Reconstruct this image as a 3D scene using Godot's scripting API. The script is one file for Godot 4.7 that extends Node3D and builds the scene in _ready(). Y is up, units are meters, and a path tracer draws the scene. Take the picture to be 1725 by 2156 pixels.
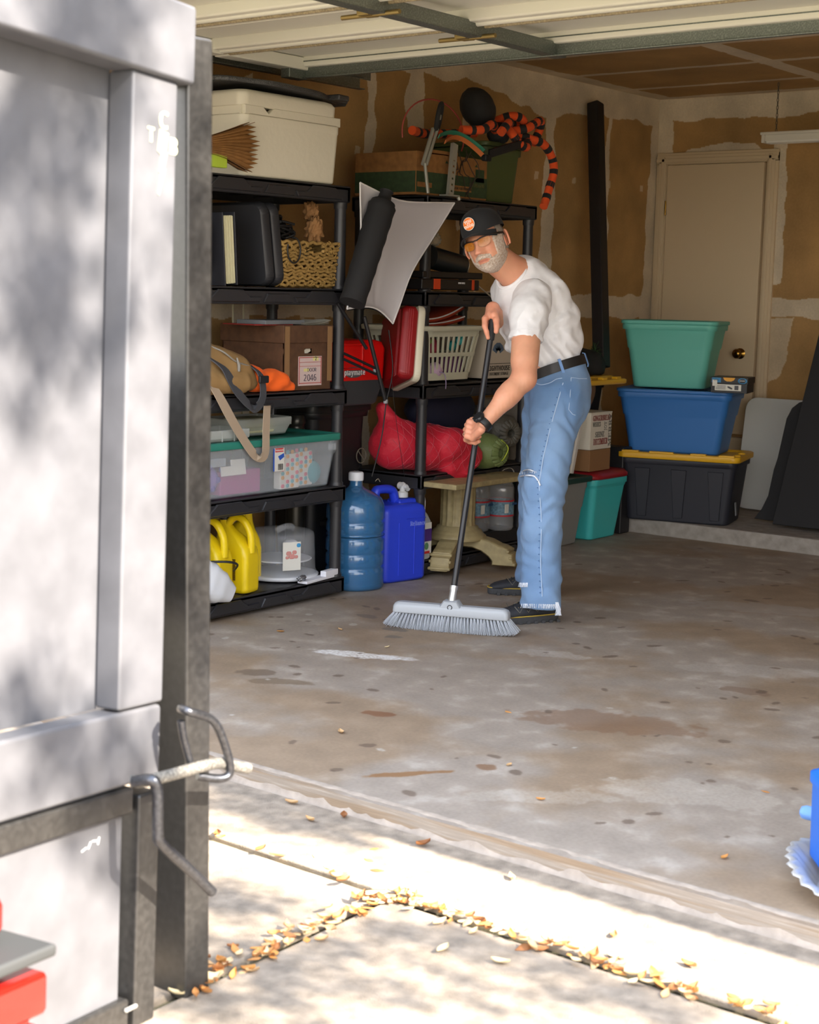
extends Node3D
# A garage seen from the drive: y up, metres, x along the back wall, -z into the garage, the eye above the origin.

class MB:
	# gathers lofts, lathes, tubes and sheets and commits them as one named mesh
	var v := PackedVector3Array()
	var ix := PackedInt32Array()
	var uv := PackedVector2Array()
	var col := PackedColorArray()
	var xf := Transform3D()
	var tint := Color(1, 1, 1)
	var colored := false

	func p(a: Vector3) -> int:
		v.append(xf * a)
		if colored:
			col.append(tint)
		return v.size() - 1

	func quad(a: int, b: int, c: int, d: int):
		ix.append_array(PackedInt32Array([a, c, b, a, d, c]))

	func poly(pts: Array):
		# one flat convex face, its corners counter-clockwise from outside
		var k := []
		for q in pts:
			k.append(p(q))
		for i in range(1, k.size() - 1):
			ix.append_array(PackedInt32Array([k[0], k[i + 1], k[i]]))

	func quv(a: Vector3, b: Vector3, c: Vector3, d: Vector3):
		# a flat face with texture coordinates; the rest of the mesh must have them too
		var k := p(a)
		p(b); p(c); p(d)
		uv.append_array(PackedVector2Array([Vector2(0, 1), Vector2(1, 1), Vector2(1, 0), Vector2(0, 0)]))
		quad(k, k + 1, k + 2, k + 3)

	func loft(rings: Array, cap0 := true, cap1 := true, closed := true):
		var n: int = rings[0].size()
		var at := v.size()
		for r in rings:
			for q in r:
				p(q)
		var m := n if closed else n - 1
		for i in rings.size() - 1:
			for j in m:
				var k := (j + 1) % n
				quad(at + i * n + j, at + i * n + k, at + (i + 1) * n + k, at + (i + 1) * n + j)
		if cap0:
			fan(rings[0], true)
		if cap1:
			fan(rings[-1], false)

	func fan(r: PackedVector3Array, flip: bool):
		var c := Vector3()
		for q in r:
			c += q
		var k := p(c / r.size())
		var at := v.size()
		for q in r:
			p(q)
		for j in r.size():
			var b := at + (j + 1) % r.size()
			ix.append_array(PackedInt32Array([k, at + j, b] if flip else [k, b, at + j]))

	static func rr(hw: float, hd: float, r: float, y: float, ox := 0.0, oz := 0.0, n := 4) -> PackedVector3Array:
		# rounded rectangle, counter-clockwise from above
		var out := PackedVector3Array()
		r = minf(r, minf(hw, hd) * 0.999)
		for c in 4:
			var sx: float = [1, -1, -1, 1][c]
			var sz: float = [-1, -1, 1, 1][c]
			for i in n + 1:
				var a := (c + float(i) / n) * PI / 2
				out.append(Vector3(ox + sx * (hw - r) + cos(a) * r, y, oz + sz * (hd - r) - sin(a) * r))
		return out

	static func ell(rx: float, rz: float, y: float, n := 24, ox := 0.0, oz := 0.0) -> PackedVector3Array:
		var out := PackedVector3Array()
		for i in n:
			var a := TAU * i / n
			out.append(Vector3(ox + cos(a) * rx, y, oz - sin(a) * rz))
		return out

	func box(c: Vector3, s: Vector3, b := 0.004):
		# box with rounded edges
		var h := s / 2
		b = minf(b, minf(h.x, minf(h.y, h.z)) * 0.9)
		var rings := []
		for t in [[-h.y, b], [-h.y + b * 0.3, b * 0.3], [-h.y + b, 0.0], [h.y - b, 0.0], [h.y - b * 0.3, b * 0.3], [h.y, b]]:
			var r := rr(h.x - t[1], h.z - t[1], maxf(b - t[1] * 0.8, b * 0.25), t[0], 0, 0, 2)
			for i in r.size():
				r[i] += c
			rings.append(r)
		loft(rings)

	func bx(c: Vector3, s: Vector3):
		# box with sharp edges
		var h := s / 2
		var q := func(x, y, z): return c + Vector3(x * h.x, y * h.y, z * h.z)
		poly([q.call(-1, -1, 1), q.call(1, -1, 1), q.call(1, 1, 1), q.call(-1, 1, 1)])
		poly([q.call(1, -1, -1), q.call(-1, -1, -1), q.call(-1, 1, -1), q.call(1, 1, -1)])
		poly([q.call(1, -1, 1), q.call(1, -1, -1), q.call(1, 1, -1), q.call(1, 1, 1)])
		poly([q.call(-1, -1, -1), q.call(-1, -1, 1), q.call(-1, 1, 1), q.call(-1, 1, -1)])
		poly([q.call(-1, 1, 1), q.call(1, 1, 1), q.call(1, 1, -1), q.call(-1, 1, -1)])
		poly([q.call(-1, -1, -1), q.call(1, -1, -1), q.call(1, -1, 1), q.call(-1, -1, 1)])

	func lathe(prof: Array, n := 28, sx := 1.0, sz := 1.0):
		# prof: [radius, y] from the bottom up
		var rings := []
		for q in prof:
			rings.append(ell(maxf(q[0], 0.0002) * sx, maxf(q[0], 0.0002) * sz, q[1], n))
		loft(rings)

	func tube(pts: Array, r, n := 8, caps := true, flat := 1.0):
		# a round bar along pts; r a number or one per point; flat squashes it across
		var rings := []
		var t0: Vector3 = (pts[1] - pts[0]).normalized()
		var u := t0.cross(Vector3.UP if absf(t0.y) < 0.9 else Vector3.RIGHT).normalized()
		for i in pts.size():
			var t: Vector3 = (pts[mini(i + 1, pts.size() - 1)] - pts[maxi(i - 1, 0)]).normalized()
			u = (u - t * u.dot(t)).normalized()
			var w := t.cross(u)
			var rad: float = r[i] if r is Array or r is PackedFloat32Array else r
			var ring := PackedVector3Array()
			for j in n:
				var a := TAU * j / n
				ring.append(pts[i] + (u * cos(a) + w * sin(a) * flat) * rad)
			rings.append(ring)
		loft(rings, caps, caps)

	func strap(pts: Array, side: Array, w: float, t: float):
		# flat band along pts; side: direction across the band at each point (or one for all)
		var rings := []
		for i in pts.size():
			var d: Vector3 = (pts[mini(i + 1, pts.size() - 1)] - pts[maxi(i - 1, 0)]).normalized()
			var s: Vector3 = side[i if side.size() > 1 else 0]
			s = (s - d * s.dot(d)).normalized() * w / 2
			var k: Vector3 = s.cross(d).normalized() * t / 2
			rings.append(PackedVector3Array([pts[i] - s - k, pts[i] + s - k, pts[i] + s + k, pts[i] - s + k]))
		for f in 4:
			var two := []
			for r in rings:
				two.append(PackedVector3Array([r[f], r[(f + 1) % 4]]))
			loft(two, false, false, false)
		poly([rings[0][3], rings[0][2], rings[0][1], rings[0][0]])
		poly([rings[-1][0], rings[-1][1], rings[-1][2], rings[-1][3]])

	func extr(poly2: PackedVector2Array, d: float, b := 0.0):
		# outline in x-y, thickness along z, edges eased by b
		if Geometry2D.is_polygon_clockwise(poly2):
			poly2.reverse()
		var n := poly2.size()
		var small := PackedVector2Array()
		for i in n:
			var e0 := (poly2[i] - poly2[(i - 1 + n) % n]).normalized()
			var e1 := (poly2[(i + 1) % n] - poly2[i]).normalized()
			var nn := (Vector2(-e0.y, e0.x) + Vector2(-e1.y, e1.x)).normalized()
			small.append(poly2[i] + nn * b)
		var tri := Geometry2D.triangulate_polygon(small)
		for side in [1, -1]:
			var at := v.size()
			for q in small:
				p(Vector3(q.x, q.y, side * d / 2))
			for k in range(0, tri.size() - 2, 3):
				var a := small[tri[k]]
				var o := (small[tri[k + 1]] - a).cross(small[tri[k + 2]] - a)
				var f := [tri[k], tri[k + 1], tri[k + 2]] if (o < 0) == (side > 0) else [tri[k], tri[k + 2], tri[k + 1]]
				ix.append_array(PackedInt32Array([at + f[0], at + f[1], at + f[2]]))
		var zs := [[small, d / 2], [poly2, d / 2 - b], [poly2, -d / 2 + b], [small, -d / 2]] if b > 0 else [[poly2, d / 2], [poly2, -d / 2]]
		for i in n:
			var k := (i + 1) % n
			var strip := []
			for z in zs:
				strip.append(PackedVector3Array([Vector3(z[0][k].x, z[0][k].y, z[1]), Vector3(z[0][i].x, z[0][i].y, z[1])]))
			loft(strip, false, false, false)

	func sheet(nu: int, nv: int, f: Callable, thick := 0.0, wrap := false):
		# f(u, v) -> point, u and v from 0 to 1; with a back side when thick
		var at := v.size()
		var q := PackedVector3Array()
		for j in nv + 1:
			for i in nu + 1:
				q.append(f.call(float(i) / nu, float(j) / nv))
		for a in q:
			p(a)
		var n := nu + 1
		for j in nv:
			for i in nu:
				quad(at + j * n + i, at + j * n + i + 1, at + (j + 1) * n + i + 1, at + (j + 1) * n + i)
		if thick <= 0.0:
			return
		var bt := v.size()
		for j in nv + 1:
			for i in nu + 1:
				var du: Vector3 = q[j * n + mini(i + 1, nu)] - q[j * n + maxi(i - 1, 0)]
				var dv: Vector3 = q[mini(j + 1, nv) * n + i] - q[maxi(j - 1, 0) * n + i]
				p(q[j * n + i] - du.cross(dv).normalized() * thick)
		for j in nv:
			for i in nu:
				quad(bt + j * n + i + 1, bt + j * n + i, bt + (j + 1) * n + i, bt + (j + 1) * n + i + 1)
		if wrap:
			return
		for i in nu:
			quad(bt + i, bt + i + 1, at + i + 1, at + i)
			quad(at + nv * n + i, at + nv * n + i + 1, bt + nv * n + i + 1, bt + nv * n + i)
		for j in nv:
			quad(bt + (j + 1) * n, bt + j * n, at + j * n, at + (j + 1) * n)
			quad(at + (j + 1) * n + nu, at + j * n + nu, bt + j * n + nu, bt + (j + 1) * n + nu)

	func ball(c: Vector3, r: Vector3, n := 16, bump := 0.0, sd := 0):
		var rings := []
		var ns := FastNoiseLite.new()
		ns.seed = sd
		ns.frequency = 1.3
		for j in range(1, n):
			var b := PI * j / n - PI / 2
			var ring := PackedVector3Array()
			for i in n * 2:
				var a := TAU * i / (n * 2)
				var d := Vector3(cos(a) * cos(b), sin(b), -sin(a) * cos(b))
				ring.append(c + d * r * (1.0 + (bump * ns.get_noise_3dv(d * 1.5) if bump > 0 else 0.0)))
			rings.append(ring)
		loft(rings)

	func mesh() -> ArrayMesh:
		var nn := PackedVector3Array()
		nn.resize(v.size())
		for t in range(0, ix.size(), 3):
			var a := v[ix[t]]
			var m := (v[ix[t + 2]] - a).cross(v[ix[t + 1]] - a)
			nn[ix[t]] += m
			nn[ix[t + 1]] += m
			nn[ix[t + 2]] += m
		for i in nn.size():
			nn[i] = nn[i].normalized() if nn[i].length_squared() > 1e-24 else Vector3.UP
		var arr := []
		arr.resize(Mesh.ARRAY_MAX)
		arr[Mesh.ARRAY_VERTEX] = v
		arr[Mesh.ARRAY_NORMAL] = nn
		arr[Mesh.ARRAY_INDEX] = ix
		if uv.size() == v.size():
			arr[Mesh.ARRAY_TEX_UV] = uv
		if col.size() == v.size():
			arr[Mesh.ARRAY_COLOR] = col
		var am := ArrayMesh.new()
		am.add_surface_from_arrays(Mesh.PRIMITIVE_TRIANGLES, arr)
		return am


class Field:
	# distance field on a grid, joined with a smooth minimum and meshed as surface nets
	var o: Vector3
	var h: float
	var n: Vector3i
	var d := PackedFloat32Array()

	func _init(lo: Vector3, hi: Vector3, cell: float):
		o = lo
		h = cell
		n = Vector3i(((hi - lo) / cell).ceil()) + Vector3i.ONE
		d.resize(n.x * n.y * n.z)
		d.fill(0.5)

	func span(lo: Vector3, hi: Vector3) -> Array:
		var a := Vector3i(((lo - o) / h).floor()).clamp(Vector3i.ZERO, n - Vector3i.ONE)
		var b := Vector3i(((hi - o) / h).ceil()).clamp(Vector3i.ZERO, n - Vector3i.ONE)
		return [a, b]

	func cap(a: Vector3, b: Vector3, ra: float, rb: float, k := 0.02, flat := Vector3.ZERO, squash := 1.0):
		# tapered capsule; squash < 1 thins it along flat
		var pad := maxf(ra, rb) + k + h * 2.5
		var s := span(a.min(b) - Vector3.ONE * pad, a.max(b) + Vector3.ONE * pad)
		var ab := b - a
		var l2 := maxf(ab.length_squared(), 1e-9)
		var thin := squash < 1.0
		var z: int = s[0].z
		while z <= s[1].z:
			var y: int = s[0].y
			while y <= s[1].y:
				var at: int = (z * n.y + y) * n.x
				var x: int = s[0].x
				while x <= s[1].x:
					var q := o + Vector3(x, y, z) * h - a
					var t := clampf(q.dot(ab) / l2, 0.0, 1.0)
					var e := q - ab * t
					if thin:
						e += flat * (e.dot(flat) * (1.0 / squash - 1.0))
					var f := e.length() - lerpf(ra, rb, t)
					if thin:
						f *= lerpf(1.0, squash, 0.5)
					var g := d[at + x]
					var w := clampf(0.5 + 0.5 * (g - f) / k, 0.0, 1.0)
					d[at + x] = lerpf(g, f, w) - k * w * (1.0 - w)
					x += 1
				y += 1
			z += 1

	func each(lo: Vector3, hi: Vector3, f: Callable):
		# d = f(point, d), near the surface only
		var s := span(lo, hi)
		for z in range(s[0].z, s[1].z + 1):
			for y in range(s[0].y, s[1].y + 1):
				var at: int = (z * n.y + y) * n.x
				for x in range(s[0].x, s[1].x + 1):
					if absf(d[at + x]) < 0.06:
						d[at + x] = f.call(o + Vector3(x, y, z) * h, d[at + x])

	func cut(at: Vector3, normal: Vector3, reach := 9.0):
		# take away what lies beyond a plane, within reach of a point
		var r := Vector3.ONE * reach
		var s := span(at - r, at + r)
		for z in range(s[0].z, s[1].z + 1):
			for y in range(s[0].y, s[1].y + 1):
				var i: int = (z * n.y + y) * n.x
				for x in range(s[0].x, s[1].x + 1):
					var q := (o + Vector3(x, y, z) * h - at)
					if q.length() < reach:
						d[i + x] = maxf(d[i + x], q.dot(normal))

	func get_d(q: Vector3) -> float:
		var g := (q - o) / h
		var c := Vector3i(g.floor()).clamp(Vector3i.ZERO, n - Vector3i(2, 2, 2))
		var t := (g - Vector3(c)).clamp(Vector3.ZERO, Vector3.ONE)
		var i := (c.z * n.y + c.y) * n.x + c.x
		var sy := n.x
		var sz := n.x * n.y
		return lerpf(lerpf(lerpf(d[i], d[i + 1], t.x), lerpf(d[i + sy], d[i + sy + 1], t.x), t.y), lerpf(lerpf(d[i + sz], d[i + sz + 1], t.x), lerpf(d[i + sz + sy], d[i + sz + sy + 1], t.x), t.y), t.z)

	func grad(q: Vector3) -> Vector3:
		var e := h
		return Vector3(get_d(q + Vector3(e, 0, 0)) - get_d(q - Vector3(e, 0, 0)), get_d(q + Vector3(0, e, 0)) - get_d(q - Vector3(0, e, 0)), get_d(q + Vector3(0, 0, e)) - get_d(q - Vector3(0, 0, e))).normalized()

	func hit(from: Vector3, dir: Vector3, most := 1.0) -> Vector3:
		# walk along a ray to the surface
		var q := from
		var go := 0.0
		while go < most:
			var f := get_d(q)
			if f < 0.001:
				break
			var s := clampf(f * 0.8, 0.001, 0.05)
			q += dir * s
			go += s
		return q

	func mesh_into(mb: MB, tinted = null):
		var cell := PackedInt32Array()
		cell.resize(d.size())
		cell.fill(-1)
		var sx := 1
		var sy := n.x
		var sz := n.x * n.y
		var off := [0, sx, sy, sx + sy, sz, sx + sz, sy + sz, sx + sy + sz]
		for z in n.z - 1:
			for y in n.y - 1:
				var row: int = z * sz + y * sy
				for x in n.x - 1:
					var i := row + x
					if d[i] > 0.12 or d[i] < -0.12:
						continue
					var m := 0
					for c in 8:
						if d[i + off[c]] < 0.0:
							m |= 1 << c
					if m == 0 or m == 255:
						continue
					var sum := Vector3()
					var k := 0
					for e in [[0, 1], [2, 3], [4, 5], [6, 7], [0, 2], [1, 3], [4, 6], [5, 7], [0, 4], [1, 5], [2, 6], [3, 7]]:
						var a: int = e[0]
						var b: int = e[1]
						if ((m >> a) & 1) == ((m >> b) & 1):
							continue
						var da := d[i + off[a]]
						var t := da / (da - d[i + off[b]])
						sum += Vector3(a & 1, (a >> 1) & 1, a >> 2).lerp(Vector3(b & 1, (b >> 1) & 1, b >> 2), t)
						k += 1
					var q := o + (Vector3(x, y, z) + sum / k) * h
					if tinted != null:
						mb.tint = tinted.call(q)
					cell[i] = mb.p(q)
		for z in range(1, n.z - 1):
			for y in range(1, n.y - 1):
				var row: int = z * sz + y * sy
				for x in range(1, n.x - 1):
					var i := row + x
					if cell[i] < 0:
						continue
					var inside := d[i] < 0.0
					for ax in 3:
						var s1: int = [sx, sy, sz][ax]
						if (d[i + s1] < 0.0) == inside:
							continue
						var u: int = [sy, sz, sx][ax]
						var w: int = [sz, sx, sy][ax]
						var a := cell[i - u - w]
						var b := cell[i - w]
						var c := cell[i]
						var e := cell[i - u]
						if a < 0 or b < 0 or c < 0 or e < 0:
							continue
						if inside:
							mb.quad(a, b, c, e)
						else:
							mb.quad(a, e, c, b)


var built_in_world := {}
var mats := {}
var texs := {}
var names := {}
var rng := RandomNumberGenerator.new()


func noise_tex(key: String, freq: float, lo: float, hi: float, kind := FastNoiseLite.TYPE_SIMPLEX_SMOOTH, oct := 4, w := 512) -> NoiseTexture2D:
	if texs.has(key):
		return texs[key]
	var f := FastNoiseLite.new()
	f.noise_type = kind
	f.frequency = freq
	f.fractal_octaves = oct
	f.seed = hash(key) % 1000
	var t := NoiseTexture2D.new()
	t.width = w
	t.height = w
	t.seamless = true
	t.noise = f
	var g := Gradient.new()
	g.set_color(0, Color(lo, lo, lo))
	g.set_color(1, Color(hi, hi, hi))
	t.color_ramp = g
	texs[key] = t
	return t


func weave_tex() -> ImageTexture:
	if texs.has("weave"):
		return texs["weave"]
	var im := Image.create(64, 64, false, Image.FORMAT_L8)
	for y in 64:
		for x in 64:
			var k := fposmod(x + y, 8.0) / 8.0
			var c := 0.5 + 0.5 * sin(k * TAU) * (0.6 + 0.4 * sin(y * TAU / 4.0))
			im.set_pixel(x, y, Color(c, c, c))
	texs["weave"] = ImageTexture.create_from_image(im)
	return texs["weave"]


func M(key: String, hex := "808080", rough := 0.6, o := {}) -> StandardMaterial3D:
	if mats.has(key):
		return mats[key]
	var m := StandardMaterial3D.new()
	m.resource_name = key
	m.albedo_color = Color.html(hex)
	m.roughness = rough
	m.metallic = o.get("metal", 0.0)
	m.metallic_specular = o.get("spec", 0.5)
	m.cull_mode = BaseMaterial3D.CULL_DISABLED
	if o.has("alpha"):
		m.albedo_color.a = o.alpha
		m.transparency = BaseMaterial3D.TRANSPARENCY_ALPHA
	if o.has("tex"):
		m.albedo_texture = o.tex
		m.uv1_triplanar = true
		m.uv1_scale = Vector3.ONE * o.get("ts", 1.0)
	if o.has("uvtex"):
		m.albedo_texture = o.uvtex
	if o.has("bump"):
		m.heightmap_enabled = true
		m.heightmap_texture = o.bump
		m.heightmap_scale = o.get("bs", 0.1)
		m.uv1_triplanar = true
		m.uv1_scale = Vector3.ONE * o.get("ts", 1.0)
	if o.has("vc"):
		m.vertex_color_use_as_albedo = true
	if o.has("coat"):
		m.clearcoat_enabled = true
		m.clearcoat = o.coat
		m.clearcoat_roughness = 0.15
	if o.has("rim"):
		m.rim_enabled = true
		m.rim = o.rim
	if o.has("back"):
		m.backlight_enabled = true
		m.backlight = Color.html(o.back)
	if o.has("sss"):
		m.subsurf_scatter_enabled = true
		m.subsurf_scatter_strength = o.sss
	if o.has("refr"):
		m.refraction_enabled = true
		m.refraction_scale = o.refr
	mats[key] = m
	return m


func numbered(called: String) -> String:
	var k: int = names.get(called, 0)
	names[called] = k + 1
	return called if k == 0 else "%s_%03d" % [called, k]


func thing(called: String, label: String, category: String, at := Vector3.ZERO, turn := 0.0, group := "") -> Node3D:
	var o := Node3D.new()
	o.name = numbered(called)
	add_child(o)
	o.position = at
	o.rotation.y = turn
	o.set_meta("label", label)
	o.set_meta("category", category)
	if group != "":
		o.set_meta("group", group)
	return o


func part(called: String, mb: MB, m: Material, parent: Node3D, label := "", at_base := true) -> MeshInstance3D:
	var o := MeshInstance3D.new()
	if parent == self and at_base:
		# a thing that is one mesh: its origin goes to its base
		var lo := mb.v[0]
		var hi := mb.v[0]
		for q in mb.v:
			lo = lo.min(q)
			hi = hi.max(q)
		o.position = Vector3((lo.x + hi.x) / 2, lo.y, (lo.z + hi.z) / 2)
		for i in mb.v.size():
			mb.v[i] -= o.position
		built_in_world[o] = true
	o.mesh = mb.mesh()
	o.material_override = m
	if parent == self:
		called = numbered(called)
	else:
		var k := 0
		var base := called
		while parent.has_node(called):
			k += 1
			called = "%s_%03d" % [base, k]
	o.name = called
	parent.add_child(o, true)
	if built_in_world.has(parent):
		o.position = -parent.position
	if label != "":
		o.set_meta("label", label)
	return o


func wthing(called: String, label: String, category: String, base: Vector3, group := "") -> Node3D:
	# a thing whose parts are given in world coordinates
	var o := thing(called, label, category, base, 0.0, group)
	built_in_world[o] = true
	return o


func PX(px: float, py: float, depth: float) -> Vector3:
	# the place that far in front of the eye in that direction
	var b := Basis(Vector3.UP, 0.65921728) * Basis(Vector3.RIGHT, -0.14050883) * Basis(Vector3.BACK, 0.02239497)
	return Vector3(0, 1.35, 0) + b * Vector3((px - 862.5) / 3264.59, -(py - 1078.0) / 3264.59, -1.0) * depth


func single(called: String, mb: MB, m: Material, label: String, category: String, group := "") -> MeshInstance3D:
	# a thing that is one mesh, built where it stands
	var o := part(called, mb, m, self)
	o.set_meta("label", label)
	o.set_meta("category", category)
	if group != "":
		o.set_meta("group", group)
	return o


func struct(called: String, mb: MB, m: Material, label: String, parent: Node3D = self) -> MeshInstance3D:
	var o := part(called, mb, m, parent, "", false)
	if parent == self:
		o.set_meta("kind", "structure")
		o.set_meta("label", label)
		o.set_meta("category", {"wall": "wall", "floor": "floor", "ceiling": "ceiling", "door": "door", "trim": "trim"}.get(called.get_slice("_", 0), "structure"))
	return o


func X(at: Vector3, b := Basis()) -> Transform3D:
	return Transform3D(b, at)


func E(x: float, y: float, z: float) -> Basis:
	return Basis.from_euler(Vector3(deg_to_rad(x), deg_to_rad(y), deg_to_rad(z)))


func along(a: Vector3, b: Vector3) -> Basis:
	# y axis from a to b
	var y := (b - a).normalized()
	var x := y.cross(Vector3.BACK if absf(y.z) < 0.9 else Vector3.RIGHT).normalized()
	return Basis(x, y, x.cross(y))


func mb_at(at := Vector3.ZERO, b := Basis()) -> MB:
	var m := MB.new()
	m.xf = Transform3D(b, at)
	return m


func curve(pts: Array, per := 6) -> Array:
	# smooth line through pts
	var out := []
	for i in pts.size() - 1:
		for k in per:
			var a: Vector3 = pts[maxi(i - 1, 0)]
			var d: Vector3 = pts[mini(i + 2, pts.size() - 1)]
			out.append(pts[i].cubic_interpolate(pts[i + 1], a, d, float(k) / per))
	out.append(pts[-1])
	return out


func words(parent: Node3D, called: String, s: String, size: float, at: Vector3, b: Basis, m: Material, wide := 1.0, font := "Droid Sans", bold := false):
	# raised lettering of that height, centred on at, facing its +z
	var f := SystemFont.new()
	f.font_names = PackedStringArray([font])
	if bold:
		f.font_weight = 700
	var t := TextMesh.new()
	t.text = s
	t.font = f
	t.font_size = 32
	t.pixel_size = size / 24.0
	t.depth = 0.0012
	t.curve_step = 2.0
	var o := MeshInstance3D.new()
	o.mesh = t
	o.material_override = m
	o.name = called
	o.transform = Transform3D(b.scaled_local(Vector3(wide, 1, 1)), at - (parent.position if built_in_world.has(parent) else Vector3.ZERO))
	parent.add_child(o, true)
	return o


const SUN := Vector3(0.787, 0.616, -0.022)


func look_and_light():
	var cam := Camera3D.new()
	cam.name = "camera"
	var yaw := Basis(Vector3.UP, 0.65921728)
	var pitch := Basis(Vector3.RIGHT, -0.14050883)
	var roll := Basis(Vector3.BACK, 0.02239497)
	cam.transform = Transform3D(yaw * pitch * roll, Vector3(0, 1.35, 0))
	cam.near = 0.05
	cam.far = 200.0
	cam.fov = 36.554
	var eye := CameraAttributesPhysical.new()
	eye.frustum_focal_length = 36.34
	eye.frustum_near = 0.05
	eye.frustum_far = 200.0
	eye.frustum_focus_distance = 6.5
	eye.exposure_aperture = 4.0
	cam.attributes = eye
	add_child(cam)
	cam.current = true
	cam.fov = 36.554
	var we := WorldEnvironment.new()
	we.name = "world"
	var env := Environment.new()
	env.background_mode = Environment.BG_SKY
	var sky := Sky.new()
	var sm := ProceduralSkyMaterial.new()
	sm.sky_top_color = Color(0.80, 0.85, 0.94)
	sm.sky_horizon_color = Color(1.0, 0.965, 0.91)
	sm.sky_curve = 0.25
	sm.ground_bottom_color = Color(0.42, 0.40, 0.34)
	sm.ground_horizon_color = Color(0.55, 0.55, 0.50)
	sm.sky_energy_multiplier = 1.0
	sm.sun_angle_max = 12.0
	sky.sky_material = sm
	env.sky = sky
	env.background_energy_multiplier = 2.35
	env.tonemap_mode = Environment.TONE_MAPPER_LINEAR
	env.tonemap_exposure = 2.6
	env.sdfgi_enabled = true
	env.ssao_enabled = true
	env.ssil_enabled = true
	we.environment = env
	add_child(we)
	var sun := DirectionalLight3D.new()
	sun.name = "sun"
	sun.light_color = Color(1.0, 0.95, 0.88)
	sun.light_energy = 3.7
	sun.light_angular_distance = 0.53
	sun.shadow_enabled = true
	add_child(sun)
	sun.transform = Transform3D(Basis.looking_at(-SUN, Vector3.UP), Vector3(0, 8, 0))


func board_image(w: float, h: float, ppm: float, marks: Array, base: Color, mud: Color, sd: int) -> ImageTexture:
	# raw wallboard paper with bands of joint compound: marks are polygons in metres, first entry their ragged edge
	var pw := int(w * ppm)
	var ph := int(h * ppm)
	var f := FastNoiseLite.new()
	f.seed = sd
	f.frequency = 0.012
	f.fractal_octaves = 4
	var big := f.get_image(pw, ph).get_data()
	f.frequency = 0.35
	f.fractal_octaves = 2
	var fine := f.get_image(pw, ph).get_data()
	var over := PackedByteArray()
	over.resize(pw * ph)
	for mk in marks:
		var rag: float = mk[0]
		var pol := PackedVector2Array()
		var lo := Vector2(1e9, 1e9)
		var hi := -lo
		for q in mk[1]:
			var a := Vector2(q[0], q[1]) * ppm
			pol.append(a)
			lo = lo.min(a)
			hi = hi.max(a)
		for y in range(maxi(0, int(lo.y) - 6), mini(ph, int(hi.y) + 6)):
			for x in range(maxi(0, int(lo.x) - 6), mini(pw, int(hi.x) + 6)):
				var i := y * pw + x
				var wob := Vector2(big[(i * 3) % big.size()] - 128.0, big[(i * 7 + 999) % big.size()] - 128.0)
				var lowf := f.get_noise_2d(x * 0.06, y * 0.06) * rag * ppm
				var low2 := f.get_noise_2d(x * 0.06 + 500.0, y * 0.06) * rag * ppm
				if Geometry2D.is_point_in_polygon(Vector2(x + lowf, y + low2) + wob * 0.0, pol):
					over[i] = maxi(over[i], int(mk[2] if mk.size() > 2 else 255))
	var out := PackedByteArray()
	out.resize(pw * ph * 3)
	for i in pw * ph:
		var g := 0.86 + 0.22 * big[i] / 255.0 + 0.07 * (fine[i] / 255.0 - 0.5)
		var c := base.lerp(mud, over[i] / 255.0 * (0.86 + 0.14 * fine[(i * 5) % fine.size()] / 255.0))
		out[i * 3] = clampi(int(c.r * g * 255), 0, 255)
		out[i * 3 + 1] = clampi(int(c.g * g * 255), 0, 255)
		out[i * 3 + 2] = clampi(int(c.b * g * 255), 0, 255)
	return ImageTexture.create_from_image(Image.create_from_data(pw, ph, false, Image.FORMAT_RGB8, out))


func slab_uv(c: Vector3, s: Vector3) -> MB:
	var m := MB.new()
	var h := s / 2
	var q := func(x, y, z): return c + Vector3(x * h.x, y * h.y, z * h.z)
	m.quv(q.call(-1, -1, 1), q.call(1, -1, 1), q.call(1, 1, 1), q.call(-1, 1, 1))
	m.quv(q.call(1, -1, -1), q.call(-1, -1, -1), q.call(-1, 1, -1), q.call(1, 1, -1))
	m.quv(q.call(1, -1, 1), q.call(1, -1, -1), q.call(1, 1, -1), q.call(1, 1, 1))
	m.quv(q.call(-1, -1, -1), q.call(-1, -1, 1), q.call(-1, 1, 1), q.call(-1, 1, -1))
	m.quv(q.call(-1, 1, 1), q.call(1, 1, 1), q.call(1, 1, -1), q.call(-1, 1, -1))
	m.quv(q.call(-1, -1, -1), q.call(1, -1, -1), q.call(1, -1, 1), q.call(-1, -1, 1))
	return m


func rect(x0, y0, x1, y1) -> Array:
	return [[x0, y0], [x1, y0], [x1, y1], [x0, y1]]


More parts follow.
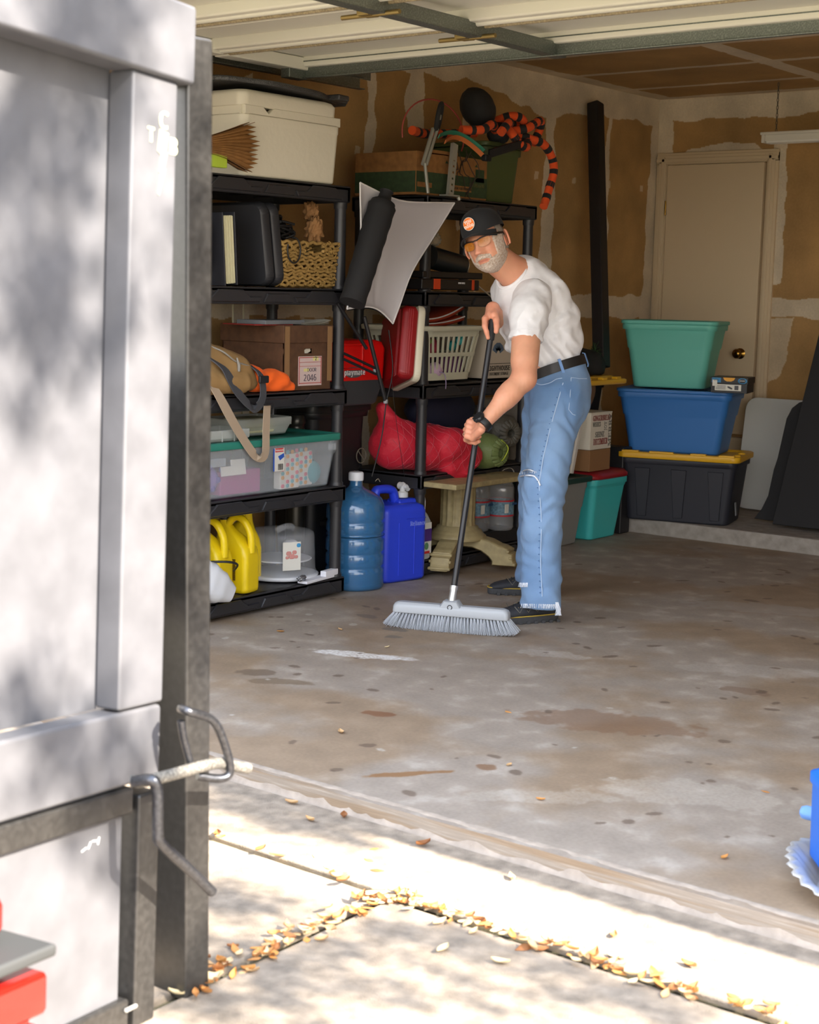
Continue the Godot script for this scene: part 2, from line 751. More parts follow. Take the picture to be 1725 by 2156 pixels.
func floor_image() -> ImageTexture:
	# old garage concrete, x -5.4..2.8, z -8.96..-3.1: mottling, drips, rust, a paint smear, trowel scuffs
	var W := 1434
	var H := 1024
	var f := FastNoiseLite.new()
	f.seed = 5
	f.frequency = 0.006
	f.fractal_octaves = 5
	var big := f.get_image(W, H).get_data()
	f.seed = 11
	f.frequency = 0.03
	f.fractal_octaves = 4
	var mid := f.get_image(W, H).get_data()
	f.seed = 17
	f.frequency = 0.4
	var fine := f.get_image(W, H).get_data()
	var out := PackedByteArray()
	out.resize(W * H * 3)
	var sx := W / 8.2
	var sy := H / 5.86
	var base := Color(0.60, 0.555, 0.505)
	var tan_c := Color(0.56, 0.475, 0.38)
	var pale := Color(0.69, 0.66, 0.62)
	for y in H:
		for x in W:
			var i := y * W + x
			var b := big[i] / 255.0
			var md := mid[i] / 255.0
			var c := base.lerp(tan_c, clampf((b - 0.42) * 3.0, 0, 0.75)).lerp(pale, clampf((md - 0.60) * 2.2, 0, 0.55) * clampf((0.75 - b) * 3.0, 0, 1))
			var g := 0.93 + 0.14 * md + 0.12 * (fine[i] / 255.0 - 0.5)
			out[i * 3] = clampi(int(c.r * g * 255), 0, 255)
			out[i * 3 + 1] = clampi(int(c.g * g * 255), 0, 255)
			out[i * 3 + 2] = clampi(int(c.b * g * 255), 0, 255)
	# [x, z, half length, half width, turn, r, g, b, strength]
	var spots := [[-2.45, -4.22, 0.30, 0.13, 20, 0.44, 0.30, 0.20, 0.36], [-3.05, -3.8, 0.06, 0.035, 10, 0.45, 0.28, 0.18, 0.6], [-2.6, -3.36, 0.13, 0.022, 52, 0.5, 0.33, 0.17, 0.65], [-2.46, -3.57, 0.035, 0.03, 0, 0.45, 0.31, 0.2, 0.6],
		[-3.72, -3.93, 0.07, 0.05, 30, 0.42, 0.36, 0.30, 0.7], [-3.58, -3.89, 0.13, 0.045, 30, 0.43, 0.36, 0.28, 0.6], [-3.80, -4.83, 0.055, 0.03, 10, 0.40, 0.37, 0.34, 0.7], [-4.05, -4.95, 0.05, 0.035, 0, 0.42, 0.38, 0.35, 0.6], [-3.72, -4.72, 0.04, 0.03, 40, 0.38, 0.36, 0.34, 0.6],
		[-3.62, -4.39, 0.19, 0.05, 18, 0.93, 0.93, 0.92, 0.9], [-3.50, -4.45, 0.10, 0.03, 10, 0.88, 0.88, 0.88, 0.6], [-3.1, -4.9, 0.16, 0.06, 20, 0.78, 0.77, 0.75, 0.45], [-2.4, -5.2, 0.3, 0.1, 30, 0.75, 0.73, 0.7, 0.35], [-1.9, -3.75, 0.3, 0.12, 25, 0.76, 0.73, 0.68, 0.4], [-2.2, -3.45, 0.25, 0.06, 40, 0.76, 0.74, 0.7, 0.35], [-2.9, -6.3, 0.4, 0.12, 20, 0.68, 0.67, 0.66, 0.35], [-2.3, -4.9, 0.1, 0.05, 0, 0.43, 0.33, 0.26, 0.4]]
	var r := RandomNumberGenerator.new()
	r.seed = 3
	for k in 230:
		var d := r.randf_range(0.006, 0.02)
		var dark := r.randf() < 0.75
		spots.append([r.randf_range(-4.4, -0.8), r.randf_range(-7.6, -3.2), d * r.randf_range(1.0, 2.2), d, r.randf_range(0, 180), 0.36 if dark else 0.8, 0.30 if dark else 0.79, 0.25 if dark else 0.76, 0.6])
	f.frequency = 0.06
	for s in spots:
		var reach: float = maxf(s[2], s[3]) * 1.35
		var ca := cos(deg_to_rad(s[4]))
		var sa := sin(deg_to_rad(s[4]))
		for y in range(maxi(0, int((s[1] - reach + 8.96) * sy)), mini(H, int((s[1] + reach + 8.96) * sy))):
			for x in range(maxi(0, int((s[0] - reach + 5.4) * sx)), mini(W, int((s[0] + reach + 5.4) * sx))):
				var dx: float = x / sx - 5.4 - s[0]
				var dz: float = y / sy - 8.96 - s[1]
				var e := Vector2((dx * ca - dz * sa) / s[2], (dx * sa + dz * ca) / s[3]).length()
				e += f.get_noise_2d(x, y) * 0.45
				var k := clampf((1.0 - e) * 6.0, 0, 1) * float(s[8])
				if s[5] > 0.7:
					k *= clampf(0.35 + fine[(y * W + x * 3) % fine.size()] / 200.0 - 0.2, 0, 1)
				if k > 0:
					var i := (y * W + x) * 3
					for ch in 3:
						out[i + ch] = int(lerpf(out[i + ch], s[5 + ch] * 255, k))
	return ImageTexture.create_from_image(Image.create_from_data(W, H, false, Image.FORMAT_RGB8, out))


func setting():
	var fine := noise_tex("fine", 0.25, 0.35, 1.0, FastNoiseLite.TYPE_SIMPLEX, 3)
	var grunge := noise_tex("grunge", 0.012, 0.80, 1.0, FastNoiseLite.TYPE_SIMPLEX_SMOOTH, 5)
	var paper := Color(0.69, 0.545, 0.35)
	var mud := Color(0.87, 0.82, 0.73)
	# floor slab with its texture on the top
	var fl := slab_uv(Vector3(-1.3, -0.1, -6.03), Vector3(8.2, 0.2, 5.86))
	var fm := StandardMaterial3D.new()
	fm.resource_name = "garage_concrete"
	fm.albedo_texture = floor_image()
	fm.roughness = 0.62
	fm.cull_mode = BaseMaterial3D.CULL_DISABLED
	struct("floor", fl, fm, "worn grey and tan concrete garage floor with stains")
	# rough lip along the edge of the floor slab
	var lip := MB.new()
	var ns := FastNoiseLite.new()
	ns.frequency = 6.0
	ns.fractal_octaves = 4
	lip.sheet(260, 5, func(u: float, v: float) -> Vector3:
		var x := lerpf(-5.2, 2.7, u)
		var a: float = [0.0, 0.25, 0.5, 0.75, 0.9, 1.0][int(round(v * 5))]
		var w := ns.get_noise_2d(x, a * 0.3)
		var w2 := ns.get_noise_2d(x * 2.2, 7.0)
		return Vector3(x, lerpf(0.0015, -0.046, clampf((a - 0.25) / 0.65, 0, 1)) + (w * 0.006 if a > 0.1 and a < 0.9 else 0.0), -3.13 + [0.0, 0.022, 0.034, 0.042, 0.05, 0.065][int(round(v * 5))] + w2 * 0.010 * (1.0 if a > 0.1 else 0.0) - 0.012))
	struct("trim_1", lip, M("lip_concrete", "b3a596", 0.9, {"tex": grunge, "bump": fine, "ts": 3.0, "bs": 0.25}), "chipped pale concrete lip where the garage floor meets the drive")
	# walls
	var wl := []
	# u runs from z -3.1 to -8.96, v from the top (2.6) down
	for s in [[2.89, 3.0, 0.19, 2.3], [3.25, 3.39, 0.0, 0.42], [3.70, 3.80, 0.2, 0.9], [4.51, 4.65, 0.18, 2.6], [5.18, 5.27, 0.1, 2.6], [2.0, 2.12, 0.3, 2.6], [1.1, 1.22, 0.0, 2.6], [5.73, 5.90, 0.0, 2.7]]:
		wl.append([0.03, [[s[0] + 0.05, s[2]], [s[1], s[2] - 0.02], [s[1] + 0.01, (s[2] + s[3]) / 2], [s[1], s[3]], [s[0], s[3]], [s[0] - 0.01, (s[2] + s[3]) / 2]]])
	wl.append([0.03, rect(-0.1, -0.1, 6.0, 0.13)])
	wl.append([0.03, [[3.2, 0.1], [6.0, 0.1], [6.0, 0.15], [5.0, 0.17], [4.55, 0.24], [3.9, 0.13]]])
	wl.append([0.02, rect(-0.1, 1.235, 6.0, 1.375), 235])
	wl.append([0.05, rect(4.45, 1.55, 5.0, 1.75)])
	for k in 26:
		wl.append([0.02, rect(0.4 * (k % 15) + 0.05, 0.55 + 0.8 * int(k / 15), 0.4 * (k % 15) + 0.09, 0.59 + 0.8 * int(k / 15)), 170])
	var wlm := M("wall_left_board", "ffffff", 0.92, {"uvtex": board_image(5.86, 2.6, 190, wl, paper, mud, 1)})
	# turned so that the +x face reads from z -3.1 (left) to -8.96 (right)
	struct("wall_left", slab_uv(Vector3(-5.08, 1.3, -6.03), Vector3(0.16, 2.6, 5.86)), wlm, "left wall of raw brown wallboard with bands of joint compound")
	var wb := []
	# u from x -5 to 0.9
	wb.append([0.02, rect(-0.1, -0.1, 0.11, 2.7)])
	wb.append([0.02, rect(-0.1, -0.1, 8.0, 0.135)])
	wb.append([0.02, [[0.17, 0.37], [0.22, 0.31], [0.45, 0.285], [0.66, 0.30], [0.74, 0.35], [0.74, 0.42], [0.17, 0.42]]])
	wb.append([0.02, [[0.80, 0.30], [0.89, 0.30], [0.885, 1.15], [0.80, 1.16]]])
	wb.append([0.02, rect(0.78, 1.23, 8.0, 1.345), 235])
	wb.append([0.05, [[0.78, 1.36], [0.98, 1.36], [0.93, 1.62], [0.80, 1.85]], 200])
	for k in 14:
		wb.append([0.02, rect(1.25 + 0.4 * k, 0.2, 1.34 + 0.4 * k, 2.6)])
	var wbm := M("wall_back_board", "ffffff", 0.92, {"uvtex": board_image(7.5, 2.6, 170, wb, paper, mud, 2)})
	struct("wall_back", slab_uv(Vector3(-1.25, 1.3, -9.04), Vector3(7.5, 2.6, 0.16)), wbm, "back wall of raw brown wallboard around the cream door")
	struct("wall_right", slab_uv(Vector3(2.58, 1.3, -6.03), Vector3(0.16, 2.6, 5.86)), wlm, "right wall of raw wallboard outside the view")
	var plaster := M("outside_wall", "b9aa95", 0.9, {"tex": grunge, "ts": 1.0})
	var fw := MB.new()
	fw.bx(Vector3(-4.86, 1.28, -3.19), Vector3(0.6, 2.64, 0.16))
	fw.bx(Vector3(2.43, 1.28, -3.19), Vector3(0.46, 2.64, 0.16))
	fw.bx(Vector3(-1.2, 2.43, -3.19), Vector3(6.9, 0.38, 0.16))
	struct("wall_front", fw, plaster, "front wall with the wide garage opening")
	# ceiling: u along x from -5, v along z
	var cm := []
	for x in [1.27, 2.49, 3.71, 4.93, 6.15]:
		cm.append([0.01, rect(x - 0.055, -0.1, x + 0.06, 6.0), 255])
	cm.append([0.02, rect(-0.1, -0.1, 0.11, 6.0), 235])
	cm.append([0.02, rect(-0.1, -0.1, 8.0, 0.10), 235])
	for k in 9:
		var z := 0.50 + 0.66 * k
		cm.append([0.015, [[0.02, z - 0.03], [1.2, z - 0.03], [1.25, z], [1.2, z + 0.035], [0.02, z + 0.035]], 240])
		cm.append([0.015, rect(1.25, z - 0.03, 8.0, z + 0.035), 240])
	var ci := board_image(7.5, 5.86, 120, cm, paper, mud, 3)
	var cmm := M("ceiling_board", "ffffff", 0.92, {"uvtex": ci})
	# the lower face reads u along +x and v along +z from -8.96
	var cb := MB.new()
	cb.quv(Vector3(-5.0, 2.6, -3.1), Vector3(-5.0, 2.6, -8.96), Vector3(2.5, 2.6, -8.96), Vector3(2.5, 2.6, -3.1))
	cb.uv = PackedVector2Array([Vector2(0, 1), Vector2(0, 0), Vector2(1, 0), Vector2(1, 1)])
	for q in [[Vector3(-5.2, 2.75, -3.11), Vector3(2.7, 2.75, -3.11), Vector3(2.7, 2.75, -9.2), Vector3(-5.2, 2.75, -9.2)], [Vector3(-5.2, 2.6, -3.11), Vector3(2.7, 2.6, -3.11), Vector3(2.7, 2.75, -3.11), Vector3(-5.2, 2.75, -3.11)]]:
		cb.quv(q[0], q[1], q[2], q[3])
	struct("ceiling", cb, cmm, "raw brown wallboard ceiling with taped seams")
	# raised platform along the back
	var st := MB.new()
	st.box(Vector3(-1.25, 0.0425, -8.40), Vector3(7.5, 0.087, 1.12), 0.006)
	struct("trim_2", st, M("platform_concrete", "a19a92", 0.85, {"tex": grunge, "bump": fine, "ts": 2.0, "bs": 0.08}), "low grey concrete step along the back wall")
	door()
	overhead()
	drive()


func door():
	# closet door set half a metre above the floor
	var cream := M("door_cream", "d2bf9f", 0.5)
	var d := thing("door_1", "cream slab door with brass knob in the back wall", "door")
	d.set_meta("kind", "structure")
	var m := MB.new()
	m.box(Vector3(-4.572, 1.351, -8.945), Vector3(0.662, 1.67, 0.04), 0.003)
	part("door_slab", m, cream, d)
	m = MB.new()
	# moulded casing: stepped profile round three sides
	for s in [[0.0, 0.075, 0.020], [0.008, 0.05, 0.028], [0.016, 0.022, 0.034]]:
		var w: float = s[1]
		m.box(Vector3(-4.912 - s[0] - w / 2 + 0.0, 1.37, -8.96 + s[2] / 2), Vector3(w, 1.70 + s[0] * 2, s[2]), 0.003)
		m.box(Vector3(-4.232 + s[0] + w / 2, 1.37, -8.96 + s[2] / 2), Vector3(w, 1.70 + s[0] * 2, s[2]), 0.003)
		m.box(Vector3(-4.572, 2.19 + s[0] + w / 2, -8.96 + s[2] / 2), Vector3(0.83 - 0.0, w, s[2]), 0.003)
	part("door_frame", m, cream, d)
	m = MB.new()
	m.box(Vector3(-4.572, 0.44, -8.94), Vector3(0.74, 0.11, 0.05), 0.004)
	m.box(Vector3(-4.572, 0.24, -8.95), Vector3(0.74, 0.30, 0.03), 0.004)
	part("door_sill", m, cream, d)
	var brass := M("brass", "8a6a30", 0.22, {"metal": 1.0})
	m = mb_at(Vector3(-4.335, 1.02, -8.925), E(90, 0, 0))
	m.lathe([[0.033, 0.0], [0.034, 0.006], [0.014, 0.010], [0.012, 0.028], [0.020, 0.034], [0.029, 0.046], [0.030, 0.056], [0.024, 0.066], [0.010, 0.070]], 24)
	part("door_knob", m, brass, d, "round brass knob")
	for y in [1.92, 0.75]:
		m = mb_at(Vector3(-4.905, y, -8.922))
		m.lathe([[0.006, -0.045], [0.006, 0.045]], 10)
		part("hinge", m, brass, d)


func overhead():
	# sectional door, open under the ceiling
	var cream := M("door_paint", "d6d4c6", 0.45)
	var rust := M("rusty_edge", "c9b892", 0.6, {"tex": noise_tex("rust", 0.05, 0.55, 1.0), "ts": 3.0})
	var steel := M("galvanised", "8d938c", 0.42, {"metal": 0.75, "tex": noise_tex("spangle", 0.06, 0.75, 1.0, FastNoiseLite.TYPE_CELLULAR, 1), "ts": 5.0})
	var d := thing("garage_door", "open sectional garage door of pale steel panels under the ceiling", "garage door", Vector3(-2.1, 2.27, -2.9))
	var x0 := -2.42
	var x1 := 2.7
	for k in 3:
		var z1 := -0.54 - 0.53 * k
		var z0 := z1 - 0.515
		var m := MB.new()
		m.bx(Vector3((x0 + x1) / 2, 0.045, (z0 + z1) / 2), Vector3(x1 - x0, 0.012, z1 - z0))
		# rolled hems along the long edges and ribs pressed in the skin
		for e in [[z1 - 0.03, 0.045, 0.06], [z0 + 0.035, 0.045, 0.07]]:
			m.box(Vector3((x0 + x1) / 2, 0.022, e[0]), Vector3(x1 - x0, 0.046, e[2]), 0.008)
		m.tube([Vector3(x0, 0.0, z0 + 0.02), Vector3(x1, 0.0, z0 + 0.02)], 0.012, 8)
		m.box(Vector3((x0 + x1) / 2, 0.037, z1 - 0.10), Vector3(x1 - x0, 0.008, 0.05), 0.003)
		part("door_panel", m, cream, d)
		m = MB.new()
		for e in 3:
			m.box(Vector3(x0 + 0.55 + e * 1.7, 0.0385, (z0 + z1) / 2), Vector3(1.3, 0.004, 0.012), 0.0015)
		part("pressed_rib", m, cream, d)
		m = MB.new()
		m.tube([Vector3(x0, -0.004, z1 - 0.012), Vector3(x1, -0.004, z1 - 0.012)], 0.008, 8)
		part("panel_hem", m, rust, d)
		# end stile
		m = MB.new()
		m.box(Vector3(x0 + 0.04, 0.012, (z0 + z1) / 2), Vector3(0.08, 0.05, z1 - z0 - 0.01), 0.004)
		part("end_stile", m, cream, d)
	# centre stile with hinges
	var c := MB.new()
	c.box(Vector3(-1.14, -0.018, -1.36), Vector3(0.055, 0.05, 1.56), 0.004)
	part("centre_stile", c, steel, d, "galvanised centre stile")
	for z in [-1.07, -1.60]:
		c = MB.new()
		c.box(Vector3(-1.19, -0.03, z), Vector3(0.05, 0.03, 0.06), 0.004)
		c.tube([Vector3(-1.3, -0.04, z), Vector3(-1.06, -0.04, z)], 0.008, 8)
		part("hinge", c, M("old_brass", "8b7748", 0.5, {"metal": 0.6}), d)
	# deep strut along the back edge
	var s := MB.new()
	s.bx(Vector3(0.12, -0.012, -2.075), Vector3(5.1, 0.062, 0.004))
	s.bx(Vector3(0.12, 0.02, -2.06), Vector3(5.1, 0.004, 0.035))
	s.box(Vector3(0.12, -0.043, -2.066), Vector3(5.1, 0.006, 0.022), 0.002)
	part("strut", s, steel, d, "galvanised strut along the door edge")
	s = MB.new()
	s.box(Vector3(-2.38, -0.005, -2.03), Vector3(0.05, 0.09, 0.11), 0.004)
	s.extr(PackedVector2Array([Vector2(-2.42, -0.02), Vector2(-2.33, -0.02), Vector2(-2.35, -0.10), Vector2(-2.40, -0.10)]), 0.02)
	for k in s.v.size() - 60:
		pass
	part("roller_bracket", s, steel, d)
	# the curved track that the rollers run in, hung from the ceiling
	var t := MB.new()
	t.bx(Vector3(-4.60, 2.275, -4.35), Vector3(0.004, 0.055, 2.3))
	t.bx(Vector3(-4.585, 2.249, -4.35), Vector3(0.035, 0.004, 2.3))
	t.bx(Vector3(-4.585, 2.301, -4.35), Vector3(0.035, 0.004, 2.3))
	var track := thing("garage_door_track", "galvanised steel track for the garage door along the left wall", "track")
	part("rail", t, steel, track)
	t = MB.new()
	t.bx(Vector3(-4.62, 2.33, -5.35), Vector3(0.004, 0.06, 0.5))
	part("rail_end", t, steel, track)
	for z in [-5.48, -3.9]:
		t = MB.new()
		t.bx(Vector3(-4.62, 2.45, z), Vector3(0.004, 0.30, 0.035))
		part("hanger", t, steel, track)


func drive():
	var fine := noise_tex("fine", 0, 0, 0)
	var conc := M("drive_concrete", "a89a89", 0.93, {"tex": noise_tex("drive", 0.02, 0.70, 1.0, FastNoiseLite.TYPE_SIMPLEX_SMOOTH, 6), "bump": fine, "ts": 1.3, "bs": 0.25})
	var soil := M("joint_soil", "54483a", 1.0, {"bump": fine, "ts": 4.0, "bs": 0.5})
	var g := MB.new()
	g.bx(Vector3(0, -0.16, 4), Vector3(60, 0.2, 60))
	g.xf = Transform3D()
	struct("floor_ground", g, M("lawn", "8f8a70", 1.0), "bare soil and lawn round the concrete drive")
	var bed := MB.new()
	bed.bx(Vector3(-1.4, -0.075, 1.0), Vector3(9.6, 0.03, 8.2))
	var road := struct("floor_drive", bed, soil, "pale concrete drive in front of the garage")
	for s in [[-6.2, -2.154, -2.71, 0.6], [-2.128, 3.4, -2.70, 0.6], [-6.2, 3.4, -3.09, -2.735], [-6.2, -2.154, 0.62, 5.0], [-2.128, 3.4, 0.62, 5.0]]:
		var m := MB.new()
		m.box(Vector3((s[0] + s[1]) / 2, -0.09, (s[2] + s[3]) / 2), Vector3(s[1] - s[0], 0.09, s[3] - s[2]), 0.007)
		part("slab", m, conc, road)


func trailer():
	var grey := M("trailer_grey", "5f6065", 0.42, {"tex": noise_tex("panel", 0.01, 0.86, 1.0), "ts": 1.4, "spec": 0.55})
	var black := M("trailer_black", "302f2e", 0.36, {"tex": noise_tex("scuff", 0.03, 0.65, 1.0), "ts": 3.0, "spec": 0.6})
	var steel := M("worn_steel", "6c6e74", 0.32, {"metal": 0.85, "tex": noise_tex("scuff", 0, 0, 0), "ts": 6.0})
	var t := thing("trailer", "grey steel trailer with black corner post parked in front of the garage", "trailer")
	t.transform = Transform3D(Basis(Vector3(-0.13331, -0.06637, -0.98885), Vector3(-0.03119, 0.99754, -0.06275), Vector3(0.99058, 0.02247, -0.13506)).orthonormalized() * 0.95, Vector3(-2.069, 0.586, -1.936))
	var m := MB.new()
	m.box(Vector3(-0.783, 1.266, -0.022), Vector3(1.636, 0.148, 0.072), 0.008)
	part("top_rail", m, grey, t)
	m = MB.new()
	m.box(Vector3(-0.065, 0.598, -0.03), Vector3(0.13, 1.19, 0.06), 0.006)
	part("stile", m, grey, t)
	m = MB.new()
	m.box(Vector3(-0.803, -0.073, -0.03), Vector3(1.6, 0.144, 0.06), 0.008)
	part("middle_rail", m, grey, t)
	m = MB.new()
	m.bx(Vector3(-0.86, 0.6, -0.068), Vector3(1.47, 1.2, 0.014))
	part("upper_panel", m, grey, t)
	m = MB.new()
	m.bx(Vector3(-0.84, -0.40, -0.022), Vector3(1.49, 0.52, 0.01))
	part("lower_panel", m, grey, t)
	m = MB.new()
	m.box(Vector3(-0.84, -0.176, -0.03), Vector3(1.52, 0.052, 0.06), 0.005)
	m.box(Vector3(-0.84, -0.597, -0.03), Vector3(1.52, 0.06, 0.06), 0.005)
	part("cross_tube", m, black, t).set_meta("kind", "stuff")
	m = MB.new()
	m.box(Vector3(-0.038, -0.40, -0.028), Vector3(0.062, 0.46, 0.064), 0.005)
	part("upright_tube", m, black, t)
	# plumb corner post
	var inv := t.transform.affine_inverse()
	m = MB.new()
	m.xf = inv
	m.box(Vector3(-2.166, 0.875, -2.071), Vector3(0.106, 1.86, 0.066), 0.006)
	part("corner_post", m, black, t, "black plumb corner post")
	# bed of the trailer behind the gate
	m = MB.new()
	m.box(Vector3(-0.84, 0.15, -1.2), Vector3(1.5, 0.10, 2.2), 0.01)
	m.box(Vector3(-0.10, 0.4, -1.2), Vector3(0.05, 0.5, 2.2), 0.006)
	part("bed", m, black, t)
	for k in 2:
		m = mb_at(Vector3(-0.35, -0.3, -1.1 - 0.7 * k), E(0, 0, 90))
		m.lathe([[0.12, -0.09], [0.28, -0.09], [0.31, -0.06], [0.31, 0.06], [0.28, 0.09], [0.12, 0.09]], 28)
		part("wheel", m, M("tyre", "232323", 0.85), t)
	# latch
	m = MB.new()
	m.tube(curve([Vector3(-0.150, -0.118, 0.050), Vector3(-0.12, -0.116, 0.078), Vector3(0.056, -0.118, 0.085), Vector3(0.111, -0.132, 0.085), Vector3(0.171, -0.149, 0.085)]), 0.0115, 14)
	part("latch_bar", m, M("chipped_paint", "b8b4ab", 0.5, {"tex": noise_tex("chips", 0.05, 0.25, 1.0, FastNoiseLite.TYPE_CELLULAR, 3), "ts": 7.0}), t, "rod with flaking white paint")
	m = MB.new()
	m.tube(curve([Vector3(-0.155, -0.116, 0.06), Vector3(-0.150, -0.108, 0.095), Vector3(-0.141, -0.125, 0.105), Vector3(-0.136, -0.205, 0.105), Vector3(-0.125, -0.232, 0.105), Vector3(-0.05, -0.293, 0.105), Vector3(0.036, -0.366, 0.105)], 6), 0.0105, 14)
	part("latch_handle", m, steel, t, "bent steel latch handle")
	m = MB.new()
	m.tube(curve([Vector3(-0.02, 0.0, 0.060), Vector3(-0.035, 0.001, 0.09), Vector3(0.025, -0.023, 0.10), Vector3(0.061, -0.064, 0.10), Vector3(0.091, -0.131, 0.10), Vector3(0.076, -0.150, 0.092), Vector3(0.03, -0.140, 0.066)], 7), 0.0085, 12)
	m.tube(curve([Vector3(-0.034, -0.02, 0.072), Vector3(-0.024, -0.055, 0.072), Vector3(-0.001, -0.11, 0.072)], 5), 0.0075, 10)
	part("catch_loop", m, steel, t, "welded steel catch loop")
	# sticker: three letters round a lightning bolt
	var pale := M("sticker", "f1edb4", 0.4)
	m = mb_at(Vector3(0, 0, 0.0012))
	m.extr(PackedVector2Array([Vector2(-0.0529, 1.096), Vector2(-0.0281, 1.092), Vector2(-0.0356, 1.055), Vector2(-0.03, 1.056), Vector2(-0.0393, 1.024), Vector2(-0.0343, 1.025), Vector2(-0.0511, 0.974), Vector2(-0.0535, 0.977), Vector2(-0.0473, 1.016), Vector2(-0.0523, 1.018), Vector2(-0.0467, 1.05), Vector2(-0.0579, 1.056)]), 0.0018)
	part("sticker", m, pale, t)
	for q in [["C", -0.043, 1.114, 0.036], ["T", -0.078, 1.082, 0.030], ["B", -0.012, 1.070, 0.034]]:
		words(t, "lettering", q[0], q[3] * 0.95, Vector3(q[1], q[2], 0.001), Basis(), pale, 1.0, "Droid Sans", true)
	m = mb_at(Vector3(0, 0, -0.0165))
	for q in [[-0.20, -0.248, 20], [-0.185, -0.243, 60], [-0.17, -0.238, -10], [-0.16, -0.24, 75]]:
		m.xf = X(Vector3(q[0], q[1], -0.0165), E(0, 0, q[2]))
		m.bx(Vector3(), Vector3(0.014, 0.0025, 0.001))
	part("scratch", m, M("scratch", "dcdcda", 0.7), t).set_meta("kind", "stuff")
	# tail light
	var red := M("red_lens", "d8291f", 0.16, {"tex": noise_tex("lens", 0.2, 0.6, 1.0, FastNoiseLite.TYPE_CELLULAR, 1), "ts": 14.0, "spec": 0.9, "coat": 0.6, "back": "d04030"})
	m = MB.new()
	m.box(Vector3(-0.52, -0.425, 0.055), Vector3(0.215, 0.075, 0.09), 0.01)
	m.box(Vector3(-0.53, -0.515, 0.055), Vector3(0.195, 0.085, 0.09), 0.01)
	m.box(Vector3(-0.545, -0.465, 0.05), Vector3(0.20, 0.05, 0.08), 0.006)
	m.box(Vector3(-0.52, -0.285, 0.03), Vector3(0.10, 0.07, 0.05), 0.016)
	part("tail_light", m, red, t, "red tail light").set_meta("kind", "stuff")
	m = MB.new()
	m.box(Vector3(-0.53, -0.343, 0.06), Vector3(0.22, 0.022, 0.13), 0.006)
	part("lamp_shelf", m, M("shelf_plate", "333536", 0.7), t)
	m = MB.new()
	m.box(Vector3(-0.08, -0.585, 0.004), Vector3(0.035, 0.008, 0.008), 0.003)
	part("weld_bead", m, M("weld", "8d8c88", 0.6), t)
	# a blue tarp folded over the top rail
	var tp := MB.new()
	tp.xf = t.transform
	tp.sheet(30, 6, func(u: float, v: float) -> Vector3: return Vector3(lerpf(-1.4, 0.02, u), 1.352 + 0.012 * sin(u * 40.0) * v + 0.02 * sin(v * 3.0), lerpf(-0.16, -0.01, v)), 0.004)
	single("tarp", tp, M("blue_tarp", "7fa5dd", 0.5, {"spec": 0.4}), "pale blue tarp lying on top of the trailer gate", "tarp")


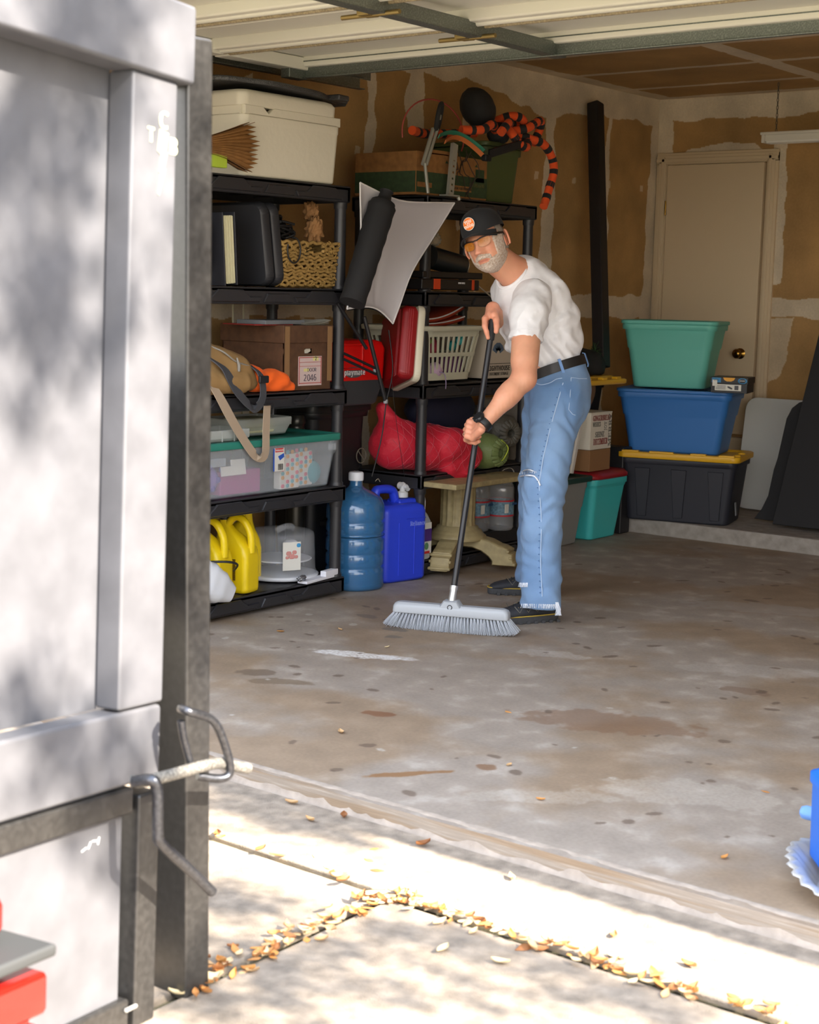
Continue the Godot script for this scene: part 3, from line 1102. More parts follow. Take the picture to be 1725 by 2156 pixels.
func tree():
	# live oak beyond the right end of the garage; its clumps dapple the drive and the trailer
	var t := thing("oak_tree", "live oak standing right of the drive outside the view", "tree", Vector3(5.6, -0.06, -0.2))
	var bark := M("bark", "5a4c3f", 0.95, {"tex": noise_tex("barkt", 0.06, 0.5, 1.0), "ts": 2.0})
	var spots := [[-2.85, -0.04, -2.98, 0.16], [-2.71, -0.04, -2.97, 0.14], [-2.55, -0.04, -2.97, 0.13], [-2.42, -0.04, -2.96, 0.08], [-2.39, -0.04, -2.43, 0.13], [-2.29, -0.04, -2.48, 0.1], [-2.25, -0.04, -2.25, 0.1], [-2.0, -0.04, -2.27, 0.13], [-2.12, -0.04, -2.22, 0.12], [-1.97, -0.04, -2.44, 0.12], [-1.93, -0.04, -2.55, 0.1], [-1.83, -0.04, -2.62, 0.1], [-1.72, -0.04, -2.62, 0.1], [-1.56, -0.04, -2.62, 0.1], [-1.44, -0.04, -2.62, 0.1], [-1.32, -0.04, -2.63, 0.1], [-2.03, -0.04, -2.07, 0.12], [-1.91, -0.04, -2.14, 0.12], [-1.74, -0.04, -2.35, 0.09], [-1.7, -0.04, -2.46, 0.06], [-1.57, -0.04, -2.46, 0.07],
		[-2.16, 1.79, -1.7, 0.1], [-2.18, 1.78, -1.81, 0.1], [-2.2, 1.81, -1.98, 0.07], [-2.16, 1.62, -1.71, 0.11], [-2.17, 1.64, -1.82, 0.1], [-2.16, 1.54, -1.77, 0.1], [-2.15, 1.51, -1.68, 0.08], [-2.15, 1.41, -1.72, 0.09], [-2.14, 1.32, -1.66, 0.1], [-2.15, 1.29, -1.74, 0.08], [-2.14, 1.21, -1.68, 0.09], [-2.16, 1.18, -1.77, 0.07], [-2.14, 1.11, -1.66, 0.07], [-2.17, 1.33, -1.85, 0.045], [-2.17, 1.21, -1.86, 0.045], [-2.19, 1.35, -2.03, 0.035], [-2.19, 1.18, -1.99, 0.04], [-2.18, 1.0, -2.0, 0.035],
		[-2.13, 0.62, -1.64, 0.06], [-2.13, 0.51, -1.67, 0.09], [-2.14, 0.47, -1.78, 0.08], [-2.15, 0.42, -1.87, 0.05], [-2.12, 0.45, -1.62, 0.08], [-2.14, 0.31, -1.81, 0.09], [-2.15, 0.24, -1.89, 0.06], [-2.14, 0.21, -1.83, 0.05], [-2.13, 0.34, -1.72, 0.06], [-2.11, 1.62, -2.06, 0.07], [-2.11, 1.49, -2.06, 0.06], [-2.11, 1.36, -2.06, 0.08], [-2.11, 1.2, -2.06, 0.08], [-2.11, 1.04, -2.06, 0.08], [-2.11, 0.89, -2.05, 0.07], [-2.11, 0.74, -2.05, 0.06], [-2.11, 0.63, -2.04, 0.05], [-2.11, 0.31, -2.01, 0.06], [-2.11, 0.21, -2.01, 0.06]]
	var r := RandomNumberGenerator.new()
	r.seed = 12
	var leaf := MB.new()
	leaf.poly([Vector3(0, 0, 0), Vector3(0.011, 0.02, 0.003), Vector3(0.009, 0.045, 0.004), Vector3(0, 0.062, 0)])
	leaf.poly([Vector3(0, 0, 0), Vector3(0, 0.062, 0), Vector3(-0.009, 0.045, 0.004), Vector3(-0.011, 0.02, 0.003)])
	var where := []
	var middles := []
	for s in spots:
		var c := Vector3(s[0], s[1], s[2]) + SUN * r.randf_range(5.6, 7.4)
		middles.append([c, s[3] * 0.92])
	for k in 16:
		middles.append([Vector3(r.randf_range(4.2, 7.5), r.randf_range(4.2, 7.2), r.randf_range(0.2, 3.2)), r.randf_range(0.3, 0.5)])
	for q in middles:
		var rad: float = q[1]
		var n := int(clampf(rad * rad * 7000.0, 10, 420))
		for k in n:
			var d := Vector3(r.randfn(), r.randfn(), r.randfn()) * rad * 0.55
			var b := Basis.from_euler(Vector3(r.randf_range(-1.2, 1.2), r.randf_range(0, TAU), r.randf_range(-1.2, 1.2)))
			where.append(Transform3D(b.scaled(Vector3.ONE * r.randf_range(0.8, 1.25)), q[0] + d - t.position))
	var mm := MultiMesh.new()
	mm.transform_format = MultiMesh.TRANSFORM_3D
	mm.mesh = leaf.mesh()
	mm.instance_count = where.size()
	for i in where.size():
		mm.set_instance_transform(i, where[i])
	var mi := MultiMeshInstance3D.new()
	mi.name = "foliage"
	mi.multimesh = mm
	mi.material_override = M("oak_leaf", "4c6631", 0.6, {"back": "4c6631"})
	mi.set_meta("kind", "stuff")
	t.add_child(mi)
	var m := MB.new()
	m.tube(curve([Vector3(0, 0, 0), Vector3(-0.1, 1.5, 0.05), Vector3(-0.25, 3.0, 0.1), Vector3(-0.2, 4.6, 0.4), Vector3(0.1, 6.2, 0.8)]), [0.3, 0.28, 0.26, 0.25, 0.24, 0.23, 0.22, 0.22, 0.21, 0.21, 0.2, 0.2, 0.2, 0.19, 0.18, 0.17, 0.16, 0.15, 0.14, 0.12, 0.11, 0.1, 0.09, 0.07, 0.05], 12)
	part("trunk", m, bark, t)
	for b in [Vector3(-3.2, 5.6, -1.8), Vector3(-2.2, 6.6, -1.5), Vector3(-1.6, 6.2, 1.8), Vector3(1.3, 6.4, 2.2), Vector3(-2.6, 5.0, 1.0)]:
		m = MB.new()
		m.tube(curve([Vector3(-0.25, 3.2, 0.1), (Vector3(-0.25, 3.2, 0.1) + b) / 2 + Vector3(0, 0.5, 0), b], 6), [0.12, 0.115, 0.11, 0.10, 0.09, 0.08, 0.075, 0.07, 0.06, 0.05, 0.04, 0.03, 0.02], 8)
		part("branch", m, bark, t)


func litter():
	# oak leaves in the joints of the drive and scattered about
	var r := RandomNumberGenerator.new()
	r.seed = 21
	var kinds := []
	for k in 4:
		var m := MB.new()
		var bend: float = [0.006, 0.011, -0.004, 0.014][k]
		m.sheet(6, 4, func(u: float, v: float) -> Vector3:
			var w := sin(pow(u, 0.8) * PI) * 0.011
			return Vector3((u - 0.5) * 0.046, 0.004 + bend * (pow(v - 0.5, 2) * 2.4 + pow(u - 0.5, 2) * 1.6), -(v - 0.5) * 2.0 * w), 0.0006)
		kinds.append(m.mesh())
	var tones := ["c8a374", "d9bf95", "b07b45", "8d5b32", "d6c49b", "c98f4c"]
	var lm := []
	for k in tones.size():
		lm.append(M("leaf_%d" % k, tones[k], 0.7, {"back": "3a2a18"}))
	# [from, to, how many, spread] along the joints
	var runs := [[Vector3(-2.135, 0, -2.71), Vector3(-2.141, 0, -2.05), 95, 0.024], [Vector3(-2.12, 0, -2.715), Vector3(-1.15, 0, -2.715), 120, 0.018], [Vector3(-2.9, 0, -2.72), Vector3(-2.25, 0, -2.72), 14, 0.012]]
	for q in runs:
		for k in q[2]:
			var f := r.randf()
			if q[2] == 120:
				f = pow(f, 1.35)
			var at: Vector3 = q[0].lerp(q[1], f) + Vector3(r.randfn() * q[3], 0, r.randfn() * q[3])
			drop_leaf(kinds, lm, Vector3(at.x, -0.046 + r.randf_range(0.0, 0.012), at.z), r, "fallen oak leaf in the " + ["joint that runs out towards the trailer", "joint along the garage right of the crossing", "joint along the garage near the black post"][runs.find(q)], "fallen leaves in the joints", r.randf_range(-25, 25))
	for q in [[-2.62, -2.98], [-2.57, -3.06], [-2.36, -2.93], [-2.44, -2.80], [-2.32, -2.86], [-2.26, -2.82], [-2.28, -3.03], [-1.98, -2.99], [-1.36, -2.98], [-1.42, -2.83], [-2.33, -2.30], [-2.21, -2.27], [-2.09, -2.42], [-1.86, -2.55], [-1.62, -2.86], [-2.10, -2.08], [-1.73, -2.58], [-2.75, -3.05], [-1.95, -2.66], [-1.2, -2.92]]:
		drop_leaf(kinds, lm, Vector3(q[0], -0.0445, q[1]), r, "dry leaf lying loose on the sunny concrete drive", "loose leaves on the drive", 0)
	for q in [[-2.18, -3.42], [-3.95, -4.66], [-4.1, -4.47], [-3.62, -4.55], [-2.42, -3.62], [-1.47, -3.50], [-1.4, -4.4], [-1.75, -3.9], [-2.75, -4.1], [-1.6, -3.35], [-3.0, -3.55]]:
		drop_leaf(kinds, lm, Vector3(q[0], 0.0005, q[1]), r, "small dry leaf blown onto the garage floor", "leaves blown into the garage", 0)


func drop_leaf(kinds: Array, lm: Array, at: Vector3, r: RandomNumberGenerator, label: String, group: String, tip: float):
	var o := MeshInstance3D.new()
	o.name = numbered("fallen_leaf")
	o.mesh = kinds[r.randi() % kinds.size()]
	o.material_override = lm[r.randi() % lm.size()]
	o.transform = Transform3D(E(tip * r.randf(), r.randf_range(0, 360), tip * r.randf()).scaled(Vector3.ONE * r.randf_range(0.5, 0.95)), at)
	var tone: int = lm.find(o.material_override)
	o.set_meta("label", ["tan", "pale tan", "brown", "dark brown", "cream", "golden"][tone] + " " + label)
	o.set_meta("category", "leaf")
	o.set_meta("group", group)
	add_child(o, true)


func smooth(a: float, b: float, x: float) -> float:
	var t := clampf((x - a) / (b - a), 0.0, 1.0)
	return t * t * (3.0 - 2.0 * t)


func gauss(d: float, s: float) -> float:
	return exp(-d * d / (2.0 * s * s))


func head_point(d: Vector3) -> Vector3:
	# the head's surface in its own axes: x to the picture's right, y up, z out of the face
	var q := Vector3(d.x * 0.076, d.y * 0.118, d.z * 0.097)
	var front := smooth(0.1, 0.75, d.z)
	if q.y < 0.0:
		var k := -q.y / 0.118
		q.x *= 1.0 - 0.16 * k * k
		q.z *= 1.0 - 0.05 * k
		if d.z > 0.0:
			q.z += 0.026 * smooth(0.15, 0.9, k) * smooth(0.0, 0.35, d.z) * (1.0 - smooth(0.97, 1.0, k))
		q.x *= 1.0 + 0.10 * gauss(k - 0.6, 0.22) * (1.0 - front * 0.6)
	else:
		q.x *= 1.0 + 0.04 * gauss(q.y - 0.05, 0.04)
	var x := q.x
	var y := q.y
	var ridge := smooth(0.026, -0.026, y) * (1.0 - smooth(-0.030, -0.046, y))
	q.z += front * (ridge * 0.024 * gauss(x, 0.0085 + 0.005 * smooth(0.0, -0.03, y)) + 0.009 * gauss(y + 0.030, 0.008) * (gauss(x - 0.014, 0.007) + gauss(x + 0.014, 0.007)))
	q.z += front * (-0.011 * (gauss(x - 0.032, 0.015) + gauss(x + 0.032, 0.015)) * gauss(y - 0.010, 0.011) + 0.006 * gauss(y - 0.030, 0.009) * gauss(x, 0.045))
	q.z += front * 0.005 * (gauss(x - 0.045, 0.016) + gauss(x + 0.045, 0.016)) * gauss(y + 0.018, 0.016)
	q.z += front * (0.0065 * gauss(y + 0.057, 0.007) + 0.0065 * gauss(y + 0.074, 0.006) - 0.006 * gauss(y + 0.0655, 0.0022)) * gauss(x, 0.020)
	q.z += front * (-0.003 * gauss(y + 0.084, 0.006) * gauss(x, 0.018) + 0.006 * gauss(y + 0.102, 0.012) * gauss(x, 0.018))
	q.z += front * -0.004 * (gauss(x - 0.026 - 0.2 * (-0.04 - y), 0.005) + gauss(x + 0.026 + 0.2 * (-0.04 - y), 0.005)) * smooth(-0.03, -0.045, y) * (1.0 - smooth(-0.06, -0.075, y))
	return q


func beard_mask(q: Vector3) -> float:
	# 1 where the beard grows
	if q.z < -0.03:
		return 0.0
	var ax := absf(q.x)
	var side := smooth(0.05, 0.062, ax) * smooth(0.035, 0.01, q.y) * smooth(-0.005, 0.02, q.z) * (1.0 - smooth(0.055, 0.075, q.z))
	var low := smooth(-0.058, -0.076, q.y - 0.40 * maxf(0.0, ax - 0.030)) * smooth(-0.02, 0.01, q.z)
	var stache := gauss(q.y + 0.047 + 0.25 * ax, 0.0065) * smooth(0.04, 0.030, ax) * smooth(0.05, 0.07, q.z) * 1.4
	var lips := gauss(q.y + 0.0665, 0.0050) * smooth(0.028, 0.018, ax)
	var lower := smooth(0.0, 0.012, ax) * gauss(q.y + 0.082, 0.006) * 0.0
	return clampf(maxf(maxf(side * 0.8, low), stache) - lips * 1.6 - lower, 0, 1)


func hand_into(mb: MB, lo: Vector3, hi: Vector3, chains: Array, tint: Callable):
	# each chain: [radius at the start, at the end, points...]
	var f := Field.new(lo, hi, 0.0032)
	for c in chains:
		var n: int = c.size() - 2
		for i in n - 1:
			var ra := lerpf(c[0], c[1], float(i) / (n - 1))
			var rb := lerpf(c[0], c[1], float(i + 1) / (n - 1))
			f.cap(c[i + 2], c[i + 3], ra, rb, 0.005)
	f.mesh_into(mb, tint)


func man():
	var base := Vector3(-3.6, 0.0, -5.50)
	var man := wthing("person", "man in black cap, amber glasses, white T-shirt and blue jeans bending over a push broom", "person", base)
	var camr := Vector3(0.788, 0.022, -0.615)
	var camu := Vector3(-0.103, 0.990, -0.097)
	var camb := Vector3(0.606, 0.140, 0.783)
	var skin := M("skin", "ffffff", 0.48, {"vc": 1, "sss": 0.12, "spec": 0.45})
	var sk := Color(0.66, 0.325, 0.205)
	var ns := FastNoiseLite.new()
	ns.frequency = 14.0
	ns.fractal_octaves = 3
	var tint := func(q: Vector3) -> Color:
		var g := 1.0 + 0.10 * ns.get_noise_3dv(q)
		var rd := 1.0 + 0.10 * ns.get_noise_3dv(q * 0.4 + Vector3(5, 1, 2))
		return Color(sk.r * g, sk.g * g / rd, sk.b * g / rd)
	# joints
	var neck := PX(1092, 578, 6.46)
	var shN := PX(1133, 640, 6.31)
	var elN := PX(1104, 797, 6.17)
	var wrN := PX(1020, 890, 6.12)
	var shF := PX(1068, 612, 6.68)
	var elF := PX(1090, 700, 6.60)
	var wrF := PX(1038, 655, 6.42)
	var pel := PX(1172, 812, 6.52)
	var hipN := PX(1172, 850, 6.42)
	var knN := PX(1142, 1040, 6.38)
	var anN := PX(1142, 1262, 6.43)
	var hipF := PX(1158, 850, 6.64)
	var knF := PX(1138, 1020, 6.80)
	var anF := PX(1120, 1222, 6.98)
	var H := PX(1026, 513, 6.34)
	# head axes: turned left, tilted, chin a little down
	var hz := (camb * cos(0.52) - camr * sin(0.52)).normalized()
	hz = (hz * cos(0.10) - camu * sin(0.10)).normalized()
	var hx := camu.cross(hz).normalized()
	var hb := Basis(hx, hz.cross(hx).normalized(), hz)
	hb = Basis(camb.normalized(), deg_to_rad(17)) * hb
	# body: one surface
	var mb := MB.new()
	mb.colored = true
	var f := Field.new(Vector3(-3.95, 0.05, -5.85), Vector3(-3.28, 1.60, -4.92), 0.0095)
	f.cap(neck, H - hb.y * 0.055 - hb.z * 0.025, 0.062, 0.058, 0.03)
	f.cap(PX(1085, 583, 6.44), PX(1052, 556, 6.38), 0.055, 0.052, 0.03)
	f.cap(PX(1150, 700, 6.5), PX(1112, 620, 6.48), 0.11, 0.08, 0.05)
	f.cap(PX(1112, 620, 6.48), neck, 0.07, 0.06, 0.04)
	f.cap(pel, PX(1150, 700, 6.5), 0.11, 0.11, 0.05)
	f.cap(PX(1133, 655, 6.34), PX(1110, 620, 6.48), 0.045, 0.045, 0.04)
	f.cap(shF, PX(1095, 620, 6.52), 0.045, 0.045, 0.04)
	f.cap(PX(1112, 655, 6.30), elN, 0.054, 0.046, 0.03)
	f.cap(PX(1107, 722, 6.24), PX(1104, 760, 6.2), 0.052, 0.050, 0.03)
	f.cap(elN, PX(1066, 836, 6.14), 0.044, 0.044, 0.03)
	f.cap(PX(1076, 826, 6.15), wrN, 0.044, 0.028, 0.02)
	f.cap(shF, elF, 0.052, 0.043, 0.03)
	f.cap(elF, wrF, 0.043, 0.028, 0.02)
	f.cap(pel, hipN, 0.10, 0.09, 0.04)
	f.cap(pel, hipF, 0.10, 0.09, 0.04)
	f.cap(hipN, knN, 0.082, 0.058, 0.03)
	f.cap(knN, anN, 0.056, 0.042, 0.03)
	f.cap(hipF, knF, 0.082, 0.056, 0.03)
	f.cap(knF, anF, 0.056, 0.042, 0.03)
	f.mesh_into(mb, tint)
	# head
	var nu := 150
	var nv := 120
	var rings := []
	var at0 := mb.v.size()
	var bt := MB.new()
	bt.colored = true
	var bidx := PackedInt32Array()
	var hr := MB.new()
	var hidx := PackedInt32Array()
	for j in nv + 1:
		var b := PI * (float(j) / nv - 0.5)
		for i in nu:
			var a := TAU * float(i) / nu
			var d := Vector3(sin(a) * cos(b), sin(b), cos(a) * cos(b))
			var q := head_point(d)
			var g := 1.0 + 0.08 * ns.get_noise_3dv(q * 6.0)
			var c := Color(sk.r * 1.03, sk.g * 1.0, sk.b * 0.98) * g
			var blush := gauss(q.x, 0.012) * gauss(q.y + 0.03, 0.014) * 0.7 + (gauss(q.x - 0.043, 0.016) + gauss(q.x + 0.043, 0.016)) * gauss(q.y + 0.022, 0.016) * 0.6
			blush *= smooth(0.03, 0.07, q.z)
			c = c.lerp(Color(0.60, 0.22, 0.16), clampf(blush, 0, 1) * 0.5)
			var lip := gauss(q.y + 0.0655, 0.0045) * smooth(0.027, 0.018, absf(q.x)) * smooth(0.06, 0.08, q.z)
			c = c.lerp(Color(0.42, 0.13, 0.10), lip * 0.75)
			mb.tint = c
			mb.p(H + hb * q)
			var mk := beard_mask(q)
			var n2 := ns.get_noise_3dv(q * 9.0 + Vector3(3, 0, 0))
			var off := d * Vector3(1.0, 0.5, 1.0)
			bt.tint = Color(0.56, 0.48, 0.41).lerp(Color(0.34, 0.22, 0.15), clampf(0.35 + n2 * 1.2 - 0.2 * smooth(-0.07, -0.10, q.y), 0.0, 0.8))
			bt.p(H + hb * (q + off.normalized() * (0.0058 * smooth(0.15, 0.6, mk) + 0.0022 * n2 - 0.0020)))
			hr.p(H + hb * (q + off.normalized() * (0.003 + 0.002 * n2)))
			if j > 0:
				var i1 := (i + 1) % nu
				var w := at0 + (j - 1) * nu
				mb.quad(w + i, w + i1, w + nu + i1, w + nu + i)
				var bw := (j - 1) * nu
				if mk > 0.18:
					bt.quad(bw + i, bw + i1, bw + nu + i1, bw + nu + i)
				var hairy := q.y > -0.045 and q.z < 0.035 - 0.25 * (0.05 - q.y) and q.y < 0.10
				if hairy:
					hr.quad(bw + i, bw + i1, bw + nu + i1, bw + nu + i)
	# ears
	for s in [1, -1]:
		var eb := hb * Basis(Vector3.UP, s * 0.35)
		var ec: Vector3 = H + hb * Vector3(s * 0.075, -0.008, -0.008)
		mb.tint = Color(sk.r * 1.0, sk.g * 0.82, sk.b * 0.8)
		for e in [[0.036, 0.0, 0.0, 0.020], [0.033, 0.003, 0.0, 0.013]]:
			var pts := []
			for k in 15:
				var a := lerpf(-0.9, 4.0, k / 14.0)
				pts.append(ec + eb * Vector3(s * (0.006 + 0.014 * (1.0 - cos(a)) * 0.5), sin(a) * e[0] * (1.0 if sin(a) > 0 else 0.85), -cos(a) * -e[3] * -1.0))
			mb.tube(pts, 0.0045 if e[1] == 0.0 else 0.003, 8)
		mb.xf = X(ec + eb * Vector3(s * 0.001, -0.002, -0.002), eb)
		mb.ball(Vector3(), Vector3(0.006, 0.029, 0.015), 8)
		mb.xf = Transform3D()
	# hands
	var hd := (PX(941, 1272, 6.02) - PX(1039, 672, 6.36)).normalized()
	var bTop := PX(1039, 672, 6.36)
	var grip := bTop + hd * 0.50
	var up := -hd
	var vw := (camb - up * camb.dot(up)).normalized()
	var lf := up.cross(vw).normalized() * -1.0
	if lf.dot(camr) > 0:
		lf = -lf
	var chains := []
	for i in 4:
		var s := (1.4 - i) * 0.0205
		var big: float = [1.0, 1.06, 1.0, 0.85][i]
		chains.append([0.0105, 0.0085, grip + up * (s + 0.004) + lf * 0.030 + vw * 0.026, grip + up * s + lf * 0.036 * big - vw * 0.006, grip + up * s + lf * 0.014 - vw * 0.030 * big, grip + up * s - lf * 0.012 * big - vw * 0.026, grip + up * (s + 0.002) - lf * 0.022 - vw * 0.006])
		chains.append([0.017, 0.0125, wrN + (grip - wrN) * 0.25 + up * s * 0.7 + vw * 0.012, grip + up * s + lf * 0.006 + vw * 0.031, grip + up * (s + 0.004) + lf * 0.029 + vw * 0.026])
	chains.append([0.027, 0.022, wrN, wrN + (grip - wrN) * 0.45 + vw * 0.014])
	chains.append([0.014, 0.0095, wrN + (grip - wrN) * 0.4 + up * 0.014, grip + up * 0.052 - lf * 0.004 + vw * 0.018, grip + up * 0.050 + lf * 0.020 + vw * 0.004, grip + up * 0.046 + lf * 0.026 - vw * 0.014])
	hand_into(mb, grip - Vector3.ONE * 0.085, grip + Vector3(0.13, 0.13, 0.085), chains, func(q): return Color(sk.r * 1.04, sk.g * 0.96, sk.b * 0.98) * (1.0 + 0.08 * ns.get_noise_3dv(q * 3.0)))
	# the other hand rests over the end of the handle, forefinger and thumb down its sides
	chains = []
	var d0 := 6.345
	chains.append([0.030, 0.024, PX(1038, 650, 6.40), PX(1034, 664, 6.37)])
	chains.append([0.016, 0.0125, PX(1034, 660, 6.37), PX(1022, 672, 6.35)])
	chains.append([0.0125, 0.0085, PX(1021, 671, 6.345), PX(1021, 686, 6.335), PX(1025, 699, 6.33), PX(1028, 711, 6.335)])
	chains.append([0.012, 0.0085, PX(1022, 669, 6.365), PX(1021, 688, 6.375), PX(1028, 703, 6.39), PX(1036, 706, 6.395)])
	chains.append([0.012, 0.0085, PX(1025, 667, 6.385), PX(1024, 684, 6.40), PX(1032, 696, 6.41), PX(1040, 697, 6.405)])
	chains.append([0.011, 0.008, PX(1029, 665, 6.405), PX(1029, 680, 6.42), PX(1036, 690, 6.42), PX(1042, 690, 6.41)])
	chains.append([0.0145, 0.0100, PX(1042, 658, 6.36), PX(1045, 674, 6.335), PX(1046, 687, 6.325), PX(1045, 698, 6.325)])
	chains.append([0.020, 0.018, PX(1031, 662, 6.40), PX(1040, 664, 6.35)])
	hand_into(mb, PX(1033, 682, 6.37) - Vector3.ONE * 0.09, PX(1033, 682, 6.37) + Vector3.ONE * 0.09, chains, func(q): return Color(sk.r * 1.04, sk.g * 0.94, sk.b * 0.96) * (1.0 + 0.08 * ns.get_noise_3dv(q * 3.0)))
	part("body", mb, skin, man)
	part("beard", trimmed(bt), M("beard", "ffffff", 0.8, {"vc": 1}), man, "short grey beard and moustache")
	part("hair", trimmed(hr), M("hair", "8d8378", 0.85), man, "short grey hair")
	# eyes behind the glasses
	for s in [1, -1]:
		var em := MB.new()
		em.xf = X(H + hb * Vector3(s * 0.031, 0.010, 0.0735), hb)
		em.ball(Vector3(), Vector3(0.0115, 0.0095, 0.0115), 8)
		var eye := part("eye", em, M("eye_white", "d8cfc4", 0.25), man)
		em = MB.new()
		em.xf = X(H + hb * Vector3(s * 0.031 - 0.001, 0.010, 0.0822), hb)
		em.ball(Vector3(), Vector3(0.0052, 0.0052, 0.0036), 6)
		part("iris", em, M("iris", "3b4a4a", 0.2), eye)
		em = MB.new()
		em.xf = X(H + hb * Vector3(s * 0.031, 0.0128, 0.0735), hb)
		em.ball(Vector3(0, 0.003, 0), Vector3(0.0128, 0.0075, 0.0125), 8)
		part("eyelid", em, M("eyelid", "b97f63", 0.6), eye)
	glasses(man, H, hb)
	cap(man, H, hb)
	clothes(man, pel, neck, shN, elN, shF, elF, hipN, knN, anN, hipF, knF, anF, camb, camr)
	# watch
	var wm := MB.new()
	var wd := (wrN - elN).normalized()
	var wc := wrN + wd * 0.004
	wm.xf = X(wc, along(wc, wc + wd))
	wm.lathe([[0.0335, -0.013], [0.0365, -0.011], [0.0365, 0.011], [0.0335, 0.013]], 28)
	var watch := part("watch", wm, M("watch_black", "17181a", 0.45), man, "black rugged wrist watch")
	wm = MB.new()
	var face_dir := ((camb * 0.55 - camr * 0.75 + camu * 0.35) - wd * (camb * 0.55 - camr * 0.75 + camu * 0.35).dot(wd)).normalized()
	wm.xf = X(wc + face_dir * 0.034, Basis(wd.cross(face_dir), face_dir, wd).orthonormalized())
	wm.lathe([[0.024, -0.004], [0.025, 0.004], [0.022, 0.010], [0.018, 0.0105]], 10)
	for k in 8:
		wm.box(Vector3(cos(k * TAU / 8) * 0.0225, 0.007, sin(k * TAU / 8) * 0.0225), Vector3(0.006, 0.007, 0.006), 0.0015)
	part("watch_case", wm, M("watch_case", "1d1f22", 0.35), watch)
	shoes(man)
	# ring on the near hand
	wm = MB.new()
	wm.xf = X(grip + up * (-0.6 * 0.0205) + lf * 0.035 + vw * 0.008, along(Vector3(), (vw * -1.0 + lf * 0.25)))
	wm.lathe([[0.0112, -0.002], [0.0116, 0.0], [0.0112, 0.002]], 16)
	part("ring", wm, M("ring_metal", "c9c3b5", 0.25, {"metal": 1.0}), man)
	broom(bTop, hd)


func trimmed(mb: MB) -> MB:
	# drops the points no face uses
	var to := PackedInt32Array()
	to.resize(mb.v.size())
	to.fill(-1)
	var out := MB.new()
	out.colored = mb.colored
	for i in mb.ix:
		if to[i] < 0:
			if mb.colored:
				out.tint = mb.col[i]
			to[i] = out.p(mb.v[i])
		out.ix.append(to[i])
	return out


func glasses(man: Node3D, H: Vector3, hb: Basis):
	var dark := M("glasses_frame", "241f1d", 0.35)
	var g := MB.new()
	g.xf = X(H, hb)
	var surf := func(x: float, y: float) -> Vector3: return Vector3(x, y, 0.106 - 4.6 * x * x + 0.02 * y)
	for s in [1, -1]:
		var top := []
		for k in 9:
			var u := k / 8.0
			var x := lerpf(0.009, 0.060, u)
			top.append(surf.call(s * x, 0.021 + 0.003 * sin(u * PI) + 0.004 * u))
		g.tube(top, 0.0026, 8)
		g.tube([surf.call(s * 0.060, 0.025), Vector3(s * 0.070, 0.024, 0.083), Vector3(s * 0.079, 0.022, 0.05), Vector3(s * 0.082, 0.020, 0.0), Vector3(s * 0.080, 0.012, -0.012)], 0.0026, 8, true, 1.8)
	var br := []
	for k in 5:
		br.append(surf.call(lerpf(-0.010, 0.010, k / 4.0), 0.020 + 0.002 * sin(k / 4.0 * PI)))
	g.tube(br, 0.0022, 8)
	var fr := part("glasses", g, dark, man, "dark half-rim glasses with amber lenses")
	for s in [1, -1]:
		var m := MB.new()
		m.xf = X(H, hb)
		var n := 28
		var pts := []
		for k in n:
			var a := TAU * k / n
			var ex := pow(absf(cos(a)), 0.7) * signf(cos(a)) * 0.0255
			var ey := pow(absf(sin(a)), 0.75) * signf(sin(a)) * (0.0185 if sin(a) < 0 else 0.0155)
			pts.append(surf.call(s * (0.0345 + ex), 0.0075 + ey + 0.06 * ex))
		var ringA := PackedVector3Array()
		var ringB := PackedVector3Array()
		for q in pts:
			ringA.append(q)
			ringB.append(q - Vector3(0, 0, 0.0015))
		if s < 0:
			ringA.reverse()
			ringB.reverse()
		m.loft([ringB, ringA], true, true)
		part("lens", m, M("amber_lens", "c67a14", 0.28, {"alpha": 0.5, "spec": 0.7}), fr, "amber tinted lens")
		m = MB.new()
		m.xf = X(H, hb)
		var low := []
		for k in range(n / 2, n + 1):
			low.append(pts[k % n])
		m.tube(low, 0.0005, 5)
		part("lens_rim", m, M("rim_wire", "6b5c48", 0.4), fr)


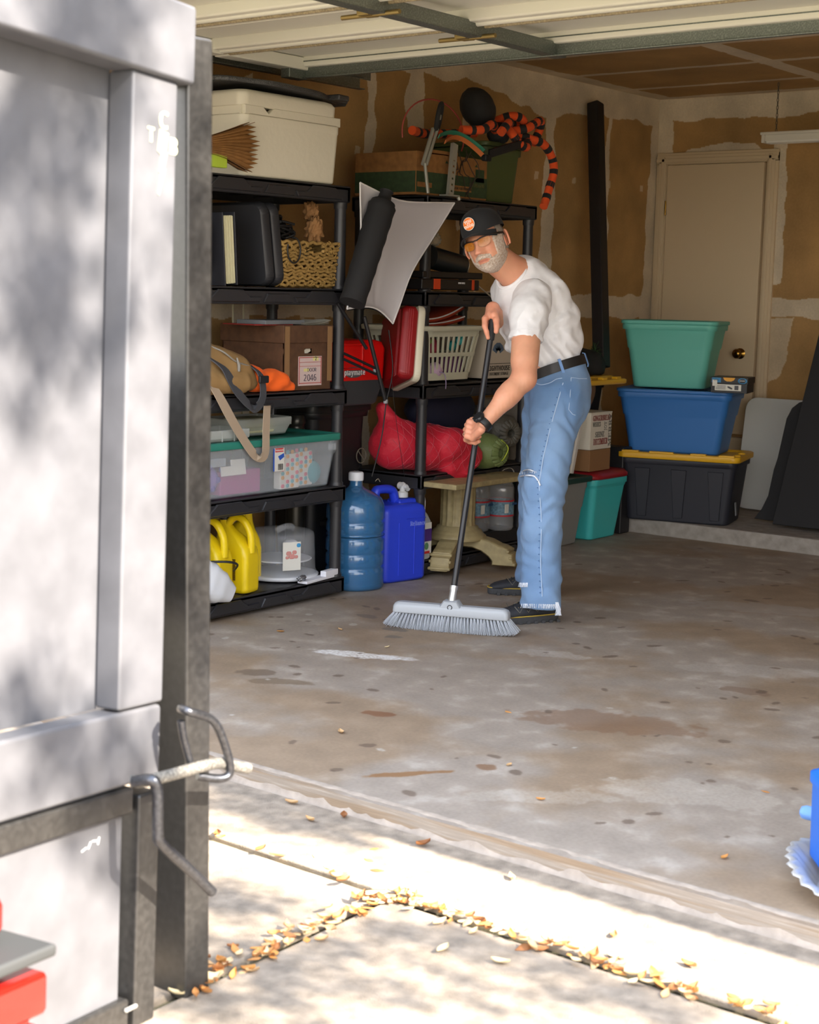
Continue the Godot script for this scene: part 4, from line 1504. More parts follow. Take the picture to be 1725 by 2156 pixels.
func cap(man: Node3D, H: Vector3, hb: Basis):
	var cloth := M("cap_black", "191a1d", 0.85, {"bump": weave_tex(), "ts": 40.0, "bs": 0.02, "rim": 0.25})
	var m := MB.new()
	m.xf = X(H, hb)
	var rings := []
	for j in 15:
		var t := j / 14.0
		var b := t * PI / 2
		var ring := PackedVector3Array()
		for i in 48:
			var a := TAU * i / 48.0
			var r := pow(cos(b), 0.55)
			var z := cos(a) * 0.103 * r
			var x := sin(a) * 0.086 * r
			var lift := 0.008 * gauss(sin(a * 3.0), 0.08) * 0.0
			# the front panel stands tall
			var y := 0.046 + sin(b) * (0.092 + 0.012 * maxf(0.0, cos(a))) - 0.004 * (1.0 - t) * (0.5 - 0.5 * cos(a)) + 0.010 * (1.0 - t) * sin(a) * sin(a)
			ring.append(Vector3(x, y, z - 0.004))
		rings.append(ring)
	m.loft(rings, false, true)
	var cp := part("cap", m, cloth, man, "black baseball cap with round orange patch")
	m = MB.new()
	m.xf = X(H, hb)
	m.sheet(26, 10, func(u: float, v: float) -> Vector3:
		var a := lerpf(-1.12, 1.12, u)
		var x := sin(a) * (0.083 + 0.004 * v)
		var z := cos(a) * (0.098 + 0.072 * v * pow(maxf(cos(a), 0.0), 0.6)) - 0.004
		return Vector3(x, 0.040 - 0.010 * v - 3.5 * x * x * (0.2 + 0.8 * v) + 0.010 * cos(a), z), 0.003)
	part("brim", m, cloth, cp)
	m = MB.new()
	m.xf = X(H + hb * Vector3(0, 0.148, -0.004), hb)
	m.ball(Vector3(), Vector3(0.007, 0.004, 0.007), 6)
	part("top_button", m, cloth, cp)
	# patch on the front, a little to the side the camera sees
	var n := Vector3(-0.06, 0.12, 1.0).normalized()
	var pb := hb * Basis(Vector3.UP.cross(n).normalized(), n.cross(Vector3.UP.cross(n).normalized()), n)
	var pc := H + hb * Vector3(-0.004, 0.094, 0.101)
	var o := M("patch_orange", "ee7a22", 0.6)
	for q in [[0.0265, 0.0, "e8e2d6"], [0.0245, 0.0012, "ee7a22"]]:
		m = MB.new()
		m.xf = X(pc, pb)
		m.sheet(20, 20, func(u: float, v: float) -> Vector3:
			var e := Vector2(u * 2.0 - 1.0, v * 2.0 - 1.0)
			var l := maxf(absf(e.x), absf(e.y)) / maxf(e.length(), 0.001)
			var p2: Vector2 = e * (l if e.length() > 0.001 else 1.0) * q[0]
			return Vector3(p2.x, p2.y, q[1] - 4.0 * p2.x * p2.x - 1.5 * p2.y * p2.y - 0.0), 0.0015)
		part("patch_edge" if q[1] == 0.0 else "patch", m, M("patch_" + q[2], q[2], 0.6), cp)
	var wh := M("patch_text", "f5f0e6", 0.6)
	words(cp, "lettering", "YOU", 0.0125, pc + pb * Vector3(0, 0.009, 0.0014), pb, wh, 1.0, "Droid Sans", true)
	words(cp, "lettering", "GOOD", 0.0115, pc + pb * Vector3(0, -0.0095, 0.0012), pb, wh, 1.0, "Droid Sans", true)
	m = MB.new()
	m.xf = X(pc, pb)
	for q in [[-0.006, 0.0], [0.0, 0.0], [0.006, 0.0]]:
		m.bx(Vector3(q[0], q[1], 0.0014), Vector3(0.001, 0.006, 0.001))
	m.bx(Vector3(0, 0, 0.0014), Vector3(0.016, 0.001, 0.001))
	part("shift_pattern", m, wh, cp).set_meta("kind", "stuff")


func clothes(man: Node3D, pel: Vector3, neck: Vector3, shN: Vector3, elN: Vector3, shF: Vector3, elF: Vector3, hipN: Vector3, knN: Vector3, anN: Vector3, hipF: Vector3, knF: Vector3, anF: Vector3, camb: Vector3, camr: Vector3):
	var ns := FastNoiseLite.new()
	ns.frequency = 5.0
	ns.fractal_octaves = 2
	var fwd := Vector3(-0.66, 0, 0.75)
	# T-shirt
	var f := Field.new(Vector3(-4.0, 0.98, -5.86), Vector3(-3.25, 1.62, -5.05), 0.0085)
	var c1 := PX(1114, 632, 6.52)
	var c2 := PX(1144, 700, 6.52)
	var c3 := PX(1172, 770, 6.52)
	f.cap(c1, c2, 0.172, 0.172, 0.05, fwd, 0.80)
	f.cap(c2, c3, 0.170, 0.126, 0.05, fwd, 0.86)
	f.cap(PX(1090, 640, 6.50), PX(1118, 730, 6.50), 0.09, 0.08, 0.06)
	f.cap(c1, PX(1100, 590, 6.50), 0.15, 0.095, 0.05, fwd, 0.85)
	f.cap(PX(1122, 628, 6.41), PX(1100, 588, 6.48), 0.058, 0.078, 0.05)
	f.cap(shF, PX(1090, 590, 6.52), 0.066, 0.078, 0.05)
	f.cap(shF, elF, 0.07, 0.062, 0.035)
	f.cap(PX(1160, 612, 6.44), PX(1190, 690, 6.50), 0.060, 0.066, 0.06)
	# folds fanning from the armpit, hanging creases down the back and a slack hem
	var pit := PX(1130, 700, 6.36)
	f.each(Vector3(-4.0, 0.98, -5.86), Vector3(-3.25, 1.62, -5.05), func(q: Vector3, d: float) -> float:
		var r := q - pit
		var ang := atan2(r.y, r.dot(camr))
		var l := r.length()
		var w := 0.0055 * sin(ang * 11.0 + ns.get_noise_3dv(q) * 3.0) * smooth(0.03, 0.12, l) * (1.0 - smooth(0.22, 0.42, l))
		var e := 0.005 * sin((q.dot(camr) * 0.9 + q.y * 0.55) * 95.0 + ns.get_noise_3dv(q * 0.7) * 5.0) * smooth(1.36, 1.10, q.y)
		var z := 0.006 * ns.get_noise_3dv(q * 2.2) + 0.0045 * pow(absf(sin(q.dot(camr) * 30.0 - q.y * 26.0 + ns.get_noise_3dv(q * 0.6) * 5.0)), 0.5) * smooth(1.05, 1.2, q.y)
		return d + w + e + z)
	# neck hole: a channel along the neck; the rib lies where it leaves the cloth
	var nk := PX(1092, 592, 6.48)
	var nd := (PX(1046, 545, 6.34) - nk).normalized()
	var n1 := nd.cross(Vector3.UP).normalized()
	var n2 := n1.cross(nd)
	var rib := []
	for k in 33:
		var a := TAU * k / 32.0
		var q := nk + n1 * cos(a) * 0.070 + n2 * sin(a) * 0.074 + nd * 0.16
		var go := 0.0
		while go < 0.17 and f.get_d(q - nd * go) > 0.0:
			go += 0.002
		rib.append(q - nd * minf(go + 0.002, 0.13))
	for turn in 3:
		for k in 32:
			rib[k] = (rib[k] * 2.0 + rib[(k + 1) % 32] + rib[(k + 31) % 32]) / 4.0
		rib[32] = rib[0]
	f.each(nk - Vector3.ONE * 0.2, nk + Vector3.ONE * 0.2, func(q: Vector3, d: float) -> float:
		var r := q - nk
		var l := r.dot(nd)
		var w := r - nd * l
		return maxf(d, 0.070 - w.length()) if l > -0.03 else d)
	var sd := (elN - shN).normalized()
	var sf := (elF - shF).normalized()
	f.cut(shF + sf * 0.17, sf, 0.10)
	var belt_up := (c2 - c3).normalized()
	var m := MB.new()
	f.mesh_into(m)
	var shirt := M("white_cotton", "e3e3e6", 0.9, {"bump": weave_tex(), "ts": 30.0, "bs": 0.015, "rim": 0.2})
	var ts := part("t_shirt", m, shirt, man, "plain white short-sleeved T-shirt")
	m = MB.new()
	m.tube(rib, 0.0085, 10, false)
	part("neck_rib", m, shirt, ts)
	# near sleeve, a tube of cloth set into the shoulder
	var fs := Field.new(Vector3(-3.72, 1.02, -5.52), Vector3(-3.30, 1.46, -5.06), 0.007)
	fs.cap(PX(1122, 630, 6.37), PX(1114, 668, 6.30), 0.081, 0.077, 0.03)
	fs.cap(PX(1114, 668, 6.30), PX(1104, 740, 6.235), 0.076, 0.067, 0.03)
	fs.each(Vector3(-4, 1, -6), Vector3(-3, 2, -5), func(q: Vector3, d: float) -> float:
		var r := q - PX(1140, 640, 6.3)
		var w := ns.get_noise_3dv(q * 0.9)
		return d + 0.0058 * pow(absf(sin(r.y * 24.0 - r.dot(camr) * 34.0 + w * 5.0)), 0.6) * smooth(0.03, -0.06, r.y) + 0.006 * ns.get_noise_3dv(q * 2.4) - 0.003)
	var sleeve_n := (PX(1103, 740, 6.235) - PX(1116, 668, 6.30)).normalized()
	sleeve_n = (sleeve_n + Vector3(0, -0.9, 0)).normalized()
	fs.cut(PX(1104, 716, 6.25), sleeve_n, 0.3)
	m = MB.new()
	fs.mesh_into(m)
	var sl := part("sleeve", m, shirt, ts)
	var sc := PX(1104, 714, 6.25) - sleeve_n * 0.002
	var s1 := sleeve_n.cross(camb).normalized()
	var s2 := s1.cross(sleeve_n)
	var hem := []
	for k in 33:
		var dir := s1 * cos(TAU * k / 32.0) + s2 * sin(TAU * k / 32.0)
		var go := 0.02
		while go < 0.1 and fs.get_d(sc - sleeve_n * 0.006 + dir * go) < 0.0:
			go += 0.001
		hem.append(sc + dir * (go - 0.003))
	for k in 32:
		hem[k] = (hem[k] * 2.0 + hem[(k + 1) % 32] + hem[(k + 31) % 32]) / 4.0
	hem[32] = hem[0]
	m = MB.new()
	m.tube(hem, 0.0042, 8, false)
	for k in 33:
		hem[k] -= sleeve_n * 0.022
	m.tube(hem, 0.0016, 6, false)
	part("sleeve_hem", m, shirt, ts).set_meta("kind", "stuff")
	# jeans
	var den := M("denim", "ffffff", 0.88, {"vc": 1, "bump": weave_tex(), "ts": 26.0, "bs": 0.02, "rim": 0.15})
	f = Field.new(Vector3(-3.95, 0.02, -5.95), Vector3(-3.25, 1.16, -5.1), 0.0088)
	var up := (PX(1142, 680, 6.52) - PX(1174, 776, 6.52)).normalized()
	f.cap(PX(1174, 775, 6.52), PX(1176, 822, 6.53), 0.138, 0.150, 0.04, fwd, 0.86)
	f.cap(PX(1198, 820, 6.47), PX(1196, 850, 6.47), 0.082, 0.085, 0.05)
	f.cap(PX(1190, 820, 6.60), PX(1188, 850, 6.60), 0.082, 0.085, 0.05)
	f.cap(PX(1174, 840, 6.43), PX(1146, 1030, 6.38), 0.112, 0.082, 0.04)
	f.cap(PX(1146, 1030, 6.38), PX(1140, 1120, 6.39), 0.081, 0.080, 0.04)
	f.cap(PX(1140, 1120, 6.39), PX(1141, 1262, 6.43), 0.080, 0.086, 0.03)
	f.cap(PX(1156, 840, 6.63), PX(1134, 1010, 6.80), 0.108, 0.082, 0.04)
	f.cap(PX(1134, 1010, 6.80), PX(1128, 1225, 6.98), 0.080, 0.088, 0.03)
	f.each(Vector3(-3.95, 0.0, -5.95), Vector3(-3.25, 1.16, -5.1), func(q: Vector3, d: float) -> float:
		var n := ns.get_noise_3dv(q * 0.8)
		var knee := gauss(q.y - 0.50, 0.14)
		var cuff := smooth(0.36, 0.10, q.y)
		var hipf := gauss(q.y - 0.84, 0.07)
		var w := 0.0042 * sin(q.y * 62.0 + n * 9.0 + q.dot(camr) * 30.0) * (knee * 0.8 + cuff * 1.1 + hipf * 0.9 + 0.12)
		return d + w + 0.007 * ns.get_noise_3dv(q * 1.1))
	f.cut(PX(1174, 776, 6.52), up, 0.4)
	f.cut(Vector3(anN.x, 0.072, anN.z), Vector3(0, -1, 0.0), 0.13)
	f.cut(Vector3(anF.x, 0.075, anF.z), Vector3(0, -1, 0.0), 0.13)
	# hole torn over the knee
	var hole := f.hit(PX(1112, 994, 5.9), (PX(1112, 994, 6.0) - PX(1112, 994, 5.9)).normalized(), 0.9)
	f.each(hole - Vector3.ONE * 0.06, hole + Vector3.ONE * 0.06, func(q: Vector3, d: float) -> float:
		var r := q - hole
		return d + 0.02 * smooth(1.0, 0.6, Vector2(r.dot(camr) / 0.032, r.y / 0.013).length()))
	m = MB.new()
	m.colored = true
	var blue := Color(0.085, 0.18, 0.36)
	var fade := Color(0.24, 0.37, 0.56)
	f.mesh_into(m, func(q: Vector3) -> Color:
		# worn pale down the outer thigh, knee and shin, whiskered at the hip
		var n := 0.5 + 0.5 * ns.get_noise_3dv(q * 3.0)
		var k := 0.42 + 0.35 * ns.get_noise_3dv(q * 0.9 + Vector3(4, 4, 4)) + 0.20 * gauss(q.y - 0.62, 0.18) + 0.12 * smooth(0.35, 0.15, q.y)
		k -= 0.18 * gauss(q.y - 0.93, 0.06)
		return blue.lerp(fade, clampf(k, 0, 1)) * (0.92 + 0.16 * n))
	var je := part("jeans", m, den, man, "faded blue jeans with a torn knee and frayed cuffs")
	var ray := func(px: float, py: float, lift: float) -> Vector3:
		var d := (PX(px, py, 6.0) - PX(px, py, 5.9)).normalized()
		return f.hit(PX(px, py, 5.9), d, 1.2) - d * lift
	var thread := M("seam_pale", "a9bfda", 0.9)
	m = MB.new()
	var line := []
	for q in [[1186, 806], [1175, 845], [1165, 880], [1157, 910], [1150, 940], [1144, 965], [1140, 990], [1136, 1020], [1138, 1055], [1140, 1090], [1140, 1125], [1139, 1160], [1139, 1195], [1141, 1230], [1142, 1256]]:
		line.append(ray.call(q[0], q[1], 0.0012))
	m.tube(curve(line, 4), 0.0022, 6)
	part("side_seam", m, thread, je)
	var stitch := M("stitch_dark", "50709c", 0.9)
	m = MB.new()
	var dots := curve(line, 5)
	for k in range(2, dots.size() - 2, 2):
		m.ball(dots[k] + camr * -0.008 + camb * 0.001, Vector3(0.003, 0.003, 0.002), 4)
	part("seam_pucker", m, stitch, je).set_meta("kind", "stuff")
	m = MB.new()
	line = []
	for q in [[1203, 795], [1201, 830], [1198, 862], [1206, 872], [1212, 874]]:
		line.append(ray.call(q[0], q[1], 0.0005))
	m.tube(line, 0.0017, 6)
	line = []
	for q in [[1203, 795], [1220, 797], [1236, 797]]:
		line.append(ray.call(q[0], q[1], 0.0005))
	m.tube(line, 0.0017, 6)
	line = []
	for q in [[1127, 806], [1140, 810], [1158, 806], [1172, 798], [1184, 796]]:
		line.append(ray.call(q[0], q[1], 0.0005))
	m.tube(curve(line, 4), 0.0016, 6)
	part("pocket_edge", m, thread, je).set_meta("kind", "stuff")
	# torn threads at the knee and frayed cuffs
	m = MB.new()
	var r := RandomNumberGenerator.new()
	r.seed = 4
	line = []
	for q in [[1094, 998], [1103, 991], [1114, 989], [1124, 992]]:
		line.append(ray.call(q[0], q[1], 0.002))
	m.tube(curve(line, 4), 0.003, 6)
	line = []
	for q in [[1096, 1003], [1108, 1001], [1124, 1002], [1132, 1010], [1138, 1022]]:
		line.append(ray.call(q[0], q[1], 0.003))
	m.tube(curve(line, 4), 0.0035, 6)
	for k in 26:
		var x := r.randf_range(1096, 1130)
		var a: Vector3 = ray.call(x, 992, 0.002)
		m.tube([a, a + Vector3(r.randf_range(-0.004, 0.004), -0.014, 0.0) + camb * 0.003], 0.0007, 4)
	for k in 120:
		var far := k > 85
		var cx: float = r.randf_range(1098, 1178) if not far else r.randf_range(1092, 1112)
		var a: Vector3 = ray.call(cx, (1274.0 + (cx - 1100.0) * 0.02) if not far else 1230.0, 0.001)
		m.tube([a + Vector3(0, 0.006, 0), a + Vector3(r.randf_range(-0.006, 0.006), -0.012, r.randf_range(-0.005, 0.005))], 0.0009, 4)
	for k in 40:
		var a: Vector3 = ray.call(1173 + r.randf_range(-3, 3), 1268, 0.0)
		m.tube([a, a + Vector3(0.004, -0.03, 0) + camr * r.randf_range(-0.004, 0.012), a + Vector3(0.004, -0.055, 0) + camr * r.randf_range(-0.004, 0.016)], 0.0009, 4)
	part("frayed_thread", m, M("fray", "dfe5ee", 0.95), je).set_meta("kind", "stuff")
	# belt and loops
	m = MB.new()
	var bc := PX(1174, 775, 6.52)
	var b1 := up.cross(camb).normalized()
	var b2 := b1.cross(up).normalized()
	var loop := []
	for k in 49:
		var a := TAU * k / 48.0
		var dir := b1 * cos(a) + b2 * sin(a)
		var q := bc - up * 0.022
		var go := 0.05
		while go < 0.26 and f.get_d(q + dir * go) < 0.0:
			go += 0.002
		loop.append(q + up * 0.018 + dir * (go + 0.003))
	m.strap(loop, [up], 0.040, 0.005)
	part("belt", m, M("belt", "1b1a1b", 0.5, {"bump": noise_tex("fine", 0, 0, 0), "ts": 8.0, "bs": 0.03}), je, "black leather belt")
	for k in [12, 20, 3, 30, 40]:
		m = MB.new()
		var q: Vector3 = loop[k]
		var dir := (q - bc)
		dir = (dir - up * dir.dot(up)).normalized()
		m.strap([q + up * 0.028 - dir * 0.004, q + up * 0.024 + dir * 0.005, q - up * 0.024 + dir * 0.005, q - up * 0.034], [up.cross(dir)], 0.012, 0.003)
		part("belt_loop", m, M("denim_plain", "6f92c4", 0.9), je)


func shoes(man: Node3D):
	var up_m := M("shoe_upper", "2f3136", 0.75, {"bump": noise_tex("fine", 0, 0, 0), "ts": 10.0, "bs": 0.04})
	var sole_m := M("shoe_sole", "3c3d3f", 0.8)
	var gold := M("shoe_yellow", "b59a3e", 0.6)
	var thread := M("shoe_thread", "8a8777", 0.7)
	for s in [[Vector3(-3.432, 0.0, -5.435), Vector3(-3.575, 0.0, -5.18)], [Vector3(-3.74, 0.0, -5.90), Vector3(-3.975, 0.0, -5.72)]]:
		var a: Vector3 = s[0]
		var z: Vector3 = (s[1] - a).normalized()
		var b := Basis(Vector3.UP.cross(z), Vector3.UP, z)
		# sections along the foot: [z, half width, height, centre x]
		var sec := [[-0.012, 0.020, 0.085], [0.0, 0.033, 0.094], [0.04, 0.038, 0.100], [0.08, 0.039, 0.104], [0.12, 0.041, 0.096], [0.16, 0.046, 0.080], [0.20, 0.049, 0.066], [0.235, 0.048, 0.058], [0.262, 0.041, 0.050], [0.280, 0.028, 0.040], [0.288, 0.012, 0.030]]
		var m := MB.new()
		m.xf = X(a, b)
		var rings := []
		for q in sec:
			var ring := PackedVector3Array()
			for i in 24:
				var t := TAU * i / 24.0
				var c := cos(t)
				var sn := sin(t)
				ring.append(Vector3(signf(c) * pow(absf(c), 0.75) * q[1], 0.022 + (q[2] - 0.022) * (0.5 + 0.5 * signf(sn) * pow(absf(sn), 0.85)), q[0]))
			rings.append(ring)
		m.loft(rings)
		var shoe := part("shoe", m, up_m, man, "dark grey trail shoe with yellow trim")
		m = MB.new()
		m.xf = X(a, b)
		for y in [[0.0, 0.030, 0.004]]:
			var out := PackedVector2Array()
			for k in 40:
				var t := TAU * k / 40.0
				var zz := 0.138 - cos(t) * 0.156
				var w := 0.046 * pow(absf(sin(t)), 0.6) * (0.86 + 0.16 * smooth(0.05, 0.22, zz)) * signf(sin(t))
				out.append(Vector2(w, -zz))
			m.xf = X(a + Vector3(0, 0.016, 0), b * E(-90, 0, 0))
			m.extr(out, 0.030, 0.004)
		part("sole", m, sole_m, shoe)
		m = MB.new()
		m.xf = X(a, b)
		var st := []
		for k in 41:
			var t := TAU * k / 40.0
			var zz := 0.138 - cos(t) * 0.1555
			st.append(Vector3(0.0455 * pow(absf(sin(t)), 0.6) * (0.86 + 0.16 * smooth(0.05, 0.22, zz)) * signf(sin(t)), 0.032, zz))
		m.tube(st, 0.0028, 6)
		part("yellow_line", m, gold, shoe)
		m = MB.new()
		m.xf = X(a, b)
		for k in 8:
			var zz := 0.0 + 0.035 * k
			m.box(Vector3(0.044, 0.006, zz), Vector3(0.008, 0.014, 0.016), 0.002)
			m.box(Vector3(-0.044, 0.006, zz), Vector3(0.008, 0.014, 0.016), 0.002)
		part("tread_lug", m, sole_m, shoe).set_meta("kind", "stuff")
		m = MB.new()
		m.xf = X(a, b)
		for sd in [1, -1]:
			var zig := []
			for k in 7:
				zig.append(Vector3(sd * (0.0475 - 0.001 * k), 0.050 + (0.026 if k % 2 == 0 else 0.0), 0.205 - k * 0.021) + Vector3(sd * (-0.008 if k % 2 == 0 else 0.001), 0, 0))
			m.tube(zig, 0.0012, 5)
		part("zigzag_stitch", m, thread, shoe).set_meta("kind", "stuff")
		m = MB.new()
		m.xf = X(a, b)
		for k in 5:
			var zz := 0.115 + 0.022 * k
			var yy := 0.098 - 0.0085 * k
			m.tube(curve([Vector3(-0.026, yy - 0.008, zz), Vector3(0, yy + 0.004, zz + 0.006), Vector3(0.026, yy - 0.008, zz)], 4), 0.0024, 6)
		part("lace", m, M("lace", "26272b", 0.8), shoe).set_meta("kind", "stuff")
		m = MB.new()
		m.xf = X(a, b)
		for k in 5:
			for sd in [1, -1]:
				m.box(Vector3(sd * 0.028, 0.093 - 0.0085 * k, 0.115 + 0.022 * k), Vector3(0.006, 0.004, 0.004), 0.001)
		part("eyelet", m, gold, shoe).set_meta("kind", "stuff")


func broom(top: Vector3, hd: Vector3):
	var head_at := Vector3(-3.615, 0.0, -4.955)
	var br := wthing("push_broom", "push broom with grey block, grey bristles and black handle held by the man", "broom", head_at)
	var x := (Vector3(-3.40, 0, -5.02) - Vector3(-3.80, 0, -4.86)).normalized()
	var b := Basis(x, Vector3.UP, x.cross(Vector3.UP))
	var grey := M("broom_grey", "a9aeb3", 0.45, {"spec": 0.5})
	var m := MB.new()
	m.xf = X(head_at, b)
	var rings := []
	for q in [[0.066, 0.236, 0.026, 0.006], [0.070, 0.241, 0.031, 0.010], [0.092, 0.240, 0.031, 0.012], [0.103, 0.234, 0.026, 0.012], [0.109, 0.222, 0.016, 0.010]]:
		rings.append(MB.rr(q[1], q[2], q[3] * 1.5, q[0], 0, 0, 4))
	m.loft(rings)
	part("block", m, grey, br, "pale grey plastic block")
	# socket with a bolt hole
	var sock := head_at + Vector3(0, 0.10, 0)
	m = MB.new()
	m.xf = X(head_at, b)
	m.extr(PackedVector2Array([Vector2(-0.055, 0.085), Vector2(0.055, 0.085), Vector2(0.042, 0.108), Vector2(0.028, 0.128), Vector2(-0.028, 0.128), Vector2(-0.042, 0.108)]), 0.056, 0.006)
	part("socket", m, grey, br)
	m = MB.new()
	m.xf = X(head_at + b * Vector3(0, 0.103, 0.0275), b * E(90, 0, 0))
	m.lathe([[0.011, -0.001], [0.011, 0.0015], [0.0075, 0.002], [0.0065, -0.001]], 18)
	part("bolt", m, M("bolt_dark", "4b4d4f", 0.4, {"metal": 0.6}), br)
	# handle, with a ferrule below and a grip above
	var foot := sock + Vector3(0, 0.012, 0)
	var dir := (top - foot).normalized()
	m = MB.new()
	m.tube([foot + dir * 0.045, top + dir * 0.02], 0.0125, 16)
	part("handle", m, M("handle_black", "1d1d1f", 0.38), br, "black metal handle")
	m = MB.new()
	m.tube([top - dir * 0.09, top - dir * 0.085, top + dir * 0.018, top + dir * 0.028], [0.0125, 0.0165, 0.0165, 0.011], 16)
	part("hand_grip", m, M("grip_black", "232324", 0.7), br)
	m = MB.new()
	m.tube([foot, foot + dir * 0.055, foot + dir * 0.06, foot + dir * 0.075], [0.0155, 0.0145, 0.0165, 0.0160], 16)
	part("ferrule", m, M("ferrule", "c5c8cb", 0.35, {"metal": 0.7}), br, "pale metal ferrule")
	# tufts of bristle in rows, splayed at the ends
	var r := RandomNumberGenerator.new()
	r.seed = 8
	var bm := M("bristle", "b4bac2", 0.6, {"rim": 0.2})
	var n := 36
	var kinds := []
	for kk in 3:
		var tm := MB.new()
		for s in 16:
			var o := Vector3(r.randf_range(-0.003, 0.003), 0, r.randf_range(-0.004, 0.004))
			var e := o * 2.4 + Vector3(r.randfn() * 0.003, -0.070 + r.randf_range(-0.002, 0.001), r.randfn() * 0.003)
			tm.tube([o, o.lerp(e, 0.5) + Vector3(0, 0, 0.001), e], [0.0010, 0.0009, 0.0006], 4, false)
		kinds.append(tm.mesh())
	for row in 3:
		for k in n:
			var u := float(k) / (n - 1) * 2.0 - 1.0
			var t := MeshInstance3D.new()
			var splay := signf(u) * pow(absf(u), 3.0) * 0.55 + u * 0.10 + (0.10 if u > 0 else -0.10) * gauss(u, 0.12)
			var out := (row - 1.0) * 0.16
			t.mesh = kinds[r.randi() % 3]
			t.material_override = bm
			t.name = "bristle_tuft" if row + k == 0 else "bristle_tuft_%03d" % (row * n + k)
			t.transform = Transform3D(b * Basis(Vector3.BACK, splay) * Basis(Vector3.RIGHT, -out), b * Vector3(u * 0.232, 0.0705, (row - 1.0) * 0.0175))
			br.add_child(t, true)


const LEV := [0.085, 0.497, 0.925, 1.36, 1.80]


func shelving(z0: float, z1: float, label: String):
	# five-tier black resin shelving; x from -4.88 to -4.42
	var black := M("resin_black", "2b2b2e", 0.42, {"bump": noise_tex("fine", 0, 0, 0), "ts": 6.0, "bs": 0.02, "spec": 0.5})
	var t := wthing("shelving_unit", label, "shelving", Vector3(-4.65, 0, (z0 + z1) / 2))
	var zc := (z0 + z1) / 2
	var lz := absf(z1 - z0)
	for k in 5:
		var y: float = LEV[k]
		var m := MB.new()
		m.box(Vector3(-4.65, y - 0.012, zc), Vector3(0.46, 0.022, lz), 0.006)
		for x in [-4.434, -4.866]:
			m.box(Vector3(x, y - 0.036, zc), Vector3(0.028, 0.070, lz), 0.007)
		for z in [z0 - 0.014, z1 + 0.014]:
			m.box(Vector3(-4.65, y - 0.036, z), Vector3(0.46, 0.070, 0.028), 0.007)
		# deep ribs under the board
		for q in 5:
			m.bx(Vector3(-4.65, y - 0.035, lerpf(z0, z1, (q + 1) / 6.0)), Vector3(0.42, 0.03, 0.008))
		var sh := part("shelf", m, black, t)
		m = MB.new()
		m.xf = X(Vector3(-4.4185, y - 0.036, zc), E(0, 90, 0))
		var w := lz / 2
		for s in [1, -1]:
			m.extr(PackedVector2Array([Vector2(s * (w - 0.07), -0.026), Vector2(s * (w - 0.06), -0.016), Vector2(s * (w - 0.11), 0.024), Vector2(s * 0.21, 0.024), Vector2(s * 0.17, -0.004), Vector2(s * 0.10, -0.004), Vector2(s * 0.115, -0.026)]), 0.014, 0.004)
		m.extr(PackedVector2Array([Vector2(-0.09, -0.026), Vector2(0.09, -0.026), Vector2(0.065, 0.010), Vector2(-0.065, 0.010)]), 0.014, 0.004)
		part("lip_relief", m, black, sh)
		if k == 4:
			continue
		for x in [-4.452, -4.85]:
			for z in [z0 - 0.032, z1 + 0.032]:
				m = MB.new()
				var top: float = LEV[k + 1] - 0.07
				m.xf = X(Vector3(x, 0, z))
				m.lathe([[0.031, y - 0.005], [0.031, y + 0.01], [0.0265, y + 0.016], [0.025, top - 0.03], [0.029, top - 0.025], [0.030, top]], 20)
				part("post", m, black, t)


func tub(m: MB, c: Vector3, sx: float, sz: float, h: float, taper: float, r: float, lip: float, wall := 0.004, steps := []):
	# open tapered box; sx, sz its size at the top; lip how far the rim stands out
	var rings := []
	var hx := sx / 2 - lip
	var hz := sz / 2 - lip
	var ring := func(k: float, y: float, o: float) -> PackedVector3Array:
		return MB.rr(hx - taper * (1.0 - k) + o, hz - taper * (1.0 - k) + o, maxf(r + o, 0.003), c.y + y, c.x, c.z, 5)
	rings.append(ring.call(0.0, 0.0, -0.010))
	rings.append(ring.call(0.0, 0.003, -0.003))
	rings.append(ring.call(0.02, 0.010, 0.0))
	for s in steps:
		rings.append(ring.call(s[0] - 0.012, s[0] * h - 0.006, 0.0))
		rings.append(ring.call(s[0], s[0] * h, s[1]))
	var so: float = steps[-1][1] if steps.size() else 0.0
	rings.append(ring.call(0.93, h - 0.035, so))
	rings.append(ring.call(1.0, h - 0.033, lip * 0.85))
	rings.append(ring.call(1.0, h - 0.006, lip))
	rings.append(ring.call(1.0, h, lip * 0.7))
	rings.append(ring.call(1.0, h, -wall))
	rings.append(ring.call(0.0, wall + 0.004, -wall))
	m.loft(rings, true, true)


func lid_on(m: MB, c: Vector3, sx: float, sz: float, t: float, r: float, inset := 0.03):
	# flat lid with a raised rim and a sunken middle
	var hx := sx / 2
	var hz := sz / 2
	var q := func(o: float, y: float) -> PackedVector3Array: return MB.rr(hx - o, hz - o, maxf(r - o, 0.004), c.y + y, c.x, c.z, 5)
	m.loft([q.call(0.006, 0.0), q.call(0.0, 0.003), q.call(0.0, t - 0.004), q.call(0.004, t), q.call(inset, t), q.call(inset + 0.008, t - 0.010), q.call(inset + 0.03, t - 0.011)], true, true)


func left_shelf():
	shelving(-4.32, -5.24, "five-tier black resin shelving unit nearest the drive, loaded with a foam cooler on top")
	left_top()
	left_fourth()
	left_third()
	left_second()
	left_bottom()


